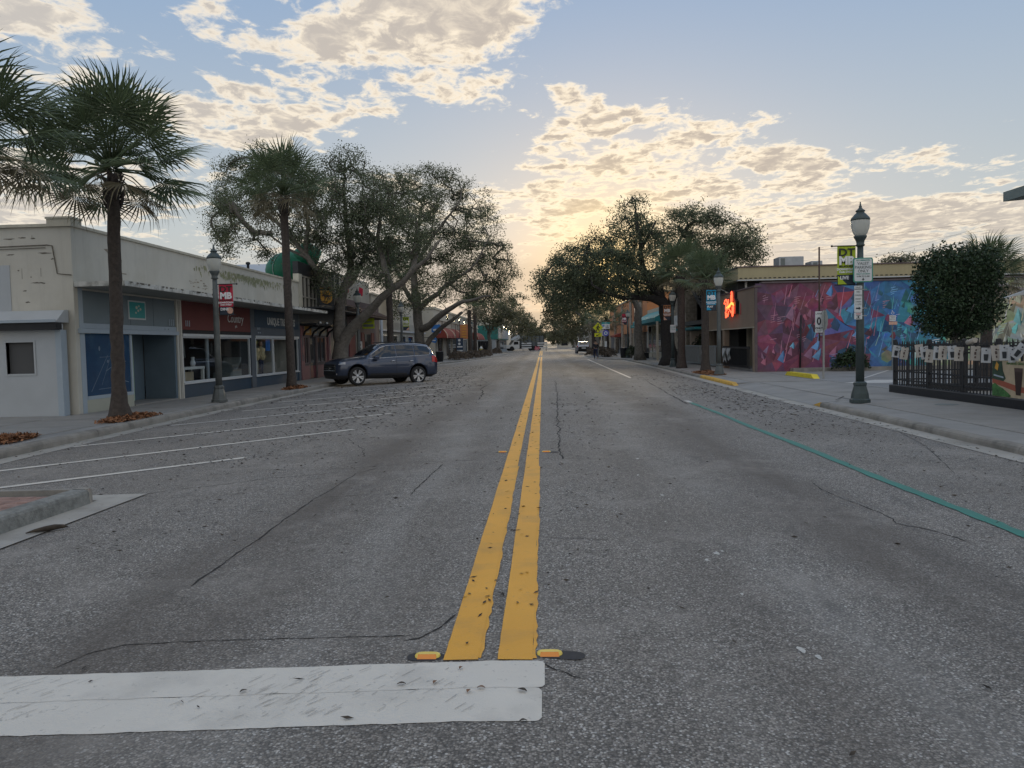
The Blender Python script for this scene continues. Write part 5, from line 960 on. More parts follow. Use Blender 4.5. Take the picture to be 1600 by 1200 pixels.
def oak(label, base, trunk, limbs, blobs, nA, per, leaf, seed, bark='bark', lm='oakleaf', group=None, r0=.035, spread=.33, trunk_r=.3, extra=None):
    """tapering trunk and limbs, then twigs grown to points spread through uneven clumps; leaves round the twig ends"""
    t = thing('oak_tree', label, 'tree', base, 0, group); R = np.random.default_rng(seed)
    nodes = []; par = []; fix = []
    def chain(pts, start, ra, rb):
        prev = start; pts = [np.array(p, dtype=float) for p in pts]; tot = len(pts)-1; 
        for i in range(tot):
            n = max(1, int(np.linalg.norm(pts[i+1]-pts[i])/.5))
            for k in range(1 if (i or start >= 0) else 0, n+1):
                p = pts[i]+(pts[i+1]-pts[i])*k/n + (R.normal(size=3)*.05 if 0 < k < n else 0)
                f = (i+k/n)/tot; nodes.append(p); par.append(prev); fix.append(ra+(rb-ra)*f); prev = len(nodes)-1
        return prev
    top = chain(trunk, -1, trunk_r*1.15, trunk_r*.8)
    for pts, ra, rb in limbs:
        p0 = np.array(pts[0], dtype=float); s = int(np.argmin([np.linalg.norm(p0-q) for q in nodes])); chain([nodes[s]]+[np.array(p, dtype=float) for p in pts[1:]], s, ra, rb)
    vol = np.array([max(.2, b[1][0]*b[1][1]*b[1][2]) for b in blobs])**.75; cnt = np.maximum(3, (nA*vol/vol.sum()).astype(int))
    A = []
    for (c, r), k in zip(blobs, cnt):
        d = R.normal(size=(k,3)); d /= np.linalg.norm(d,axis=1,keepdims=True); A.append(np.array(c)+d*np.array(r)*(R.uniform(.25,1.12,size=(k,1))**.55))
    A = np.concatenate(A); Nn = np.zeros((len(nodes)+len(A)*12,3)); n0 = len(nodes); Nn[:n0] = nodes; cntN = n0; fixn = n0
    limb_n = np.array(nodes); A = A[np.argsort([np.min(np.linalg.norm(limb_n-a,axis=1)) for a in A])]; ends = []
    for a in A:
        dist = np.linalg.norm(Nn[:cntN]-a,axis=1); dist[:2] += 5; j = int(np.argmin(dist)); D = dist[j]; p0 = Nn[j]; ns = int(min(10, max(1, D/.45))); prev = j; bend = R.normal(size=3)*.16*D; bend[2] += .10*D
        for k in range(1, ns+1):
            f = k/ns; p = p0+(a-p0)*f+bend*math.sin(PI*f)*(.6 if ns > 1 else 0)+(R.normal(size=3)*.05 if f < 1 else 0); Nn[cntN] = p; par.append(prev); prev = cntN; cntN += 1
        ends.append((prev, a-p0))
    w = np.zeros(cntN)
    for e, _ in ends: w[e] += 1
    for i in range(cntN-1, -1, -1):
        if par[i] >= 0: w[par[i]] += w[i]
    rad = np.minimum(.006+.0115*np.sqrt(w), .3)
    for i in range(n0): rad[i] = max(fix[i], 0)
    V8 = []; mb = MB()
    # limbs as fat tubes (runs of fixed nodes), twigs as light prisms
    runs = []; cur = [0]
    for i in range(1, n0):
        if par[i] == i-1: cur.append(i)
        else: runs.append(cur); cur = [par[i], i]
    runs.append(cur)
    for run in runs:
        if len(run) > 1:
            rr = [rad[i] for i in run]; 
            if run[0] != 0: rr[0] = rr[1]
            else: rr[0] *= 1.55; rr[1] *= 1.15
            mb.tube([Nn[i] for i in run], rr, 10)
    for i in range(n0, cntN):
        ra, rb = min(rad[par[i]], rad[i]*1.5), rad[i]; mb.tube([Nn[par[i]], Nn[i]], [ra, rb], 5 if rb > .03 else 3, cap=False)
    if extra: extra(mb)
    mb.build('trunk', MT[bark], t)
    C = []
    for e, dv in ends:
        dv = dv/(np.linalg.norm(dv)+1e-6); k = int(per*R.uniform(.45,1.5)); q = np.clip(R.normal(size=(k,3)),-1.5,1.5)*spread*np.array([1,1,.75]); q += dv*R.uniform(-.5,.35,size=(k,1))*spread*1.5; C.append(Nn[e]+q*R.uniform(.5,1.0,size=(k,1)))
    C = np.concatenate(C); L_, W_ = leaf
    np_mesh('crown', leaf_quads(C, R, L_, W_), 4, MT[lm], t)
    return t
def blobs_px(lst, Yc, dY=1.2, seed=1):
    r_ = random.Random(seed); out = []
    for b in lst:
        px, py, rx, ry = b[:4]; Yd = (b[4] if len(b) > 4 else Yc)+r_.uniform(-dY, dY); s = Yd/FPX; out.append((tuple(at(px,py,Yd)), (rx*s, max(rx,ry)*s*.8, ry*s)))
    return out
# first big oak on the left, behind the parked car
Yo = 37.0
tb = [(-9.35,37,-.05),tuple(at(531,560,37)),tuple(at(533,540,37)),tuple(at(541,524,37))]
l1 = [([tb[3],at(560,502,36.8),at(585,478,36.4),at(612,452,36),at(640,428,35.6),at(668,404,35.2),at(690,372,35)],.27,.04),
      ([tb[2],at(530,505,37.2),at(531,478,37.4),at(538,450,37.6),at(548,420,38),at(545,380,38),at(540,330,38),at(538,280,38)],.32,.06),
      ([at(531,478,37.4),at(512,450,37),at(492,420,36.6),at(478,398,36.2),at(455,368,36),at(430,345,35.6),at(400,325,35)],.20,.05),
      ([at(492,420,36.6),at(478,402,36.2),at(452,390,36),at(425,370,35.5)],.10,.04),([at(478,398,36.2),at(482,350,36),at(470,300,36),at(440,265,36)],.12,.04),([at(612,452,36),at(600,415,36.5),at(590,370,37),at(600,320,37)],.18,.05),([at(640,428,35.6),at(655,390,36.5),at(650,340,37)],.14,.05),([at(538,450,37.6),at(556,430,38.5),at(572,400,39)],.2,.08)]
b1 = blobs_px([(415,255,48,28),(380,275,42,30),(350,325,30,32),(365,365,32,28),(345,340,20,45),(440,290,50,40),(395,320,50,35),(425,365,40,18),(540,250,30,26),(525,280,40,36),(490,300,45,35),(560,310,52,45),(520,350,60,45),(590,350,50,45),(600,300,40,34),(545,395,60,32),(600,400,55,32),(505,435,32,26),(480,360,40,40),(640,360,40,40),(470,320,30,30),(575,435,40,16),(520,455,26,14,36),(350,385,18,22),(410,395,10,8)], 36.6, 1.6, 2)
oak('large spreading live oak with forked trunk behind the dark blue car', (-9.35,37,0), tb, l1, b1, 860, 98, (.10,.048), 5, trunk_r=.37, group='live oaks lining the left pavement')
Yo = 57
t2 = [(-9.4,57,-.05),tuple(at(657,545,57)),tuple(at(655,515,57)),tuple(at(652,485,57)),tuple(at(648,455,57))]
l2 = [([t2[2],at(672,508,56),at(692,490,55),at(715,475,54),at(742,468,53),at(765,462,52)],.30,.05),([t2[1],at(682,520,56.5),at(700,505,55.5),at(722,488,55)],.22,.10),([t2[3],at(668,470,57),at(690,452,56),at(710,438,55),at(735,420,54)],.24,.08),([t2[4],at(645,420,57),at(650,370,57),at(660,320,57)],.28,.06),([at(645,420,57),at(670,380,56),at(695,345,56),at(720,310,56)],.16,.05),([t2[3],at(632,450,57),at(615,410,57),at(600,360,57)],.2,.05),([at(735,420,54),at(752,395,54),at(765,370,54)],.08,.04)]
b2 = blobs_px([(590,290,34,24),(625,290,38,26),(665,288,40,26),(700,295,36,26),(735,320,34,28),(655,325,46,34),(610,335,44,34),(700,340,46,34),(745,360,38,34),(760,385,30,32),(690,385,55,34),(640,380,50,36),(735,400,48,28),(770,420,30,30),(745,455,38,20),(720,440,44,26),(680,425,44,26),(645,430,44,30),(640,465,34,24),(790,440,24,28),(790,400,14,14),(670,460,30,18),(765,455,30,22),(700,270,16,10),(625,470,24,22)], 56.5, 2.2, 3)
oak('second large live oak on the left whose long limbs reach over the road', (-9.4,57,0), t2, l2, b2, 800, 92, (.125,.062), 8, trunk_r=.36, group='live oaks lining the left pavement', spread=.42)
# a shorter leaning oak on the left kerb far along, and the trees past it
def small_oak(label, x, y, tops, blobs, nA, per, leaf, seed, group, tr=.2, lm='oakleaf2', spread=.5, fork=.45):
    zt = max(b[0][2] for b in blobs); c = Vector(blobs[0][0]); base = Vector((x, y, -.1)); f1 = Vector((x, y, zt*fork))
    limbs = [([f1, (f1+Vector(b[0]))/2+Vector((0,0,.3)), Vector(b[0])], tr*.6, tr*.2) for b in blobs[::2]]
    return oak(label, (x, y, 0), [base, base*.5+f1*.5+Vector((.1,0,0)), f1], limbs, blobs, nA, per, leaf, seed, lm=lm, group=group, spread=spread, trunk_r=tr)
GL, GR = 'live oaks lining the left pavement', 'live oaks lining the right pavement'
small_oak('slim forked oak in front of the teal shop block', -7.4, 108, None, blobs_px([(765,505,24,14),(785,500,22,14),(750,495,20,12),(775,485,26,14),(795,490,20,16),(755,478,22,12)],108,3,4), 150, 42, (.26,.13), 11, GL, .28)
small_oak('bushy oak just left of the white truck', -7.6, 132, None, blobs_px([(800,500,22,22),(815,505,22,20),(790,480,24,16),(805,475,20,16),(782,465,18,14),(822,520,18,14)],135,5,5), 150, 42, (.32,.16), 12, GL, .3)
small_oak('rounded oak behind the truck box on the left', -7.0, 178, None, blobs_px([(818,512,24,18),(830,515,22,16),(838,520,18,14),(812,500,20,14)],180,6,6), 130, 40, (.42,.2), 13, GL, .35)
small_oak('last green oak at the left of the road end', -6.8, 240, None, blobs_px([(845,522,18,12),(835,525,20,12),(856,527,14,9)],240,8,7), 90, 36, (.55,.28), 14, GL, .4)
# right-hand oaks
t3 = [(7.35,45.8,-.05),tuple(at(1044,540,45.8)),tuple(at(1042,500,45.8)),tuple(at(1036,472,45.8))]
l3 = [([t3[3],at(1018,466,45.5),at(1000,465,45),at(975,466,44),at(948,458,43.5),at(925,445,43)],.24,.05),([t3[3],at(1020,448,46),at(1006,425,46),at(1000,395,46),at(997,360,46),at(993,325,46)],.30,.05),([t3[3],at(1032,450,46.2),at(1034,420,46.5),at(1052,390,47),at(1075,350,47)],.22,.05),([t3[2],at(1052,462,46),at(1070,448,46),at(1095,432,46.5),at(1125,410,47),at(1150,390,47)],.30,.06),([at(1006,425,46),at(980,405,46),at(950,395,45.5),at(915,395,45)],.14,.04),([at(1125,410,47),at(1140,380,47),at(1145,360,47)],.12,.04),([at(1000,395,46),at(1015,365,46),at(1025,345,46)],.10,.04)]
b3 = blobs_px([(870,425,36,24),(855,445,24,22),(905,430,42,30),(900,400,34,24),(940,415,44,32),(935,385,34,24),(985,355,40,26),(992,328,24,18),(975,385,44,28),(1012,375,34,30),(1000,420,46,30),(1050,405,44,36),(1065,365,40,32),(1090,335,26,18),(1072,330,24,14),(1105,350,36,26),(1110,385,44,32),(1140,372,38,28),(1165,375,28,28),(1172,400,22,26),(1150,415,36,26),(1160,440,24,18),(1115,420,40,24),(1045,440,46,20),(960,450,46,22),(915,460,36,18),(880,460,26,16),(1010,450,36,16)], 45.8, 2.0, 9)
oak('huge dark live oak with a black trunk between the palms and the teal awning', (7.35,45.8,0), t3, l3, b3, 860, 86, (.12,.06), 17, bark='blackbark', trunk_r=.40, group=GR, spread=.36)
t4 = [(7.4,60,-.05),tuple(at(998,540,60)),tuple(at(997,500,60)),tuple(at(992,470,60))]
l4 = [([t4[3],at(980,455,60),at(955,440,59),at(925,430,58)],.22,.07),([t4[3],at(996,445,60),at(985,420,60)],.2,.06)]
oak('thin trunked oak in front of the orange building', (7.4,60,0), t4, l4, blobs_px([(925,440,36,26),(895,445,36,24),(870,455,28,20),(955,430,36,24),(980,425,30,22),(900,470,30,16),(935,468,34,14),(862,435,20,16),(885,480,20,14)],59,2.5,10), 300, 60, (.17,.085), 18, trunk_r=.30, group=GR, spread=.45)
small_oak('shaded oak beside the parked silver car', 6.6, 96, None, blobs_px([(900,490,30,18),(880,485,26,18),(915,510,22,14),(895,515,22,12),(870,470,22,16),(862,490,16,14)],98,4,11), 190, 44, (.25,.125), 19, GR, .3)
small_oak('pale green far oak at the right of the road end', 7.2, 150, None, blobs_px([(880,510,22,16),(868,500,18,14),(890,525,18,12),(866,520,14,12)],150,6,12), 120, 40, (.36,.18), 20, GR, .35)
small_oak('hazy last oak closing the right end of the road', 9, 225, None, blobs_px([(875,522,18,12),(865,530,12,10),(888,530,14,9)],225,8,13), 80, 36, (.5,.25), 21, GR, .4)
small_oak('thin topped tree behind the tan parapet', 33, 75, None, blobs_px([(1405,405,26,7),(1425,402,18,6),(1388,410,12,5)],75,2,14), 90, 14, (.2,.1), 22, 'trees behind the buildings', .25, spread=.4)
# ---- cabbage palms: every fan leaf an object sharing a few meshes
def frond_mesh(seed, m_, droop=.3):
    r_ = random.Random(seed); m = MB(); Lp = .92; sag = .10
    m.tube([(0,0,0),(Lp*.5,0,.05),(Lp,0,-.02-sag*.3)],[.022,.015,.010],4); nseg = 24; span = math.radians(118)
    hub = Vector((Lp,0,-.05)); dth = 2*span/(nseg-1)
    def pt(r, th, w):
        c, s_ = math.cos(th), math.sin(th); x = hub.x + r*c*.95 + .10*(1-abs(th)/span); y = hub.y + r*s_
        z = hub.z + .10*r - .36*r*(abs(s_)**1.3) - droop*max(0, r-.42)**1.6*1.25
        return Vector((x, y, z)) + Vector((-s_, c, 0))*w
    for i in range(nseg):
        th = -span+dth*i+r_.uniform(-.02,.02); ln = .84*(1-.16*(abs(th)/span)**2)*r_.uniform(.9,1.08); r1, r2 = .38*ln, .70*ln; w1 = r1*dth*.40; w2 = .013; ridge = Vector((0,0,.016)); tip = pt(ln, th+r_.uniform(-.03,.03), 0)+Vector((0,0,-r_.uniform(0,.10)*droop*2))
        a = pt(.0, th, 0); m.add([a, pt(r1,th,-w1), pt(r1,th,0)+ridge, pt(r1,th,w1), pt(r2,th,-w2), pt(r2,th,0)+ridge*.5, pt(r2,th,w2), tip], [(0,1,2),(0,2,3),(1,4,5,2),(2,5,6,3),(4,7,5),(5,7,6)])
    return mesh_of(m, 'frond', m_)
FR = [frond_mesh(i, MT['palmleaf'], (.25,.4,.6,.35)[i]) for i in range(4)]; FO = [frond_mesh(10+i, MT['palmold'], (.7,.95)[i]) for i in range(2)]
def palm(label, x, y, ztop, sc, nf, seed, r_base, r_mid, group, lean=(0,0), old=.22, zb=-.05):
    t = thing('palm_tree', label, 'palm tree', (x, y, 0), 0, group); r_ = random.Random(seed); m = MB(); pts = []; rr = []; n = 26
    for i in range(n+1):
        f = i/n; z = zb+(ztop-.15-zb)*f; pts.append((lean[0]*f**1.5+r_.uniform(-.01,.01), lean[1]*f+r_.uniform(-.01,.01), z)); rr.append((r_mid+(r_base-r_mid)*max(0,1-z/.9)**2.2)*(1+.05*((i%2)*2-1)*.5+r_.uniform(-.02,.02))*(1.0-.08*f))
    rr[-1] *= .8; m.tube(pts, rr, 14)
    for i in range(26):   # leaf-base stubs under the crown
        a = i*2.4; z = ztop-.15-.55*(i/26)*sc; rad = r_mid*.95; m.tube([(lean[0]+rad*math.cos(a), lean[1]+rad*math.sin(a), z-.12),(lean[0]+(rad+.10)*math.cos(a), lean[1]+(rad+.10)*math.sin(a), z+.10)],[.035,.012],4)
    m.build('trunk', MT['palmbark'], t, world=False)
    for i in range(nf):
        f = i/(nf-1); el = math.radians(86-116*f**.95+r_.uniform(-9,9)); az = i*2.39996+r_.uniform(-.25,.25); isold = f > 1-old
        me = r_.choice(FO if isold else FR); s_ = sc*r_.uniform(.88,1.1)*(.9 if f < .1 else .80 if isold else 1)
        o = place('frond', me, (lean[0]+.06*math.cos(az), lean[1]+.06*math.sin(az), ztop-.12+.22*(1-f)*sc), t, (r_.uniform(-.5,.5), -el, az), (s_,)*3)
        if isold: o['label'] = 'dry drooping frond'
    return t
GP, GQ = 'cabbage palms along the left pavement', 'cabbage palms along the right pavement'
palm('nearest cabbage palm, its trunk cut off by the left edge', -9.22, 12.3, 4.75, 1.06, 50, 31, .27, .135, GP)
palm('tall cabbage palm in front of the blue filmed window', -8.95, 16.1, 5.28, 1.12, 54, 32, .26, .135, GP, (.08,0), old=.09)
palm('slender tall palm by the Unique Treasures window', -8.95, 27.4, 6.85, 1.08, 40, 33, .2, .145, GP, (-.05,0), old=.3)
palm('dark palm trunk rising between two street lamps past the car', -9.0, 46, 5.6, .95, 28, 34, .28, .20, GP, old=.3)
palm('first of the twin palms by the hydrant planting', -8.4, 90, 5.6, 1.1, 22, 35, .3, .22, GP, old=.4); palm('second of the twin palms by the hydrant planting', -8.2, 95, 6.0, 1.1, 22, 36, .3, .22, GP, old=.4)
palm('palm with a dark trunk beside the lamp with the blue banner', 7.08, 34.4, 4.15, .80, 34, 37, .27, .165, GQ, old=.15)
palm('bushy palm left of the blue banner with a rough brown trunk', 7.14, 40.6, 4.95, 1.02, 36, 38, .30, .20, GQ, old=.2)
palm('low spreading palm above the yellow crossing sign', 6.2, 76, 3.5, 1.25, 34, 39, .3, .22, GQ, old=.3); palm('palm trunk just behind the walking person', 5.7, 88, 3.6, 1.1, 26, 40, .3, .22, GQ, old=.3)
palm('palm showing over the clipped tree behind the fence', 14.4, 26, 3.25, .88, 40, 41, .26, .18, 'palms behind the fence', old=.35)
# clipped tree behind the fence
t = thing('clipped_tree', 'dense dark tree clipped to a rounded block behind the black fence', 'tree', (11.35,22,0)); R = np.random.default_rng(3)
m = MB(); m.tube([(0,0,-.05),(.03,0,.7),(0,.02,1.4),(.05,0,2.2)],[.10,.085,.08,.05],8)
for a in range(9): m.tube([(0,0,1.15+.08*a),(.5*math.cos(a*2.4),.5*math.sin(a*2.4),1.6+.12*a),(.85*math.cos(a*2.4),.8*math.sin(a*2.4),1.9+.16*a)],[.05,.03,.01],5)
m.build('trunk', MT['bark'], t, world=False)
n = 19000; d = R.uniform(-1,1,size=(n*2,3)); k = (np.abs(d)**3.6).sum(axis=1)**(1/3.6); d = d[k > .03][:n]; k = (np.abs(d)**3.6).sum(axis=1)**(1/3.6); shell = R.uniform(.0,1,size=len(d))**.28*(1+R.normal(size=len(d))*.045)
lump = 1+.08*np.sin(d[:,0]/k*5+1)*np.sin(d[:,2]/k*6)+.06*np.sin(d[:,1]/k*7+d[:,2]/k*4)
C = d/k[:,None]*(shell*lump)[:,None]*np.array([1.00,.95,1.24])+np.array([11.40,22,2.56]); C = C[~((C[:,2] < 1.5) & (C[:,0] > 11.9))]
sel = C[:,2] > 3.1; C[sel,0] = 11.40+(C[sel,0]-11.40)*(1-.22*(C[sel,2]-3.1))
np_mesh('crown', leaf_quads(C, R, .09, .053), 4, MT['topiary'], t)
def bush(label, c, r, n, leaf, m_, seed, group=None, name='shrub', twig=True):
    t = thing(name, label, 'shrub', (c[0], c[1], c[2]-r[2]), 0, group); R = np.random.default_rng(seed)
    d = R.normal(size=(n,3)); d /= np.linalg.norm(d,axis=1,keepdims=True); d[:,2] = np.abs(d[:,2])*1.6-.6; lump = 1+.16*np.sin(5*d[:,0]+seed)*np.cos(4*d[:,1])+.1*np.sin(9*d[:,0]+3*d[:,2])
    C = np.array(c)+d*np.array(r)*(R.uniform(.2,1,size=(n,1))**.45)*lump[:,None]*(1+R.normal(size=(n,1))*.06); C = C[C[:,2] > c[2]-r[2]+.02]
    m = MB(); r_ = random.Random(seed)
    for i in range(14): a = r_.uniform(0,2*PI); m.tube([(0,0,0),(r[0]*.4*math.cos(a),r[1]*.4*math.sin(a),r[2]*.9),(r[0]*.8*math.cos(a),r[1]*.8*math.sin(a),r[2]*r_.uniform(1.0,1.7))],[.025,.018,.006],4)
    m.build('stem', MT['bark'], t, world=False); np_mesh('foliage', leaf_quads(C, R, *leaf), 4, MT[m_], t); return t
bush('dark shrub in front of the blue part of the mural', (12.95,33.35,.42), (.75,.35,.52), 1500, (.12,.07), 'topiary', 51)
bush('green potted foliage behind the grey barrier', (9.9,47.5,1.2), (.8,1.6,.75), 1400, (.2,.08), 'shrub', 52); bush('small bush beside the black oak trunk', (7.9,46.6,.42), (.4,.5,.5), 500, (.13,.07), 'shrub', 53)
bush('leafy dark plant inside the patio near the mural corner', (9.75,35.2,.62), (.3,.7,.5), 500, (.14,.06), 'topiary', 58)
for i,(x,y,lab) in enumerate(((5.9,76,'brown bush in the kerb bed under the round blue sign'),(5.6,83,'brown bush at the far end of the kerb bed under the crossing sign'))): bush(lab, (x,y,.42), (1.1,3.2,.55), 1500, (.22,.1), 'drybush', 54+i, 'brown bushes in the kerb beds')
for i,(x,y,lab) in enumerate(((-8.3,76,'brown low bush at the near end of the hydrant planting'),(-7.6,83,'brown low bush in the middle of the hydrant planting'),(-6.9,91,'brown low bush beside the yellow hydrant'),(-7.2,120,'reddish low bush in front of the teal shop'))): bush(lab, (x,y,.36), (.9,3.6,.5), 1500, (.22,.1), 'drybush', 60+i, 'brown bushes in the kerb beds')
for i,(x,y,w_,lab) in enumerate(((7.6,67.5,.5,'planter bush between the bin and the thin trunk'),)): bush(lab, (x,y,.5), (.5,1.2,.55), 600, (.16,.08), 'shrub', 70+i)
bush('pink flowering bush in front of the beige block', (-10.2,55,.9), (.6,2.2,.9), 900, (.16,.09), 'drybush', 75)
# mulch round the palms
def mulch(c, rx, ry, n, seed, label):
    R = np.random.default_rng(seed); a = R.uniform(0,2*PI,n); r = R.uniform(0,1,n)**.6; C = np.stack([c[0]+rx*r*np.cos(a)+R.normal(size=n)*.04, c[1]+ry*r*np.sin(a)+R.normal(size=n)*.08, np.zeros(n)],axis=1); C[:,2] = .012+.085*(1-r**1.4)+R.normal(size=n)*.006
    d = R.normal(size=(n,3)); d[:,2] *= .35; d /= np.linalg.norm(d,axis=1,keepdims=True); e = np.cross(d, np.array([0,0,1.])+R.normal(size=(n,3))*.3); e /= np.linalg.norm(e,axis=1,keepdims=True); l = R.uniform(.03,.07,size=(n,1)); w = R.uniform(.008,.016,size=(n,1))
    o = np_mesh('mulch', np.stack([C-d*l-e*w,C+d*l-e*w,C+d*l+e*w,C-d*l+e*w],axis=1), 4, MT['mulch'], None); o['kind'] = 'stuff'; o['label'] = label
mulch((-8.90,12.3),.30,.9,2000,1,'rust brown bark mulch round the nearest palm'); mulch((-8.86,16.3),.31,1.0,2000,2,'rust brown bark mulch round the second palm'); mulch((-8.86,27.5),.28,1.0,1500,3,'rust brown bark mulch round the slender palm'); mulch((7.0,33.4),.5,2.0,1800,4,'rust brown bark mulch round the palms on the right')
# dead leaves on the road
R = np.random.default_rng(8); pts = []
def scatter(n, fx, fy):
    x = fx(n); y = fy(n); pts.append(np.stack([x, y], 1))
U = R.uniform
scatter(2200, lambda n: np.clip(-3.7-np.abs(R.normal(size=n))*1.5, -8.1, 9), lambda n: 10+45*U(size=n)**1.4); scatter(900, lambda n: U(-6.8,-2.8,n), lambda n: 12+16*U(size=n)); scatter(900, lambda n: -3.4+R.normal(size=n)*.8, lambda n: 9.5+26*U(size=n)**1.3)
scatter(1300, lambda n: U(3.65,5.85,n), lambda n: 5+29*U(size=n)**1.2); scatter(700, lambda n: 4.6+R.normal(size=n)*.5, lambda n: 12+14*U(size=n)); scatter(200, lambda n: 5.75-np.abs(R.normal(size=n))*.15, lambda n: U(8,40,n))
scatter(260, lambda n: -.25+R.normal(size=n)*.35, lambda n: 4.0+12*U(size=n)**1.2); scatter(260, lambda n: .15+np.abs(R.normal(size=n))*.5, lambda n: 6+14*U(size=n)); scatter(420, lambda n: U(-5,5.5,n), lambda n: 2.6+18*U(size=n)); scatter(300, lambda n: -3.2+R.normal(size=n)*1.0, lambda n: 5.5+5*U(size=n)); scatter(500, lambda n: U(-6,5,n), lambda n: 20+50*U(size=n)); scatter(160, lambda n: U(-8.2,-7.6,n), lambda n: U(11,30,n))
Pt = np.concatenate(pts); n = len(Pt); Z_ = -.0167*np.minimum(np.abs(Pt[:,0]-XC),8.4); C = np.stack([Pt[:,0],Pt[:,1],Z_+.012],1); a = U(0,2*PI,n); a = np.where(U(size=n) < .5, R.normal(size=n)*.5, a); d = np.stack([np.cos(a),np.sin(a),R.normal(size=n)*.10],1); e = np.stack([-np.sin(a),np.cos(a),R.normal(size=n)*.35],1); far = np.where(Pt[:,0:1] < -2, np.clip(Pt[:,1:2]/13, .75, 1.5), np.clip(Pt[:,1:2]/14, .75, 1.25)); l = U(.012,.042,size=(n,1))*far; w = U(.005,.013,size=(n,1))*far
o = np_mesh('leaf_litter', np.stack([C-d*l,C+e*w,C+d*l,C-e*w],axis=1), 4, MT['deadleaf'], None); o['kind'] = 'stuff'; o['label'] = 'small dark dead leaves scattered over the road'
# a few single leaves close to the camera
def leafthing(x, y, a, l, label, m_='brownleaf', h=.008):
    t = thing('fallen_leaf', label, 'leaf', (x, y, zr(x)+.009), a, 'curled leaves by the stop line'); m = MB(); n = 6; vs = []
    for i in range(n+1): f = i/n; w = l*.28*math.sin(PI*min(.98,f*.95+.03)); z = h*math.sin(PI*f)*.6; vs += [((f-.5)*l,-w,z+h*.45),((f-.5)*l,0,z),((f-.5)*l,w,z+h*.3)]
    m.add(vs,[(3*i+j,3*i+j+1,3*i+j+4,3*i+j+3) for i in range(n) for j in range(2)],0,True); m.build('blade', MT[m_], t, world=False)
for a in ((-.385,3.34,1.2,.045,'small brown leaf on the stop line below the left yellow line'),(-.48,3.20,1.3,.05,'brown leaf standing on its edge on the upper stop line band'),(-.33,3.11,1.4,.05,'brown leaf in the middle of the lower stop line band'),(-.28,3.14,-.1,.055,'grey twig-like leaf on the stop line near its joint'),(-.11,3.12,-.5,.07,'dark curled leaf near the round end of the stop line'),(-.10,2.86,.3,.05,'dark leaf at the bottom edge of the stop line end'),(.03,2.52,.1,.05,'tan leaf on the bare asphalt below the stop line'),(-.385,3.62,1.7,.04,'small dark leaf on the left yellow line near its end'),(-.62,3.19,.1,.06,'dark thin leaf lying along the stop line'),(-1.28,3.15,.9,.05,'dark curled leaf farther left on the stop line')):
    leafthing(a[0],a[1],a[2],a[3]*.62,a[4], m_='deadleaf' if 'dark' in a[4] else 'brownleaf')
# ------------------------------------------------------------------ street furniture
def make_lamp(label, mname, x, y, sc=1.0, group='street lamps along the pavements'):
    t = thing('street_lamp', label, 'street lamp', (x, y, 0), 0, group); m8 = MT[mname]
    MB().lathe((0,0,0),[(.21,0),(.21,.07),(.185,.09),(.17,.20),(.125,.36),(.135,.39),(.135,.43),(.095,.46)],8,smooth=False,ph=PI/8).build('base', m8, t, world=False)
    MB().lathe((0,0,0),[(.088,.44),(.082,1.5),(.072,2.6),(.062,3.34)],14).build('pole', m8, t, world=False)
    MB().lathe((0,0,0),[(.062,3.34),(.10,3.37),(.075,3.40),(.085,3.46),(.13,3.54),(.135,3.57)],14).build('capital', m8, t, world=False)
    g_ = MB().lathe((0,0,0),[(.105,3.572),(.14,3.62),(.175,3.72),(.190,3.82),(.186,3.90)],18,cap=False).build('globe', MT['globe'], t, world=False)
    MB().lathe((0,0,0),[(.192,3.895),(.198,3.915),(.185,3.95),(.150,3.99),(.115,4.03),(.085,4.055),(.080,4.08),(.10,4.09),(.095,4.105),(.05,4.14),(.028,4.17),(.034,4.19),(.018,4.215),(.010,4.29)],16).build('cap', MT['lampgreen'], t, world=False)
    MB().lathe((0,0,0),[(.03,3.58),(.03,3.78),(.02,3.86)],8).build('bulb', MT['signwhite'], g_, world=False)
    t.scale = (sc,)*3
    return t
lampL = make_lamp('grey street lamp by the red banner in front of the shop windows', 'lampgrey', -8.87, 21.0)
lampR = make_lamp('tall dark green street lamp carrying the valet parking sign', 'lampgreen', 6.82, 17.1)
for src, x, y, lab in ((lampL,-8.87,37.4,'street lamp seen between the forks of the large left oak'),(lampL,-8.87,49.0,'street lamp beside the lime banner on the left'),(lampL,-8.4,93,'far street lamp among the hydrant planting'),(lampL,7.07,31.7,'grey street lamp beside the blue banner'),(lampR,7.08,42.9,'street lamp by the black oak trunk with the orange banner'),(lampR,7.45,68.7,'street lamp beside the right-hand litter bin')):
    copy_tree(src, (x, y, 0), None, lab)
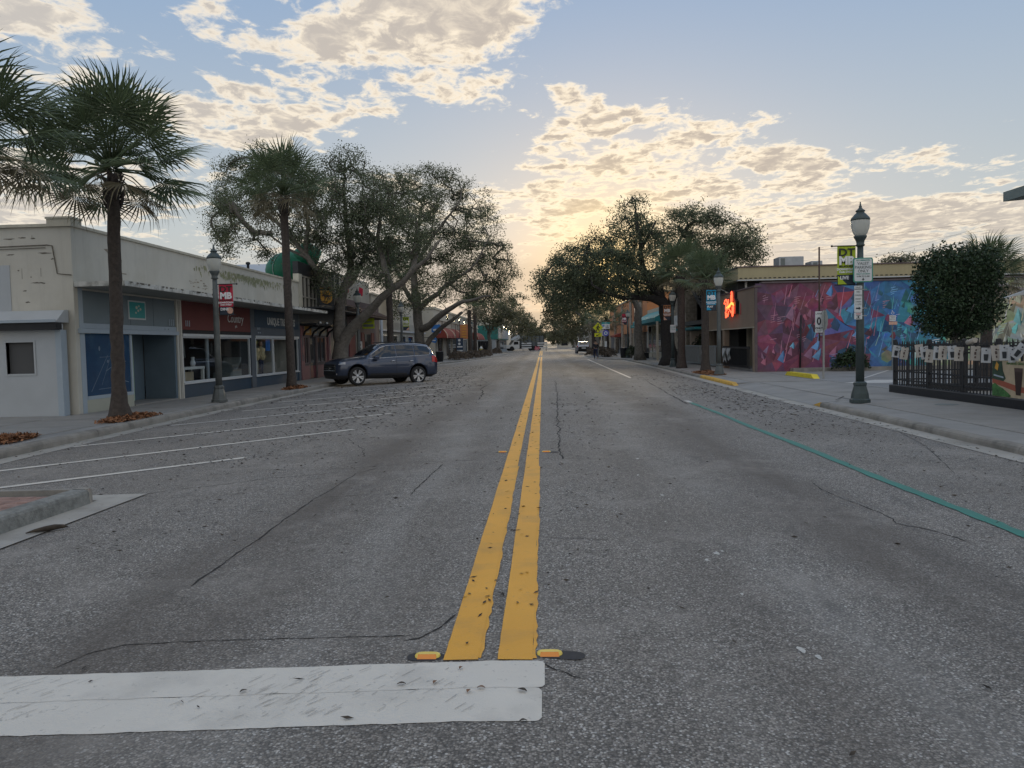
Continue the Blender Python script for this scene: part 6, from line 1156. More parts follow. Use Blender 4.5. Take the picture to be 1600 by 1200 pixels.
def banner(x, y, ztop, side, m_, word, label, w=.385, h=.82, lines=True, group='street banners on the lamp posts', detail=True):
    t = thing('street_banner', label, 'banner', (x, y, ztop-h), 0, group); s_ = side; x0 = s_*.10; x1 = s_*(.10+w); hb_ = .215
    m = MB(); vs = []; n = 6
    for j in range(n+1):
        for i in range(4): vs.append((x0+(x1-x0)*i/3, .008*math.sin(i*1.4+j), hb_+(h-hb_)*j/n))
    m.add(vs,[(4*j+i,4*j+i+1,4*j+i+5,4*j+i+4) for j in range(n) for i in range(3)],0,True); cl = m.build('cloth', MT[m_], t, world=False)
    MB().add([(x0,.006,0),(x1,.006,0),(x1,.004,hb_),(x0,.004,hb_)],[(0,1,2,3)]).build('lower_band', MT['bandark'], t, world=False)
    MB().tube([(0,.0,h+.006),(s_*(.10+w+.10),0,h+.006)],.012,6).tube([(s_*(.10+w+.10),0,h+.006),(s_*(.10+w+.13),0,h+.006)],.022,6).build('arm', MT['black'], t, world=False); MB().tube([(0,.0,-.006),(s_*(.10+w+.06),0,-.006)],.010,6).build('arm', MT['black'], t, world=False)
    c = Vector((x+(x0+x1)/2, y-.016, ztop-h))
    text('DT', .225, c+Vector((0,0,.68)), '-y', MT['bandarktext'], cl, sx=1.15, bold=.006); text('MB', .235, c+Vector((0,0,.505)), '-y', MT['whitepaint'], cl, sx=1.02, bold=.012)
    text('MELBOURNE', .055, c+Vector((0,0,.385)), '-y', MT['bandarktext'], cl, bold=.001); text('DOWNTOWN', .062, c+Vector((0,0,.325)), '-y', MT['whitepaint'], cl, bold=.003); text('MAIN STREET', .052, c+Vector((0,0,.265)), '-y', MT['whitepaint'], cl, bold=.002)
    if word: text(word, .10, c+Vector((-.03*s_*0-.045,0,.145)), '-y', MT['whitepaint'], cl, bold=.003, sx=1.0)
    m = MB()
    if word == 'DINE': m.add([(x1-s_*.03+.085*math.cos(a)-.06*s_, -.012, .11+.09*math.sin(a)) for a in [2*PI*i/14 for i in range(14)]],[list(range(14))])
    else: m.add([(x1-.01*s_,-.012,.01),(x1-.01*s_,-.012,.19),(x1-.09*s_,-.012,.12),(x1-.20*s_,-.012,.01)],[(0,1,2,3)])
    m.build('picture', MT['peach' if word in ('DINE','') else m_], t, world=False)
    return t
banner(-8.87, 21.0, 3.20, 1, 'banred', 'DINE', 'red DT MB banner reading DINE on the left grey lamp post'); banner(6.82, 17.1, 3.36, -1, 'banlime', 'LIVE', 'lime green DT MB banner reading LIVE behind the valet sign'); banner(7.07, 31.7, 3.42, -1, 'banblue', 'PLAY', 'blue DT MB banner reading PLAY before the palm trunk')
banner(7.08, 42.9, 3.36, -1, 'banorange', '', 'faded orange DT MB banner in front of the black oak trunk'); banner(7.45, 68.7, 3.85, -1, 'banred', '', 'red DT MB banner above the right-hand litter bin', h=.95); banner(-8.87, 49.0, 3.25, 1, 'banlime', '', 'lime green DT MB banner between the left palm trunk and oak')
# signs on the near right lamp
def plate(w, h, c=.03):
    n = 4; pts = []
    for (cx, cz, a0) in ((w/2-c,h/2-c,0),(-w/2+c,h/2-c,PI/2),(-w/2+c,-h/2+c,PI),(w/2-c,-h/2+c,1.5*PI)):
        for i in range(n): a = a0+PI/2*i/(n-1); pts.append((cx+c*math.cos(a), cz+c*math.sin(a)))
    return pts
t = thing('valet_sign', 'white valet parking only sign with a green border', 'sign', (6.83,16.975,2.835)); MB().prism(plate(.415,.52,.045),'y',0,.008).build('plate', MT['signgreen'], t, world=False); f = MB().prism(plate(.365,.47,.03),'y',-.004,-.0005).build('face', MT['signwhite'], t, world=False)
for s_, z, b in (('CITY DESIGNATED',.034,.205),('VALET',.084,.135),('PARKING',.084,.055),('ONLY',.084,-.025),('FRIDAY & SATURDAY',.030,-.085),('6 PM TO 2 AM',.042,-.135)): text(s_, z, Vector((6.83,16.969,2.835+b)), '-y', MT['signgreen' if z < .04 else 'inkgrey'], f, bold=.001)
MB().prism([(-.010,-.168),(-.010,-.195),(-.032,-.195),(0,-.228),(.032,-.195),(.010,-.195),(.010,-.168)],'y',-.007,-.005).build('arrow', MT['ink'], f, world=False); MB().box((-.10,.008,-.12),(.10,.045,-.08)).box((-.10,.008,.10),(.10,.045,.14)).build('bracket', MT['galv'], t, world=False)
t = thing('parking_sign', 'narrow white parking times sign with a black arrow below the valet sign', 'sign', (6.735,16.985,2.225)); f = MB().prism(plate(.165,.56,.015),'y',0,.006).build('plate', MT['signwhite'], t, world=False)
for s_, z, b in (('VALET',.045,.245),('NO',.048,.15),('PARKING',.036,.08),('EXCEPT',.034,.0),('LOADING',.028,-.06),('7 - 6 PM',.036,-.115)): text(s_, z, Vector((6.735,16.980,2.225+b)), '-y', MT['inkgrey'], f)
MB().prism([(-.05,-.185),(.01,-.185),(.01,-.165),(.055,-.20),(.01,-.235),(.01,-.215),(-.05,-.215)],'y',-.004,-.001).build('arrow', MT['ink'], f, world=False); MB().box((-.08,-.003,.20),(.08,-.0008,.215)).build('rule', MT['ink'], f, world=False); MB().tube([(.06,.01,-.2),(.19,.04,-.2)],.012,5).tube([(.06,.01,.2),(.19,.04,.2)],.012,5).build('strap', MT['galv'], t, world=False)
t = thing('tow_sign', 'small square white tow-away sign with red print under the parking times sign', 'sign', (6.735,16.985,1.865)); f = MB().prism(plate(.165,.145,.012),'y',0,.006).build('plate', MT['signwhite'], t, world=False); text('TOW', .045, Vector((6.735,16.980,1.905)), '-y', MT['redink'], f); MB().box((-.045,-.003,-.055),(.045,-.0008,-.042)).box((-.045,-.003,-.005),(.045,-.0008,.008)).box((-.012,-.0032,-.042),(.012,-.0009,-.005)).build('symbol', MT['ink'], f, world=False); MB().tube([(.06,.01,0),(.19,.04,0)],.012,5).build('strap', MT['galv'], t, world=False)
# sign posts in the driveway
t = thing('sign_post', 'thin galvanised post with a one-way lane sign and the back of a stop sign', 'sign', (9.76,27.6,0)); MB().box((-.03,-.02,-.2),(.03,.02,2.35)).build('post', MT['galv'], t, world=False); MB().tube([(-.13,.04,1.3),(-.135,.04,4.55)],.028,6).build('mast', MT['brownpost'], t, world=False); MB().box((-.16,.02,1.5),(.02,.05,1.55)).box((-.16,.02,1.9),(.02,.05,1.95)).build('clamp', MT['galv'], t, world=False)
sp = MB().prism([(p[0]-.17,p[1]+1.96) for p in plate(.255,.74,.02)],'y',-.035,-.028).build('lane_sign', MT['signwhite'], t, world=False); text('LANE', .095, Vector((9.59,27.562,2.25)), '-y', MT['ink'], sp); text('ONLY', .095, Vector((9.59,27.562,1.74)), '-y', MT['ink'], sp, bold=.003); text('BUSES & BIKES', .03, Vector((9.59,27.562,1.665)), '-y', MT['ink'], sp); text('VIOLATORS', .032, Vector((9.59,27.562,1.615)), '-y', MT['ink'], sp)
MB().add([(-.17+r*.075*math.cos(a), -.0365-.001*q, 1.99+r*.135*math.sin(a)) for q, r in ((0,1),) for a in [2*PI*i/20 for i in range(20)]],[list(range(20))]).build('symbol', MT['ink'], sp, world=False); MB().add([(-.17+.028*math.cos(a),-.039,1.99+.085*math.sin(a)) for a in [2*PI*i/16 for i in range(16)]],[list(range(16))]).build('symbol_centre', MT['signwhite'], sp, world=False)
m = MB(); ca, sa = math.cos(.95), math.sin(.95); oc = [(.37*math.cos(PI/8+PI/4*i), .37*math.sin(PI/8+PI/4*i)) for i in range(8)]; m.add([(.06+p[0]*ca, .03+p[0]*sa, 2.02+p[1]) for p in oc]+[(.055+p[0]*ca, .037+p[0]*sa, 2.02+p[1]) for p in oc],[list(range(8)),list(range(8,16))[::-1]]+[[i,(i+1)%8,8+(i+1)%8,8+i] for i in range(8)]); sb = m.build('stop_sign', mat('sign_back_metal',(.34,.34,.32),.5,.4,var=.25,scale=14,dirt=(.15,.13,.12),dscale=7,damt=.6), t, world=False); MB().box((.015,-.028,1.7),(.045,.0,2.36)).build('channel', MT['inkgrey'], t, world=False)
t = thing('disabled_parking_sign', 'blue disabled parking sign over a white plate on a thin post before the mural', 'sign', (14.67,33.45,0)); MB().box((-.02,-.015,-.1),(.02,.015,2.5)).build('post', MT['inkgrey'], t, world=False); MB().prism([(p[0],p[1]+2.42) for p in plate(.28,.24,.02)],'y',-.03,-.022).build('blue_plate', MT['blueink'], t, world=False); MB().lathe((0,0,0),[(.001,0)],3,cap=False) and MB().tube([(-.02,-.034,2.50),(-.02,-.034,2.42),(.04,-.034,2.42),(.06,-.034,2.36)],.012,5).add([(-.01+.06*math.cos(a),-.033,2.385+.055*math.sin(a)) for a in [PI*.7+PI*1.3*i/10 for i in range(11)]]+[(-.01+.045*math.cos(a),-.033,2.385+.042*math.sin(a)) for a in [PI*.7+PI*1.3*i/10 for i in range(11)]][::-1],[list(range(22))]).build('symbol', MT['whitepaint'], t, world=False); pl = MB().prism([(p[0],p[1]+2.17) for p in plate(.26,.23,.015)],'y',-.03,-.022).build('white_plate', MT['signwhite'], t, world=False); MB().prism([(p[0]+.02,p[1]+1.96) for p in plate(.34,.13,.015)],'y',-.031,-.023).build('fine_plate', MT['peach'], t, world=False)
for s_, z in (('PARKING BY',2.24),('DISABLED',2.18),('PERMIT ONLY',2.12)): text(s_, .04, Vector((14.67,33.418,z)), '-y', MT['ink'], pl)
t = thing('wheel_stop', 'long yellow painted concrete wheel stop at the driveway edge', 'wheel stop', (9.52,29.2,0)); MB().prism([(-1.6,-.01),(-1.35,.13),(1.35,.13),(1.6,-.01)],'x',-.11,.11).build('block', MT['stopyellow'], t, world=False)
t = thing('hole_cover', 'dark round cover plate let into the right pavement', 'cover', (8.2,16.2,.002)); MB().lathe((0,0,0),[(.22,0),(.22,.006)],16).build('plate', MT['inkgrey'], t, world=False)
# black fence with hung paper cards
fn = thing('iron_fence', 'black iron picket fence on a low black plinth at the right pavement', 'fence', (8.94,16,0)); MB().cbox((-.10,-6,-.1),(.14,4.33,.19),.015).build('plinth', MT['black'], fn, world=False)
pk = mesh_of(MB().add([(-.011,-.011,.19),(.011,-.011,.19),(.011,.011,.19),(-.011,.011,.19),(-.011,-.011,1.24),(.011,-.011,1.24),(.011,.011,1.24),(-.011,.011,1.24),(0,0,1.31)],[(0,1,5,4),(1,2,6,5),(2,3,7,6),(3,0,4,7),(4,5,8),(5,6,8),(6,7,8),(7,4,8)]),'picket',MT['black']); po = mesh_of(MB().cbox((-.035,-.035,.15),(.035,.035,1.33),.012),'post',MT['black'])
y = 4.25
while y > -5.9: place('picket', pk, (.02,y,0), fn); y -= .125
for y in (4.27,2.5,1.0,-.25,-1.9,-3.8,-5.8): place('post', po, (.02,y,0), fn)
for z in (.30,.52,1.02,1.17): MB().box((.0,-6,z),(.04,4.28,z+.035)).build('rail', MT['black'], fn, world=False)
fb = thing('iron_fence', 'return run of black picket fence leading back from the pavement corner', 'fence', (11,20.27,0)); MB().cbox((-1.9,-.06,-.1),(3.2,.08,.19),.015).build('plinth', MT['black'], fb, world=False)
for i in range(39): place('picket', pk, (-1.85+.13*i,0,0), fb)
for x in (0,1.6,3.15): place('post', po, (x,0,0), fb)
for z in (.30,.52,1.02,1.17): MB().box((-1.95,-.02,z),(3.2,.02,z+.035)).build('rail', MT['black'], fb, world=False)
fz = thing('iron_fence', 'third run of black picket fence seen through the front run', 'fence', (12.2,17,0))
for i in range(40): place('picket', pk, (0,3.2-.14*i,0), fz)
for z in (.30,1.02,1.17): MB().box((-.02,-2.5,z),(.02,3.25,z+.035)).build('rail', MT['black'], fz, world=False)
cards = [(1400,549,.1,'white'),(1413,552,.5,'kraft'),(1437,548,.6,'kraft'),(1445,551,.3,'white'),(1452.5,556,.8,'kraft'),(1465,552,.6,'white'),(1473,551,.3,'kraft'),(1488,551,.6,'white'),(1498.5,553,.5,'kraft'),(1524,552,.4,'kraft'),(1541,555,.7,'white'),(1557,551,.7,'kraft'),(1570,551,.9,'white'),(1583,554,.9,'white'),(1593,549,.9,'white')]
where = ['first card at the fence corner','second card from the fence corner','third card from the fence corner','fourth card, just left of the second fence post','fifth card, in front of the second fence post','sixth card, just right of the second post','seventh card from the fence corner','eighth card, midway between the second and third posts','ninth card, just left of the third post','tenth card, tilted, right of the third post','eleventh card, under the clipped tree edge','twelfth card, above the poster left edge','thirteenth card, above the poster','fourteenth card, half behind the slanted one','slanted card at the right frame edge']
rc = random.Random(2)
for i,(px,py,yaw,k) in enumerate(cards):
    p = at(px,py,16); s_ = 8.86/p.x; p = Vector((0,0,CAMH))+(p-Vector((0,0,CAMH)))*s_; tl_ = rc.uniform(-.25,.25) if i != 14 else .9
    t = thing('paper_card', ('white' if k == 'white' else 'cream')+' printed card on the black fence, '+where[i], 'card', tuple(p), 0, 'paper cards strung along the black fence'); t.rotation_euler = (0, tl_*.7, -yaw)
    w, h = .088, .15; m = MB(); vs = [(sx_*w, -.004+.012*abs(zz)/h*(1 if i % 2 else -1), zz) for zz in (-h,0,h) for sx_ in (-1,0,1)]; m.add(vs,[(3*j+q,3*j+q+1,3*j+q+4,3*j+q+3) for j in range(2) for q in range(2)],0,True); m.build('sheet', MT['paper' if k == 'white' else 'kraft'], t, world=False)
    m = MB()
    if k == 'white': m.add([(-.042,-.022,.02),(-.032,-.022,-.11),(.032,-.022,-.11),(.042,-.022,.02)],[(0,1,2,3)]); m.box((-.012,-.023,.085),(.012,-.021,.11))
    else: m.box((-.02,-.023,-.03),(.012,-.021,.03)); m.box((-.015,-.023,-.10),(.01,-.021,-.06)); m.box((-.005,-.023,.05),(.02,-.021,.08))
    m.build('print', MT['ink' if k == 'white' else 'tilebrown'], t, world=False); MB().box((-.012,-.012,h-.012),(.012,.004,h+.02)).build('peg', MT['blackmatt'], t, world=False)
t = thing('card_string', 'thin string carrying the paper cards along the black fence', 'string', (8.87,20.2,1.16)); MB().tube([(0,-.42*i,-.02-.03*(i%2)) for i in range(16)],.004,4).build('cord', MT['black'], t, world=False)
t = thing('rolled_sheet', 'cream paper sheet rolled over the fence top by the third post', 'paper', (8.94,16.62,1.27)); MB().tube([(-.02,.16,-.02),(-.02,-.12,.03)],.055,10).build('roll', MT['kraft'], t, world=False)
# drink poster on the fence
t = thing('poster', 'printed fence poster showing dark drinks on a brick ledge with green leaves', 'poster', (8.89,15.82,.2)); pb_ = MB().box((0,-2.6,.0),(.012,0,.70)).build('sheet', MT['postertan'], t, world=False)
def pp(pts, m_, d, nm): MB().add([(-.002-d*.001, -p[0], p[1]) for p in pts],[list(range(len(pts)))]).build(nm, MT[m_], pb_, world=False)
pp([(0,.28),(0,.69),(.32,.69),(.36,.5),(.45,.36),(.3,.24)],'posterdark',0,'print'); pp([(0,.26),(.35,.20),(.8,.12),(2.6,.02),(2.6,.18),(.9,.22),(.4,.30),(0,.34)],'posterred',1,'print'); pp([(0,.005),(0,.22),(.1,.26),(.22,.20),(.35,.17),(.5,.10),(.62,.04),(.6,.005)],'postergreen',2,'print'); pp([(.08,.55),(.14,.68),(.22,.62),(.18,.5)],'gold',3,'print'); pp([(.05,.40),(.38,.36),(.38,.39),(.05,.43)],'bluewhite',3,'print')
for x in (.78,1.3,1.8): pp([(x,.06),(x-.05,.50),(x+.20,.50),(x+.15,.06)],'beerdark',4,'print'); pp([(x-.05,.50),(x-.06,.57),(x+.21,.57),(x+.20,.50)],'tilebrown',5,'print')
text('IMPORTED DRAUGHT', .07, Vector((8.885,15.0,.85)), '-x', MT['postergreen'], pb_)
# litter bins
t = thing('litter_bin', 'dark green litter bin on the left pavement by the awning shop', 'bin', (-9.1,68.6,0)); MB().lathe((0,0,0),[(.27,0),(.30,.05),(.34,.80),(.36,.82)],14).build('drum', MT['black'], t, world=False); MB().lathe((0,0,0),[(.37,.82),(.38,.87),(.30,.90),(.18,.91)],14).build('rim', MT['black'], t, world=False); m = MB()
for i in range(18): a = 2*PI*i/18; m.tube([(.285*math.cos(a),.285*math.sin(a),.04),(.345*math.cos(a),.345*math.sin(a),.82)],.014,4)
o = m.build('slat', MT['blackmatt'], t, world=False); o['kind'] = 'stuff'
copy_tree(t,(7.15,69.3,0),None,'dark litter bin on the right pavement beside the street lamp')
# crossing sign, parking guide sign, road name
t = thing('crossing_sign', 'yellow diamond pedestrian crossing sign with an arrow plaque below', 'sign', (5.05,71.5,0)); MB().box((-.03,-.02,-.1),(.03,.02,3.0)).build('post', MT['inkgrey'], t, world=False); di = MB().prism([(0,2.28),(.47,2.75),(0,3.22),(-.47,2.75)],'y',-.04,-.03).build('diamond', MT['diamond'], t, world=False); m = MB().add([(.02+.065*math.cos(a),-.046,3.0+.065*math.sin(a)) for a in [2*PI*i/12 for i in range(12)]],[list(range(12))])
for pts, r in (([(0,2.93),(-.03,2.68)],.06),([(0,2.9),(-.14,2.78),(-.16,2.68)],.028),([(.02,2.9),(.12,2.76),(.17,2.74)],.028),([(-.03,2.68),(-.10,2.55),(-.17,2.42)],.035),([(-.02,2.68),(.06,2.55),(.10,2.42)],.035)): m.tube([(p[0],-.046,p[1]) for p in pts],r,5)
m.build('walker_symbol', MT['ink'], di, world=False); pq = MB().box((-.33,-.04,1.92),(.33,-.03,2.25)).build('plaque', MT['diamond'], t, world=False); MB().prism([(.18,2.18),(.14,2.2),(-.06,2.05),(-.12,2.12),(-.18,1.97),(.0,1.98),(-.04,2.02)],'y',-.046,-.042).build('arrow', MT['ink'], pq, world=False)
t = thing('parking_guide_sign', 'white parking sign with teal header, blue P and arrow above a round blue emblem', 'sign', (5.95,74,0)); MB().box((-.03,-.02,-.1),(.03,.02,3.3)).build('post', MT['galv'], t, world=False); w_ = MB().box((-.38,-.05,2.66),(.38,-.04,3.28)).build('plate', MT['signwhite'], t, world=False); MB().box((-.38,-.055,3.10),(.38,-.051,3.28)).build('header', MT['teal'], w_, world=False); text('P', .40, Vector((5.73,73.944,2.88)), '-y', MT['blueink'], w_, bold=.012); text('PUBLIC', .12, Vector((5.95,73.940,3.19)), '-y', MT['whitepaint'], w_); MB().prism([(-.02,2.94),(.18,2.94),(.18,2.99),(.30,2.92),(.18,2.85),(.18,2.90),(-.02,2.90)],'y',-.056,-.052).box((-.02,-.056,2.74),(.30,-.052,2.79)).build('arrow', MT['ink'], w_, world=False)
em = MB().add([(.30*math.cos(a),-.05,2.26+.30*math.sin(a)) for a in [2*PI*i/20 for i in range(20)]]+[(.30*math.cos(a),-.04,2.26+.30*math.sin(a)) for a in [2*PI*i/20 for i in range(20)]],[list(range(20)),list(range(20,40))[::-1]]+[[i,(i+1)%20,20+(i+1)%20,20+i] for i in range(20)]).build('emblem', mat('emblem_blue',(.10,.10,.42),.5,var=.05), t, world=False); MB().add([(.17*math.cos(a),-.053,2.26+.17*math.sin(a)) for a in [2*PI*i/16 for i in range(16)]],[list(range(16))]).build('emblem_ring', MT['signwhite'], em, world=False); MB().add([(.10*math.cos(a),-.056,2.26+.10*math.sin(a)) for a in [2*PI*i/5+PI/2 for i in range(5)]],[list(range(5))]).build('emblem_star', MT['blueink'], em, world=False); MB().box((-.09,-.045,.95),(.09,-.03,1.5)).build('small_plate', MT['signwhite'], t, world=False)
t = thing('road_name_sign', 'teal road name blade beside the right street lamp', 'sign', (7.75,66,2.55)); bl = MB().box((-.36,-.012,0),(.36,.012,.22)).build('blade', MT['teal'], t, world=False); text('PALM ST', .15, Vector((7.75,65.985,2.66)), '-y', MT['whitepaint'], bl); MB().box((-.02,-.01,-2.6),(.02,.01,0)).build('post', MT['black'], t, world=False)
t = thing('time_limit_sign', 'small white two hour parking sign on the lamp by the black oak trunk', 'sign', (7.08,42.78,2.07)); f = MB().prism(plate(.30,.42,.03),'y',0,.01).build('plate', MT['signwhite'], t, world=False); text('2 HR', .13, Vector((7.08,42.775,2.15)), '-y', MT['signgreen'], f); text('PARKING', .062, Vector((7.08,42.775,2.04)), '-y', MT['signgreen'], f); MB().box((-.03,.01,-.05),(.03,.06,.05)).build('bracket', MT['galv'], t, world=False)
# left, far: guide board, hanging signs, hydrant
t = thing('guide_board', 'tall dark guide board with white circles and bars by the planting', 'sign', (-8.5,80,0)); b_ = MB().box((-.36,-.04,.2),(.36,.04,2.15)).build('board', mat('board_navy',(.025,.05,.09),.5,var=.05), t, world=False); m = MB()
for z in (1.92,1.55): m.add([(-.05+.13*math.cos(a),-.044,z+.13*math.sin(a)) for a in [2*PI*i/14 for i in range(14)]],[list(range(14))])
for z in (1.18,.78): m.box((-.28,-.05,z),(.28,-.042,z+.14))
m.build('print', MT['signwhite'], b_, world=False); MB().box((-.28,-.05,.3),(.28,-.042,.6)).build('blue_panel', MT['blueink'], b_, world=False); MB().box((-.42,-.03,-.05),(-.37,.03,3.6)).build('post', MT['brownpost'], t, world=False)
t = thing('orange_banner', 'orange vertical banner with yellow print near the twin palms', 'banner', (-8.55,85,2.1)); b_ = MB().box((-.42,-.01,0),(.42,.01,1.55)).build('cloth', MT['banorange'], t, world=False); m = MB()
for i in range(5): m.box((-.25,-.02,.15+.28*i),(.25,-.012,.28+.28*i))
m.build('print', MT['gold'], b_, world=False); MB().box((-.5,-.02,-2.1),(-.44,.02,1.7)).build('post', MT['brownpost'], t, world=False)
for i,(x,y,z,s_,lab) in enumerate(((-9.75,72,2.65,.5,'blue hanging shop sign in front of the rust red awnings'),(-9.8,70,1.75,.32,'smaller blue sign hung lower by the rust red awnings'))):
    t = thing('blue_sign', lab, 'sign', (x,y,z)); b_ = MB().prism([(-s_,0),(s_*.6,-.1),(s_,s_*.6),(s_*.5,s_*1.5),(-s_,s_*1.2)],'y',-.03,.03).build('board', MT['blueink'], t, world=False); MB().box((-s_*.7,-.04,s_*.3),(s_*.6,-.031,s_*.6)).build('print', MT['signwhite'], b_, world=False); MB().tube([(-1.2,0,s_*1.3),(s_,0,s_*1.3)],.025,5).build('arm', MT['black'], t, world=False)
t = thing('hydrant', 'yellow fire hydrant with a pale cap in the planting', 'hydrant', (-7.35,93,0)); t.scale = (1.3,)*3; MB().lathe((0,0,0),[(.20,0),(.20,.06),(.13,.08),(.13,.62),(.17,.64),(.17,.70)],12).build('barrel', MT['hydrant'], t, world=False); MB().lathe((0,0,0),[(.16,.70),(.14,.80),(.07,.88),(.04,.90),(.04,.96)],12).build('bonnet', MT['signwhite'], t, world=False); MB().tube([(-.22,0,.50),(.22,0,.50)],.06,8).tube([(0,-.2,.46),(0,.02,.46)],.07,8).build('nozzle', MT['hydrant'], t, world=False)
t = thing('bench', 'low dark bench beside the thin trunked oak', 'bench', (8.6,66,0)); MB().box((-.22,-.8,.42),(.22,.8,.47)).build('seat', MT['black'], t, world=False); MB().box((.18,-.8,.5),(.23,.8,.85)).build('backrest', MT['black'], t, world=False); MB().box((-.2,-.75,0),(.2,-.7,.42)).build('leg', MT['black'], t, world=False); MB().box((-.2,.7,0),(.2,.75,.42)).build('leg', MT['black'], t, world=False)
# ------------------------------------------------------------------ vehicles and people
WXF, WXR, WR = 1.57, -1.40, .385
def car(label, name, cat, paint, loc, rz, sc, full=True):
    t = thing(name, label, cat, loc, rz); I = lambda x, xs_, ys_: float(np.interp(x, xs_, ys_))
    hx = [-2.47,-2.42,-2.28,-2.0,-1.0,0,1.4,1.9,2.2,2.36,2.44,2.47]; hw = [.80,.88,.945,.975,.985,.985,.98,.965,.92,.85,.76,.70]
    bx = [-2.47,-2.40,-2.2,-1.9,0,1.9,2.25,2.42,2.47]; bz = [.50,.40,.34,.30,.27,.27,.25,.28,.40]
    sx_ = [-2.47,-2.42,-2.28,-2.0,-1.5,0,1.05,1.4,1.9,2.25,2.40,2.47]; sz = [.98,1.08,1.20,1.22,1.20,1.12,1.08,1.06,1.02,.96,.88,.74]
    tx = [-2.47,-2.42,-2.33,-2.16,-2.0,-1.5,-.8,0,.32,.7,1.10,1.4,1.9,2.2,2.36,2.44,2.47]; tz = [1.0,1.14,1.30,1.58,1.70,1.755,1.775,1.75,1.70,1.47,1.205,1.17,1.12,1.06,.98,.88,.76]
    wx_ = [-2.47,-2.33,-2.16,-1.9,.25,.7,1.10,2.47]; ww_ = [.80,.78,.72,.70,.70,.76,.84,.74]
    def zb(x):
        z = I(x, bx, bz)
        for xw in (WXF, WXR):
            if abs(x-xw) < .465: z = max(z, WR+math.sqrt(max(0,.465**2-(x-xw)**2)))
        return z
    def ring(x, off=0.0):
        w = I(x,hx,hw); z0 = zb(x); s = I(x,sx_,sz); tp = I(x,tx,tz); wr = min(I(x,wx_,ww_), w*.93); w5 = w*.955
        zr_ = max(s+.012, tp-.075) if tp-s > .2 else s+(tp-s)*.45
        pts = [(0,z0),(w*.84,z0),(w*.965,max(z0+.02,min(.42,s-.2))),(w,max(z0+.045,min(.62,s-.12))),(w*.99,max(z0+.07,min(.84,s-.05))),(w5,max(s,z0+.10))]
        for f in (.04,.5,.96): pts.append((w5+(wr-w5)*(f+.10*math.sin(PI*f)*0), s+(zr_-s)*f))
        bow = .02 if tp-s > .2 else 0
        pts[7] = (pts[7][0]+bow, pts[7][1]); pts += [(wr*.86, tp-.018), (wr*.45, tp-.004), (0, tp)]
        return [(y+ (off if i > 1 else 0)*(1 if i < 9 else 0), z+(off if i >= 9 else 0)) for i,(y,z) in enumerate(pts)]
    st = set([-2.47,-2.445,-2.42,-2.38,-2.33,-2.28,-2.16,-2.0,-1.9,-.9,-.7,-.5,-.3,-.1,0,.15,.32,.5,.7,.9,1.0,1.10,2.05,2.2,2.28,2.36,2.41,2.44,2.46,2.47])
    for xw in (WXF, WXR):
        st |= {round(xw+.464*math.cos(PI*i/16),3) for i in range(17)} | {xw+.468, xw-.468}
    st = sorted(st); m = MB(); k = 12; vs = []
    for x in st:
        r = ring(x); vs += [(x,-y,z) for y,z in r]+[(x,y,z) for y,z in r[::-1]]
    K = 2*k; m.v = vs
    for i in range(len(st)-1):
        for j in range(K-1):
            jj = j if j < k-1 else K-2-j
            if j == k-1: continue
            m.f.append([i*K+j,(i+1)*K+j,(i+1)*K+j+1,i*K+j+1]); m.m.append(1 if jj <= 1 else 0); m.sm.append(True)
    for e, rv in ((0,False),(len(st)-1,True)):
        f = [e*K+j for j in range(K)]; m.f.append(f if rv else f[::-1]); m.m.append(1); m.sm.append(False)
    m.build('body', [MT[paint], MT['carblack']], t, world=False)
    MB().box((-2.2,-.8,.30),(2.2,.8,.62)).build('underbody', MT['carblack'], t, world=False)
    def panel(nm, x0, x1, j0, j1, f0, f1, side, off=.006, m_='carglass', nx_=8, top=False):
        mm = MB(); vs = []
        for i in range(nx_+1):
            x = x0+(x1-x0)*i/nx_; r = ring(x, off)
            seq = r[j0:j1+1]; n = 6
            for q in range(n+1):
                f = f0+(f1-f0)*q/n; u = f*(len(seq)-1); a = min(int(u), len(seq)-2); ff = u-a; vs.append((x, side*(seq[a][0]+(seq[a+1][0]-seq[a][0])*ff), seq[a][1]+(seq[a+1][1]-seq[a][1])*ff))
        fs = [(i*7+q,(i+1)*7+q,(i+1)*7+q+1,i*7+q+1) for i in range(nx_) for q in range(6)]
        mm.add(vs, fs, 0, True); return mm.build(nm, MT[m_], t, world=False)
    for s in (1,-1):
        for x0, x1 in ((.86,-.28),(-.33,-1.20),(-1.25,-2.02)): panel('side_window', x0, x1, 6, 8, .08, .95, s)
    mm = MB(); vs = []
    for i in range(9):
        x = .36+.68*i/8; r = ring(x,.006)
        for q in range(13): y = -1+q/6; a = abs(y); wv = r[9][0]*.97; zz = I(a,[0,.52,1],[r[11][1],r[10][1],r[9][1]]); vs.append((x+.03*(1-a*a)*0, y*wv, zz+.002))
    mm.add(vs,[(i*13+q,(i+1)*13+q,(i+1)*13+q+1,i*13+q+1) for i in range(8) for q in range(12)],0,True); mm.build('windscreen', MT['carglass'], t, world=False)
    mm = MB(); vs = []
    for i in range(6):
        x = -2.06-.28*i/5; r = ring(x,.008)
        for q in range(13): y = -1+q/6; a = abs(y); vs.append((x-.006, y*r[9][0]*.97, I(a,[0,.52,1],[r[11][1],r[10][1],r[9][1]])+.003))
    mm.add(vs,[(i*13+q,i*13+q+1,(i+1)*13+q+1,(i+1)*13+q) for i in range(5) for q in range(12)],0,True); mm.build('rear_window', MT['carglass'], t, world=False)
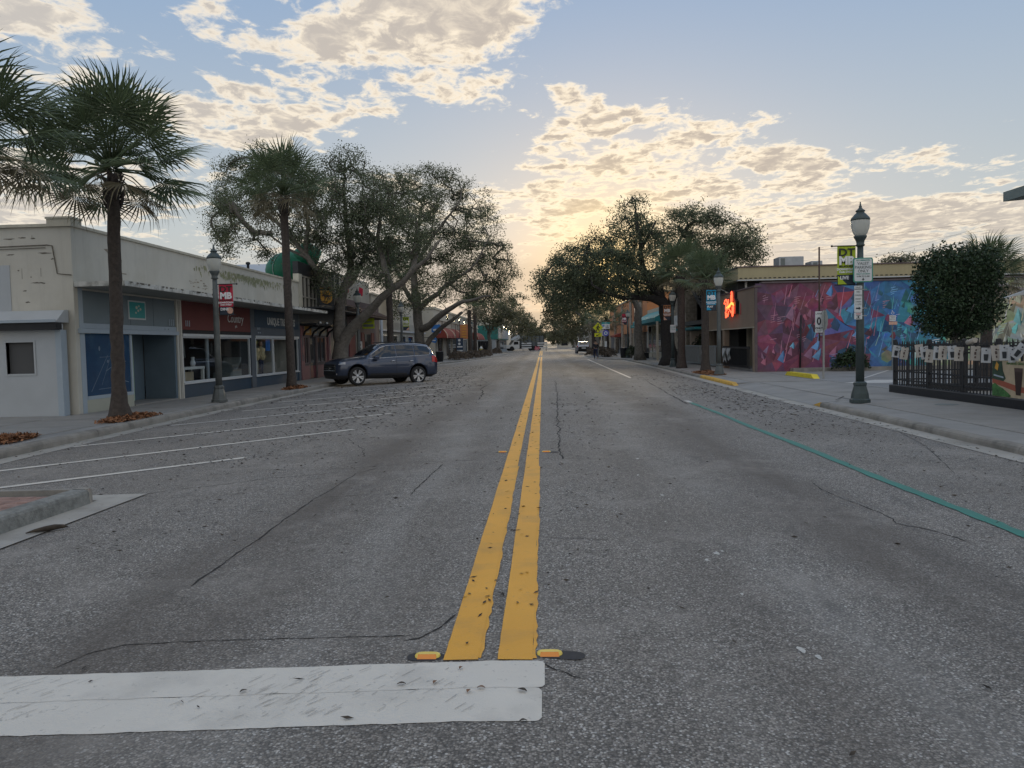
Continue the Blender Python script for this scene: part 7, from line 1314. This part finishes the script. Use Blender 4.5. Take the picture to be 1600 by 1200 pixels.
    for s in (1,-1):
        def path(j, f, xs_, off=.010): 
            out = []
            for x in xs_:
                r = ring(x, off); a, b = r[j], r[j+1]; out.append((x, s*(a[0]+(b[0]-a[0])*f), a[1]+(b[1]-a[1])*f))
            return out
        X1 = [1.02,.86,.6,.3,0,-.4,-.8,-1.2,-1.6,-1.95]; low = path(6,.02,X1); topp = path(7,.99,[.98,.7,.4,.1,-.3,-.8,-1.3,-1.7,-1.95]); mid = path(7,.2,[-2.10])
        MB().tube(low+mid+topp[::-1], .011, 5).build('chrome_trim', MT['chrome'], t, world=False)
        mm = MB()
        for x in (1.02,-.30,-1.22):
            pts = []
            for j, f in ((2,.2),(2,.9),(3,.5),(4,.0),(4,.6),(4,1.0)):
                xx = x+(.10 if x > 1 else 0)*(1 if j < 4 else .2)-(.25 if (x < -1 and j < 4) else 0)*(1-j/4.); r = ring(xx,.002); a, b = r[j], r[j+1]; pts.append((xx, s*(a[0]+(b[0]-a[0])*f), a[1]+(b[1]-a[1])*f))
            mm.tube(pts, .006, 4)
        mm.build('door_seam', MT['carblack'], t, world=False)
        for x in (-.12,-1.04):
            r = ring(x); MB().tube([(x+.10,s*(r[4][0]+.012),.985),(x+.04,s*(r[4][0]+.034),1.0),(x-.06,s*(r[4][0]+.034),1.005),(x-.10,s*(r[4][0]+.012),1.0)],.016,6).build('door_handle', MT['chrome'], t, world=False)
        MB().cbox((.62,0,1.06),(.82,.17,1.21),.03).build('mirror', MT[paint], t, world=False).location = (0, (ring(.75)[5][0]+.02) if s > 0 else -(ring(.75)[5][0]+.19), 0)
        panel('headlamp', 2.12, 2.395, 4, 5, .25, .98, s, .010, 'headl', 6); panel('lower_trim', .98, -.80, 2, 3, .0, .35, s, .008, 'chrome' if False else 'carblack', 8)
        panel('tail_lamp', -2.10, -2.44, 4, 6, .15, .85, s, .012, 'tail', 6)
        r = ring(2.38); MB().box((2.36,s*.55,.44),(2.462,s*.74,.50)).build('fog_lamp', MT['chrome'], t, world=False)
    g_ = MB().box((2.44,-.62,.52),(2.485,.62,.86)).build('grille', MT['carblack'], t, world=False); mm = MB()
    for z in (.60,.69,.78): mm.box((2.485,-.60,z),(2.50,.60,z+.03))
    mm.build('grille_bar', MT['chrome'], g_, world=False); MB().box((2.486,-.09,.64),(2.51,.09,.76)).build('badge', MT['chrome'], g_, world=False); MB().box((2.45,-.85,.30),(2.475,.85,.42)).build('bumper', MT['carblack'], t, world=False) if False else None
    MB().box((-2.50,-.30,.72),(-2.465,.30,.88)).build('number_plate', MT['signwhite'], t, world=False)
    for s in (1,-1): MB().tube([(.1,s*.66,1.775),(-.6,s*.665,1.80),(-1.7,s*.66,1.775)],.018,5).build('roof_rail', MT['carblack'], t, world=False)
    ty = mesh_of(MB().lathe((0,0,0),[(.27,-.11),(.34,-.115),(.378,-.09),(.385,-.04),(.385,.04),(.378,.09),(.34,.115),(.275,.112)],28,cap=False),'tyre',MT['rubber']); rm_ = mesh_of(MB().lathe((0,0,0),[(.262,-.10),(.268,.104),(.276,.112),(.286,.108)],28,cap=False).lathe((0,0,.02),[(.265,0),(.265,.012)],28,mi=1),'rim',[MT['alloy'],MT['rimdark']]); mm = MB()
    for i in range(5):
        for d in (-.20,.20):
            a = 2*PI*i/5+d; a2 = 2*PI*i/5+d*.75; c0 = Vector((.05*math.cos(a2),.05*math.sin(a2),.085)); c1 = Vector((.272*math.cos(a),.272*math.sin(a),.098)); tn_ = Vector((-math.sin(a),math.cos(a),0)); w0, w1 = .018, .036
            mm.add([c0-tn_*w0,c0+tn_*w0,c1+tn_*w1,c1-tn_*w1,c0-tn_*w0-Vector((0,0,.04)),c0+tn_*w0-Vector((0,0,.04)),c1+tn_*w1-Vector((0,0,.04)),c1-tn_*w1-Vector((0,0,.04))],[(0,1,2,3),(0,4,5,1),(1,5,6,2),(2,6,7,3),(3,7,4,0)])
    mm.lathe((0,0,.05),[(.075,0),(.07,.045),(.03,.05)],12); sk_ = mesh_of(mm,'spoke',MT['alloy'])
    for xw in (WXF, WXR):
        for s in (1,-1):
            wl_ = place('wheel', ty, (xw, s*.86, WR), t, (-PI/2*s, .35, 0)); place('rim', rm_, (0,0,0), wl_); place('spokes', sk_, (0,0,0), wl_)
    t.scale = (sc*.93, sc, sc)
    return t
car('dark slate blue family car parked nose-in beneath the large left oak', 'parked_car', 'car', 'suv', (-6.74,32.2,-.130), math.radians(180+36), .97)
bpy.data.objects['parked_car'].rotation_euler = (0, math.radians(-1.2), math.radians(180+36))
car('silver car parked at the right kerb far along the road, seen from behind', 'parked_car', 'car', 'silver', (5.55,110,-.08), math.radians(92), .93)
# white tipper truck beyond the barricades
t = thing('tipper_truck', 'white tipper truck with a tall dark grey box behind the barricades', 'truck', (-4.4,166,-.06), math.radians(180+20)); def_ = MB
MB().prism([(1.5,.6),(1.5,1.25),(1.7,1.35),(2.15,2.05),(3.3,2.1),(3.3,.6)][::-1] if False else [(3.9,.55),(3.9,1.15),(2.7,1.32),(2.15,2.1),(.9,2.15),(.9,.55)],'y',-1.05,1.05).build('cab', MT['truckwhite'], t, world=False)
for s in (1,-1): MB().box((1.15,s*1.045,1.35),(2.15,s*1.065,1.95)).build('cab_window', MT['carglass'], t, world=False)
MB().add([(2.72,-.95,1.34),(2.72,.95,1.34),(2.19,.95,2.06),(2.19,-.95,2.06)],[(0,1,2,3)]).build('windscreen', MT['carglass'], t, world=False); MB().box((3.9,-.95,.55),(3.97,.95,1.1)).build('grille', MT['redcar'], t, world=False)
bx_ = MB().box((-4.6,-1.2,.95),(.75,1.2,3.1)).build('dump_box', MT['truckgrey'], t, world=False); m = MB()
for x in (-4.5,-3.6,-2.7,-1.8,-.9,0,.6):
    for s in (1,-1): m.box((x-.06,s*1.2,.95),(x+.06,s*1.27,3.1))
m.build('box_rib', MT['carblack'], bx_, world=False)['kind'] = 'stuff'; MB().prism([(.76,2.3),(2.5,2.25),(.9,3.3),(.76,3.3)],'y',-1.2,1.2).build('cab_guard', MT['acgrey'], t, world=False); MB().box((-4.6,-.5,.55),(.9,.5,.94)).build('chassis', MT['carblack'], t, world=False)
wm_ = mesh_of(MB().lathe((0,0,0),[(.2,-.16),(.45,-.16),(.5,-.1),(.5,.1),(.45,.16),(.22,.13),(.1,.10)],20),'wheel',MT['rubber'])
for x in (2.6,-2.2,-3.4):
    for s in (1,-1): place('wheel', wm_, (x,s*.95,.5), t, (-PI/2*s,0,0))
# barricades and the folded pink sign
def barricade(x, y, rz, label):
    t = thing('barricade', label, 'barricade', (x,y,-.03), rz, 'white barricades across the far road')
    for z in (.55,.98,1.41): rl = MB().box((-.95,-.03,z),(.95,.03,z+.22)).build('rail', MT['signwhite'], t, world=False)
    for xx in (-.7,.7): MB().box((xx-.04,.032,0),(xx+.04,.09,1.75)).build('upright', MT['truckgrey'], t, world=False); MB().box((xx-.04,-.6,0),(xx+.04,.6,.08)).build('foot', MT['truckgrey'], t, world=False)
barricade(-3.1,150,.05,'white three-rail barricade in front of the truck cab'); barricade(-.05,150,-.05,'white three-rail barricade at the end of the yellow lines')
t = thing('folded_sign', 'pink folded road sign on crossed legs between the barricades', 'sign', (-1.05,146,-.03)); MB().prism([(-.5,.35),(0,.15),(.5,.45),(.35,.95),(0,.75),(-.35,1.0)],'y',-.05,.05).build('sheet', mat('pink_sheet',(.55,.16,.20),.7,var=.2,scale=6), t, world=False); MB().tube([(-.5,-.3,0),(.3,.2,.9)],.03,5).tube([(.5,-.3,0),(-.3,.2,.9)],.03,5).build('leg', MT['alu'], t, world=False)
# the person crossing at the kerb bed
def skin_obj(name, verts, edges, radii, m_, parent, sub=2):
    me = bpy.data.meshes.new(name); me.from_pydata(verts, edges, []); o = bpy.data.objects.new(name, me); COL.objects.link(o); o.modifiers.new('skin', 'SKIN')
    for i, r in enumerate(radii): me.skin_vertices[0].data[i].radius = (r, r) if isinstance(r, (int, float)) else r
    me.skin_vertices[0].data[0].use_root = True
    s = o.modifiers.new('sub', 'SUBSURF'); s.levels = sub; s.render_levels = sub
    dg = bpy.context.evaluated_depsgraph_get(); me2 = bpy.data.meshes.new_from_object(o.evaluated_get(dg)); bpy.data.objects.remove(o)
    me2.name = name; me2.materials.clear(); me2.materials.append(MT[m_]); me2.polygons.foreach_set('use_smooth', [True]*len(me2.polygons))
    o2 = bpy.data.objects.new(name, me2); COL.objects.link(o2); o2.parent = parent; return o2
t = thing('person', 'person in dark clothes walking off the kerb bed by the crossing sign', 'person', (4.66,69.3,-.078), math.radians(100))
#  x forward, y left
body_v = [(0,0,.92),(.02,0,1.12),(.03,0,1.36),(.04,0,1.46),(.07,0,1.54),(.075,0,1.64), (0,.09,.86),(.14,.10,.48),(.02,.10,.10),(.13,.10,.04), (0,-.09,.86),(-.06,-.10,.47),(-.36,-.10,.16),(-.27,-.10,.05), (.03,.19,1.38),(-.05,.24,1.12),(.06,.25,.90),(.11,.24,.82), (.03,-.19,1.38),(.06,-.24,1.12),(.22,-.22,.98),(.28,-.20,.95)]
body_e = [(0,1),(1,2),(2,3),(3,4),(4,5),(0,6),(6,7),(7,8),(8,9),(0,10),(10,11),(11,12),(12,13),(2,14),(14,15),(15,16),(16,17),(2,18),(18,19),(19,20),(20,21)]
body_r = [.12,.115,.125,.05,.075,.085,.085,.058,.042,.035,.085,.058,.042,.035,.058,.042,.034,.030,.058,.042,.034,.030]
skin_obj('body', body_v, body_e, body_r, 'skin', t)
skin_obj('jacket', [body_v[i] for i in (0,1,2,14,15,16,18,19,20)], [(0,1),(1,2),(2,3),(3,4),(4,5),(2,6),(6,7),(7,8)], [.145,.14,.145,.07,.055,.045,.07,.055,.045], 'cloth_dark', t)
skin_obj('trousers', [body_v[i] for i in (0,6,7,8,10,11,12)], [(0,1),(1,2),(2,3),(0,4),(4,5),(5,6)], [.135,.10,.07,.055,.10,.07,.055], 'cloth_navy', t)
MB().lathe((.055,0,1.56),[(.088,.02),(.098,.08),(.085,.14),(.05,.175),(.01,.185)],12).build('hair', MT['hair'], t, world=False)
MB().tube([(.15,.03,1.60),(.18,.03,1.605)],.010,5).tube([(.15,-.03,1.60),(.18,-.03,1.605)],.010,5).build('eye', MT['ink'], t, world=False); MB().tube([(.15,0,1.60),(.185,0,1.565)],.014,5).build('nose', MT['skin'], t, world=False)
